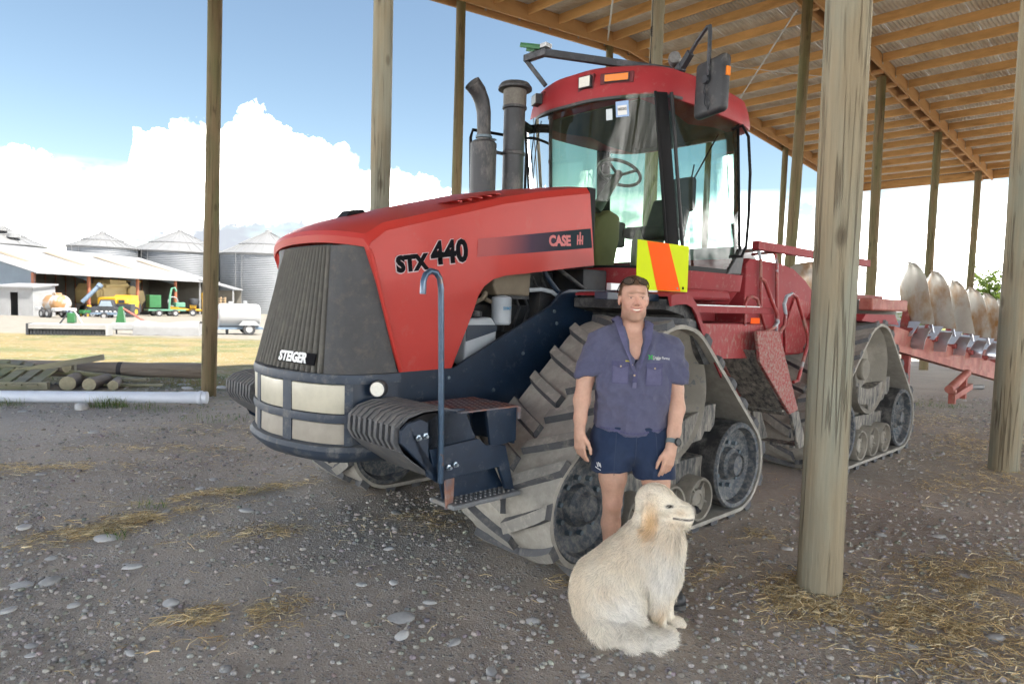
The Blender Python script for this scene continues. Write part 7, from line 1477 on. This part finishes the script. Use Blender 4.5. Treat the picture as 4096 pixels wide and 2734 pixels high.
# fuel tank trailer
t = empty('fuel_trailer', (at2(541, 34)-.05, 34.4, gz(at2(541, 34), 34.4)), R(28)); tag(t, 'white fuel tank on a small trailer left of the tractor grille', 'trailer')
MB().lathe([(.0, -1.02), (.50, -1.0), (.60, -.93), (.62, -.8), (.62, .8), (.60, .93), (.5, 1.0), (0, 1.02)], 32, TR(0, 0, .96) @ Matrix.Rotation(math.pi/2, 4, 'Y')).build('tank', wht2, t, smooth=40); MB().box(-1.0, -.98, -.40, -.05, .80, 1.25).build('red_label', material('red_label', (.55, .12, .08), .6), t, loc=(-.035, 0, 0), smooth=0); MB().box(-1.1, 1.1, -.62, .62, .28, .38).build('chassis', gryb, t, smooth=0); MB().box(-1.12, -1.10, -.62, .62, .27, .40).build('number_board', material('board_blue', (.10, .16, .45), .6), t, smooth=0); MB().prism([(-.1, .5), (.1, .72), (.7, .72), (.9, .5)], 'y', -.95, -.68).build('mudguard', galv, t, smooth=0); MB().lathe([(.09, 0), (.09, .14), (.12, .16), (0, .18)], 12, TR(.3, 0, 1.56)).box(-.5, -.3, -.1, .1, 1.55, 1.68).build('filler', galv, t)
[far_wheel(t, .4, y, .30, .2) for y in (-.82, .82)]; MB().tube([(-.6, -.35, .0), (-.6, -.35, .28)], .07, 8).build('jack_leg', drk, t)
# pallets stacked by the barn end, lean-to
t = empty('pallet_stack', (at2(505, 90), 90, -1.4), R(20)); tag(t, 'tall stack of timber pallets beside the silo', 'pallets')
pw = material('pallet_wood', (.40, .28, .16), .8, var=.2)
for i in range(9): MB().box(-.6, .6, -.5, .5, i*.30, i*.30+.07).build('pallet_deck', pw, t, smooth=0); MB().box(-.6, -.45, -.5, .5, i*.30+.07, i*.30+.22).box(.45, .6, -.5, .5, i*.30+.07, i*.30+.22).box(-.07, .07, -.5, .5, i*.30+.07, i*.30+.22).build('pallet_blocks', pw, t, smooth=0)
t = empty('lean_to', (at2(498, 98), 98, -1.4), R(10)); tag(t, 'small tin lean-to between the barn and the silos', 'shed')
MB().prism([(-2.2, 5.0), (2.8, 3.7), (2.8, 3.85), (-2.2, 5.15)], 'y', -2, 3).build('roof', tin_roof, t, smooth=0); [MB().box(x-.1, x+.1, -1.9, -1.7, 0, h).build('post', white_tin, t, smooth=0) for x, h in ((2.5, 3.7), (-2.0, 5.0))]; MB().box(-2, 2.6, 2.8, 2.9, 0, 3.6).build('back_wall', tin_in, t, smooth=0)
# far right: pale shed beyond the paddock
t = empty('far_shed', (78, 140, -1.4), R(-30)); tag(t, 'pale low shed far off to the right behind the plough', 'shed')
MB().box(-9, 9, -4, 4, 0, 3.2).build('wall', white_tin, t, smooth=0); MB().prism([(-4.4, 3.2), (0, 4.8), (4.4, 3.2)], 'x', -9.3, 9.3).build('roof', tin_roof, t, smooth=0)

# ---------------------------------------------------------------- tree beyond the plough and hedge line
leaf_m = material('bush_leaf', (.085, .135, .028), .6, var=.3, vscale=2); bark_m = material('bark', (.12, .09, .06), .9, var=.3)
_tn = leaf_m.node_tree; _tt = _tn.nodes.new('ShaderNodeBsdfTranslucent'); _tt.inputs[0].default_value = (.22, .30, .04, 1); _tm = _tn.nodes.new('ShaderNodeMixShader'); _tm.inputs[0].default_value = .4; _tn.links.new(_tn.nodes['Principled BSDF'].outputs[0], _tm.inputs[1]); _tn.links.new(_tt.outputs[0], _tm.inputs[2]); _tn.links.new(_tm.outputs[0], _tn.nodes['Material Output'].inputs[0])
def tree(x, y, h, r, label, seed, n=2600, leaf=.16, group='trees beyond the shed'):
    rg = random.Random(seed); z0 = gz(x, y) if y < 200 else -1.4; t = empty('tree', (x, y, z0)); tag(t, label, 'tree', group); m = MB().tube([(0, 0, -.1), (.05, 0, h*.35), (0, .1, h*.7)], [.12*h/4, .09*h/4, .03], 8); tips = []
    for i in range(16):
        a = rg.uniform(0, 6.28); e = rg.uniform(.3, 1.2); L_ = r*rg.uniform(.6, 1.05); b0 = Vector((0, 0, h*rg.uniform(.18, .62))); tip = b0+Vector((math.cos(a)*math.cos(e)*L_, math.sin(a)*math.cos(e)*L_, math.sin(e)*L_*1.1)); m.tube([b0, b0.lerp(tip, .5)+Vector((0, 0, .1)), tip], [.05*h/4, .03*h/4, .01], 5); tips.append((b0, tip))
    m.build('trunk', bark_m, t); lf = MB()
    for i in range(n):
        b0, tip = rg.choice(tips); c = b0.lerp(tip, rg.uniform(.35, 1.1))+Vector((rg.gauss(0, 1), rg.gauss(0, 1), rg.gauss(0, 1)))*r*.17; q = Vector((rg.gauss(0, 1), rg.gauss(0, 1), rg.gauss(0, 1))).normalized(); s_ = q.orthogonal().normalized(); u_ = q.cross(s_); w = leaf*rg.uniform(.5, 1.1)
        k = len(lf.v); lf.v += [tuple(c-u_*w), tuple(c+s_*w*.45), tuple(c+u_*w), tuple(c-s_*w*.45)]; lf.f.append((k, k+1, k+2, k+3))
    lf.build('crown', leaf_m, t, smooth=0, recalc=False); return t
tree(32.2, 45, 5.0, 2.2, 'leafy green tree behind the plough at the right', 3, 3200, .17); tree(27.5, 46, 3.4, 1.3, 'small bush showing between the plough mouldboards', 5, 1000, .14)
for i, (x, y, h) in enumerate(((120, 330, 8), (150, 345, 10), (185, 340, 9), (225, 360, 9))): tree(x, y, h, h*.55, 'distant paddock tree on the skyline, number %s from the left' % ('first', 'second', 'third', 'fourth')[i] if False else ('distant rounded tree on the skyline at the right', 'taller distant tree on the skyline at the right', 'distant tree low on the skyline at the right', 'farthest distant tree at the right edge')[i], 20+i, 700, .8)
# ---------------------------------------------------------------- loose stones, gravel, straw, grass
stone_m = material('river_stone', (.47, .47, .465), .85, var=.14, vscale=9, bump=.1, bscale=60)
_sn = stone_m.node_tree; _hs = _sn.nodes.new('ShaderNodeHueSaturation'); _oi = _sn.nodes.new('ShaderNodeObjectInfo'); _mr = _sn.nodes.new('ShaderNodeMapRange'); _mr.inputs['To Min'].default_value = .62; _mr.inputs['To Max'].default_value = 1.15; _sn.links.new(_oi.outputs['Random'], _mr.inputs['Value'])
_b = _sn.nodes['Principled BSDF']; _lk = _b.inputs['Base Color'].links[0].from_socket; _sn.links.new(_lk, _hs.inputs['Color']); _sn.links.new(_mr.outputs[0], _hs.inputs['Value']); _sn.links.new(_hs.outputs[0], _b.inputs['Base Color'])
def stone_mesh(seed, sub=2):
    bm = bmesh.new(); bmesh.ops.create_icosphere(bm, subdivisions=sub, radius=.5)
    for v in bm.verts:
        k = 1+.20*mnoise.noise(v.co*2.1+Vector((seed*3.7, 0, 0)))+.07*mnoise.noise(v.co*5+Vector((0, seed, 0))); v.co *= k; v.co.z *= .62
    me = bpy.data.meshes.new('stone'); bm.to_mesh(me); bm.free(); me.shade_smooth(); me.materials.append(stone_m); return me
STN = [stone_mesh(i) for i in range(8)]
SPEC = [(-2.54, 3.63, 0.123, 0.062), (-2.67, 3.58, 0.14, 0.028), (-2.22, 3.88, 0.122, 0.041), (-1.76, 3.43, 0.108, 0.058), (-0.54, 3.38, 0.165, 0.044), (-0.5, 3.19, 0.094, 0.052), (0.15, 3.37, 0.088, 0.062), (-0.24, 3.15, 0.093, 0.037), (-1.8, 3.69, 0.043, 0.043), (-2.65, 4.33, 0.17, 0.028), (-1.98, 4.99, 0.163, 0.029), (-0.78, 4.33, 0.085, 0.034), (-0.83, 3.76, 0.074, 0.034), (-0.65, 3.8, 0.07, 0.03), (-0.41, 3.57, 0.084, 0.037), (1.7, 3.36, 0.092, 0.044), (0.2, 3.62, 0.071, 0.028), (-0.86, 3.41, 0.076, 0.031), (-2.24, 3.38, 0.066, 0.031), (-2.18, 2.99, 0.066, 0.027), (-1.7, 2.95, 0.066, 0.031), (-1.22, 2.85, 0.067, 0.03), (-0.05, 2.89, 0.076, 0.034), (-1.31, 3.77, 0.064, 0.03), (0.36, 2.88, 0.064, 0.03), (-2.53, 3.31, 0.087, 0.035), (2.02, 3.21, 0.076, 0.034), (3.16, 4.8, 0.107, 0.044), (2.75, 4.82, 0.094, 0.044), (1.7, 4.25, 0.072, 0.033)]
NAMED = {0: 'domed pale stone in the gravel near the left edge', 4: 'long flat pale stone in the gravel left of the dog', 5: 'round pale stone just in front of the long flat stone', 6: 'pale domed stone lying close to the dog\'s back', 3: 'domed stone beside the small straw patch at the front left'}
LAB = 'smooth grey river stone half sunk in the gravel'
rs = random.Random(5)
def blocked(x, y):
    d = Vector((x-.1524, y-5.7081)); f = Vector((math.cos(3.89255), math.sin(3.89255))); l = Vector((-f.y, f.x)); u, v = d.dot(f), d.dot(l)
    return (-5.1 < u < 1.3 and .7 < abs(v) < 1.55) or (abs(x-.62) < .34 and abs(y-3.3) < .22)
def put_stone(x, y, w, h, label):
    o = link('stone', rs.choice(STN), None, None, loc=(x, y, gz(x, y)+h*rs.uniform(-.05, .12)), rot=(rs.uniform(-.15, .15), rs.uniform(-.15, .15), rs.uniform(0, 6.28)), scale=(w, w*rs.uniform(.55, .85), max(h, w*.3)*1.25)); tag(o, label, 'stone', 'stones lying in the gravel'); return o
for i, (x, y, w, h) in enumerate(SPEC): put_stone(x, y, w, h, NAMED.get(i, LAB))
n = 0
while n < 255:
    y = 2.5+9.5*rs.random()**2.0; x = rs.uniform(-.80, .80)*y
    if blocked(x, y): continue
    if mnoise.noise(Vector((x*.5, y*.5, 7)))+.55*rs.random() < .12: continue
    w = .022+.062*rs.random()**2.6*(1+.10*y); put_stone(x, y, w, w*rs.uniform(.3, .5), LAB); n += 1
rk = put_stone(-5.99, 9.25, .24, .20, 'upright grey rock leaning against the white pipe')
for (x, y, w) in ((-5.55, 11.4, .22), (-5.1, 11.7, .25), (-4.7, 11.5, .20), (-5.9, 11.9, .18)): put_stone(x, y, w, w*.4, 'grey stone on the grass between the log and the pipe')
# small gravel: one mass
ico = bmesh.new(); bmesh.ops.create_icosphere(ico, subdivisions=1, radius=.5); IV = np.array([v.co[:] for v in ico.verts]); IF = np.array([[v.index for v in f.verts] for f in ico.faces]); ico.free()
NG = 30000; gx, gy = [], []
while len(gx) < NG:
    y = 2.3+11*rs.random()**1.45; x = rs.uniform(-.82, .82)*y
    if blocked(x, y) or mnoise.noise(Vector((x*.7, y*.7, 2)))*.9+.5*mnoise.noise(Vector((x*2.3, y*2.3, 5)))+rs.random()*.8 < .20: continue
    gx.append(x); gy.append(y)
gx, gy = np.array(gx), np.array(gy); gh = np.array([gz(a, b) for a, b in zip(gx, gy)]); rgn = np.random.default_rng(3)
sz = (.006+.030*rgn.random(NG)**3.8)*(1+.075*gy); ang_ = rgn.random(NG)*6.28; asp = .6+.4*rgn.random(NG); V_ = IV[None]*np.stack([sz, sz*asp, sz*.6], 1)[:, None, :]; ca, sa = np.cos(ang_)[:, None], np.sin(ang_)[:, None]
VV = np.stack([V_[..., 0]*ca-V_[..., 1]*sa+gx[:, None], V_[..., 0]*sa+V_[..., 1]*ca+gy[:, None], V_[..., 2]+(gh+sz*.10)[:, None]], -1).reshape(-1, 3); FF = (IF[None]+(np.arange(NG)*len(IV))[:, None, None]).reshape(-1, 3)
def fast_mesh(name, V, F_, k, cols=None, smooth=True):
    me = bpy.data.meshes.new(name); me.vertices.add(len(V)); me.vertices.foreach_set('co', V.astype(np.float32).ravel()); me.loops.add(len(F_)*k); me.loops.foreach_set('vertex_index', F_.astype(np.int32).ravel()); me.polygons.add(len(F_)); me.polygons.foreach_set('loop_start', np.arange(0, len(F_)*k, k, dtype=np.int32)); me.update(calc_edges=True)
    if smooth: me.shade_smooth()
    if cols is not None: set_cols(me, cols)
    return me
tone_ = (.55+.6*rgn.random(NG))[:, None]; gcols = np.repeat(np.array([[.38, .36, .335]])*tone_+rgn.normal(0, .012, (NG, 3)), len(IV), 0)
tag(link('gravel', fast_mesh('gravel', VV, FF, 3, gcols), material('gravel_stone', (.3, .3, .3), .88, var=.1, vscale=30, attr='Col')), 'small grey gravel scattered over the dirt floor', 'gravel', kind='stuff')
# straw
PATCH = [(-2.83, 4.41, .34, .14, 40, 900), (-2.63, 4.75, .42, .13, 38, 1300), (-2.33, 5.44, .55, .12, 35, 1000), (-1.45, 3.26, .26, .16, 20, 900), (-1.15, 3.45, .18, .12, 10, 180), (-1.75, 4.5, .40, .12, 25, 420), (-4.3, 5.95, .75, .20, 15, 900), (-3.64, 6.9, .9, .18, 10, 500), (-.69, 4.86, .35, .22, 10, 420), (.39, 3.85, .12, .10, 0, 90), (1.80, 3.75, .34, .26, 20, 2600), (2.2, 3.42, .46, .28, 0, 2600), (1.35, 4.05, .25, .14, 20, 350), (2.9, 3.95, .6, .36, 30, 2800), (2.3, 3.0, .6, .2, 0, 700), (1.82, 4.74, .18, .12, 30, 160), (5.9, 8.4, 1.3, .5, 45, 1700), (5.1, 6.7, .7, .35, 45, 900), (4.2, 6.3, .6, .25, 45, 400), (6.6, 10.2, 1.2, .4, 45, 700), (-3.3, 8.0, 1.3, .4, 10, 600), (-3.0, 10.2, 1.2, .5, 10, 500), (0, 5, 3.6, 1.9, 0, 1100)]
SP, SD, SLn, SC = [], [], [], []
for (x, y, rx, ry, a, c) in PATCH:
    a = R(a)
    for i in range(c):
        u, v = rs.gauss(0, .62), rs.gauss(0, .62)
        if c != 1100 and mnoise.noise(Vector(((x+u*rx)*5.5, (y+v*ry)*5.5, c*.01)))+.35*rs.random() < .02: continue
        if c == 1100: u, v = rs.uniform(-1, 1), rs.uniform(-1, 1)
        px_, py_ = x+u*rx*math.cos(a)-v*ry*math.sin(a), y+u*rx*math.sin(a)+v*ry*math.cos(a); pile = math.exp(-(u*u+v*v)*1.2)*.018*min(1, c/600) if c != 1100 else 0
        SP.append((px_, py_, gz(px_, py_)+.004+pile*rs.random())); w = rs.uniform(0, 6.28) if rs.random() < .6 else a+rs.gauss(0, .5); e = rs.gauss(0, .12); SD.append((math.cos(w), math.sin(w), e)); SLn.append(rs.uniform(.02, .06)+.10*rs.random()**4); t_ = rs.uniform(.6, 1.15); SC.append((.86*t_, .75*t_, .50*t_) if rs.random() < .30 else (.74*t_, .58*t_, .32*t_) if rs.random() < .85 else (.42*t_, .29*t_, .14*t_))
SP, SD, SLn, SC = map(np.array, (SP, SD, SLn, SC)); side_ = np.stack([-SD[:, 1], SD[:, 0], rgn.normal(0, .6, len(SP))], 1); side_ /= np.linalg.norm(side_, axis=1)[:, None]; wd_ = (.0011+.0012*rgn.random(len(SP)))[:, None]*(1+.06*SP[:, 1:2]); bend = rgn.normal(0, .012, (len(SP), 3)); bend[:, 2] = np.abs(bend[:, 2])*.6
q0, q1, q2 = SP-SD*SLn[:, None]/2, SP+bend, SP+SD*SLn[:, None]/2
for q in (q0, q1, q2): q[:, 2] = np.maximum(q[:, 2], SP[:, 2]-.002)
VV = np.stack([q0-side_*wd_, q0+side_*wd_, q1-side_*wd_, q1+side_*wd_, q2-side_*wd_, q2+side_*wd_], 1).reshape(-1, 3); base_ = (np.arange(len(SP))*6)[:, None]; FF = np.concatenate([base_+np.array([[0, 1, 3, 2]]), base_+np.array([[2, 3, 5, 4]])])
tag(link('straw', fast_mesh('straw', VV, FF, 4, np.repeat(SC, 6, 0)), fur_material('straw_fibre', .7, .12)), 'dry straw strewn over the ground in patches', 'straw', kind='stuff')
# green tufts along the pipe and in the straw; seed-head grass at the edge of the shade
BL_P, BL_C, BL_L = [], [], []
for (x, y, r, c, L_) in ((-5.75, 9.45, .28, 240, .17), (-5.3, 9.5, .4, 120, .10), (-7.2, 9.3, .35, 130, .13), (-2.72, 5.0, .14, 30, .08), (-2.2, 5.5, .14, 22, .07), (-3.8, 8.7, .6, 160, .07), (-3.2, 9.4, .5, 120, .06), (-2.6, 4.35, .08, 25, .07), (-5.6, 12.3, 1.6, 700, .10), (-3.4, 12.3, 1.2, 500, .09), (-1.2, 5.9, .12, 40, .07), (7.5, 12.0, .7, 250, .09), (-8.2, 12.3, 1.5, 500, .10), (-4.6, 9.3, .5, 90, .06)):
    for i in range(c):
        a = rs.uniform(0, 6.28); q = r*math.sqrt(rs.random()); BL_P.append((x+q*math.cos(a), y+q*math.sin(a)*.6)); t_ = rs.uniform(.6, 1.2); BL_C.append((.11*t_, .20*t_, .045*t_) if rs.random() < .75 else (.28*t_, .24*t_, .09*t_)); BL_L.append(L_*rs.uniform(.4, 1.1))
BL_P, BL_C, BL_L = map(np.array, (BL_P, BL_C, BL_L)); nb = len(BL_P); bp = np.stack([BL_P[:, 0], BL_P[:, 1], [gz(a, b) for a, b in BL_P]], 1); az_ = rgn.random(nb)*6.28; ln_ = .25+.5*rgn.random(nb); dirv = np.stack([np.cos(az_)*ln_, np.sin(az_)*ln_, np.ones(nb)], 1); sd_ = np.stack([-np.sin(az_), np.cos(az_), 0*az_], 1)*.0026
mid_ = bp+dirv*(BL_L*.55)[:, None]; tip_ = bp+dirv*BL_L[:, None]*np.array([1.5, 1.5, .9]); VV = np.stack([bp-sd_, bp+sd_, mid_-sd_*.7, mid_+sd_*.7, tip_-sd_*.1, tip_+sd_*.1], 1).reshape(-1, 3); base_ = (np.arange(nb)*6)[:, None]; FF = np.concatenate([base_+np.array([[0, 1, 3, 2]]), base_+np.array([[2, 3, 5, 4]])])
tag(link('grass_tufts', fast_mesh('grass_tufts', VV, FF, 4, np.repeat(BL_C, 6, 0)), fur_material('grass_blade', .6, .4)), 'sparse green grass tufts by the pipe and in the gravel', 'grass', kind='stuff')
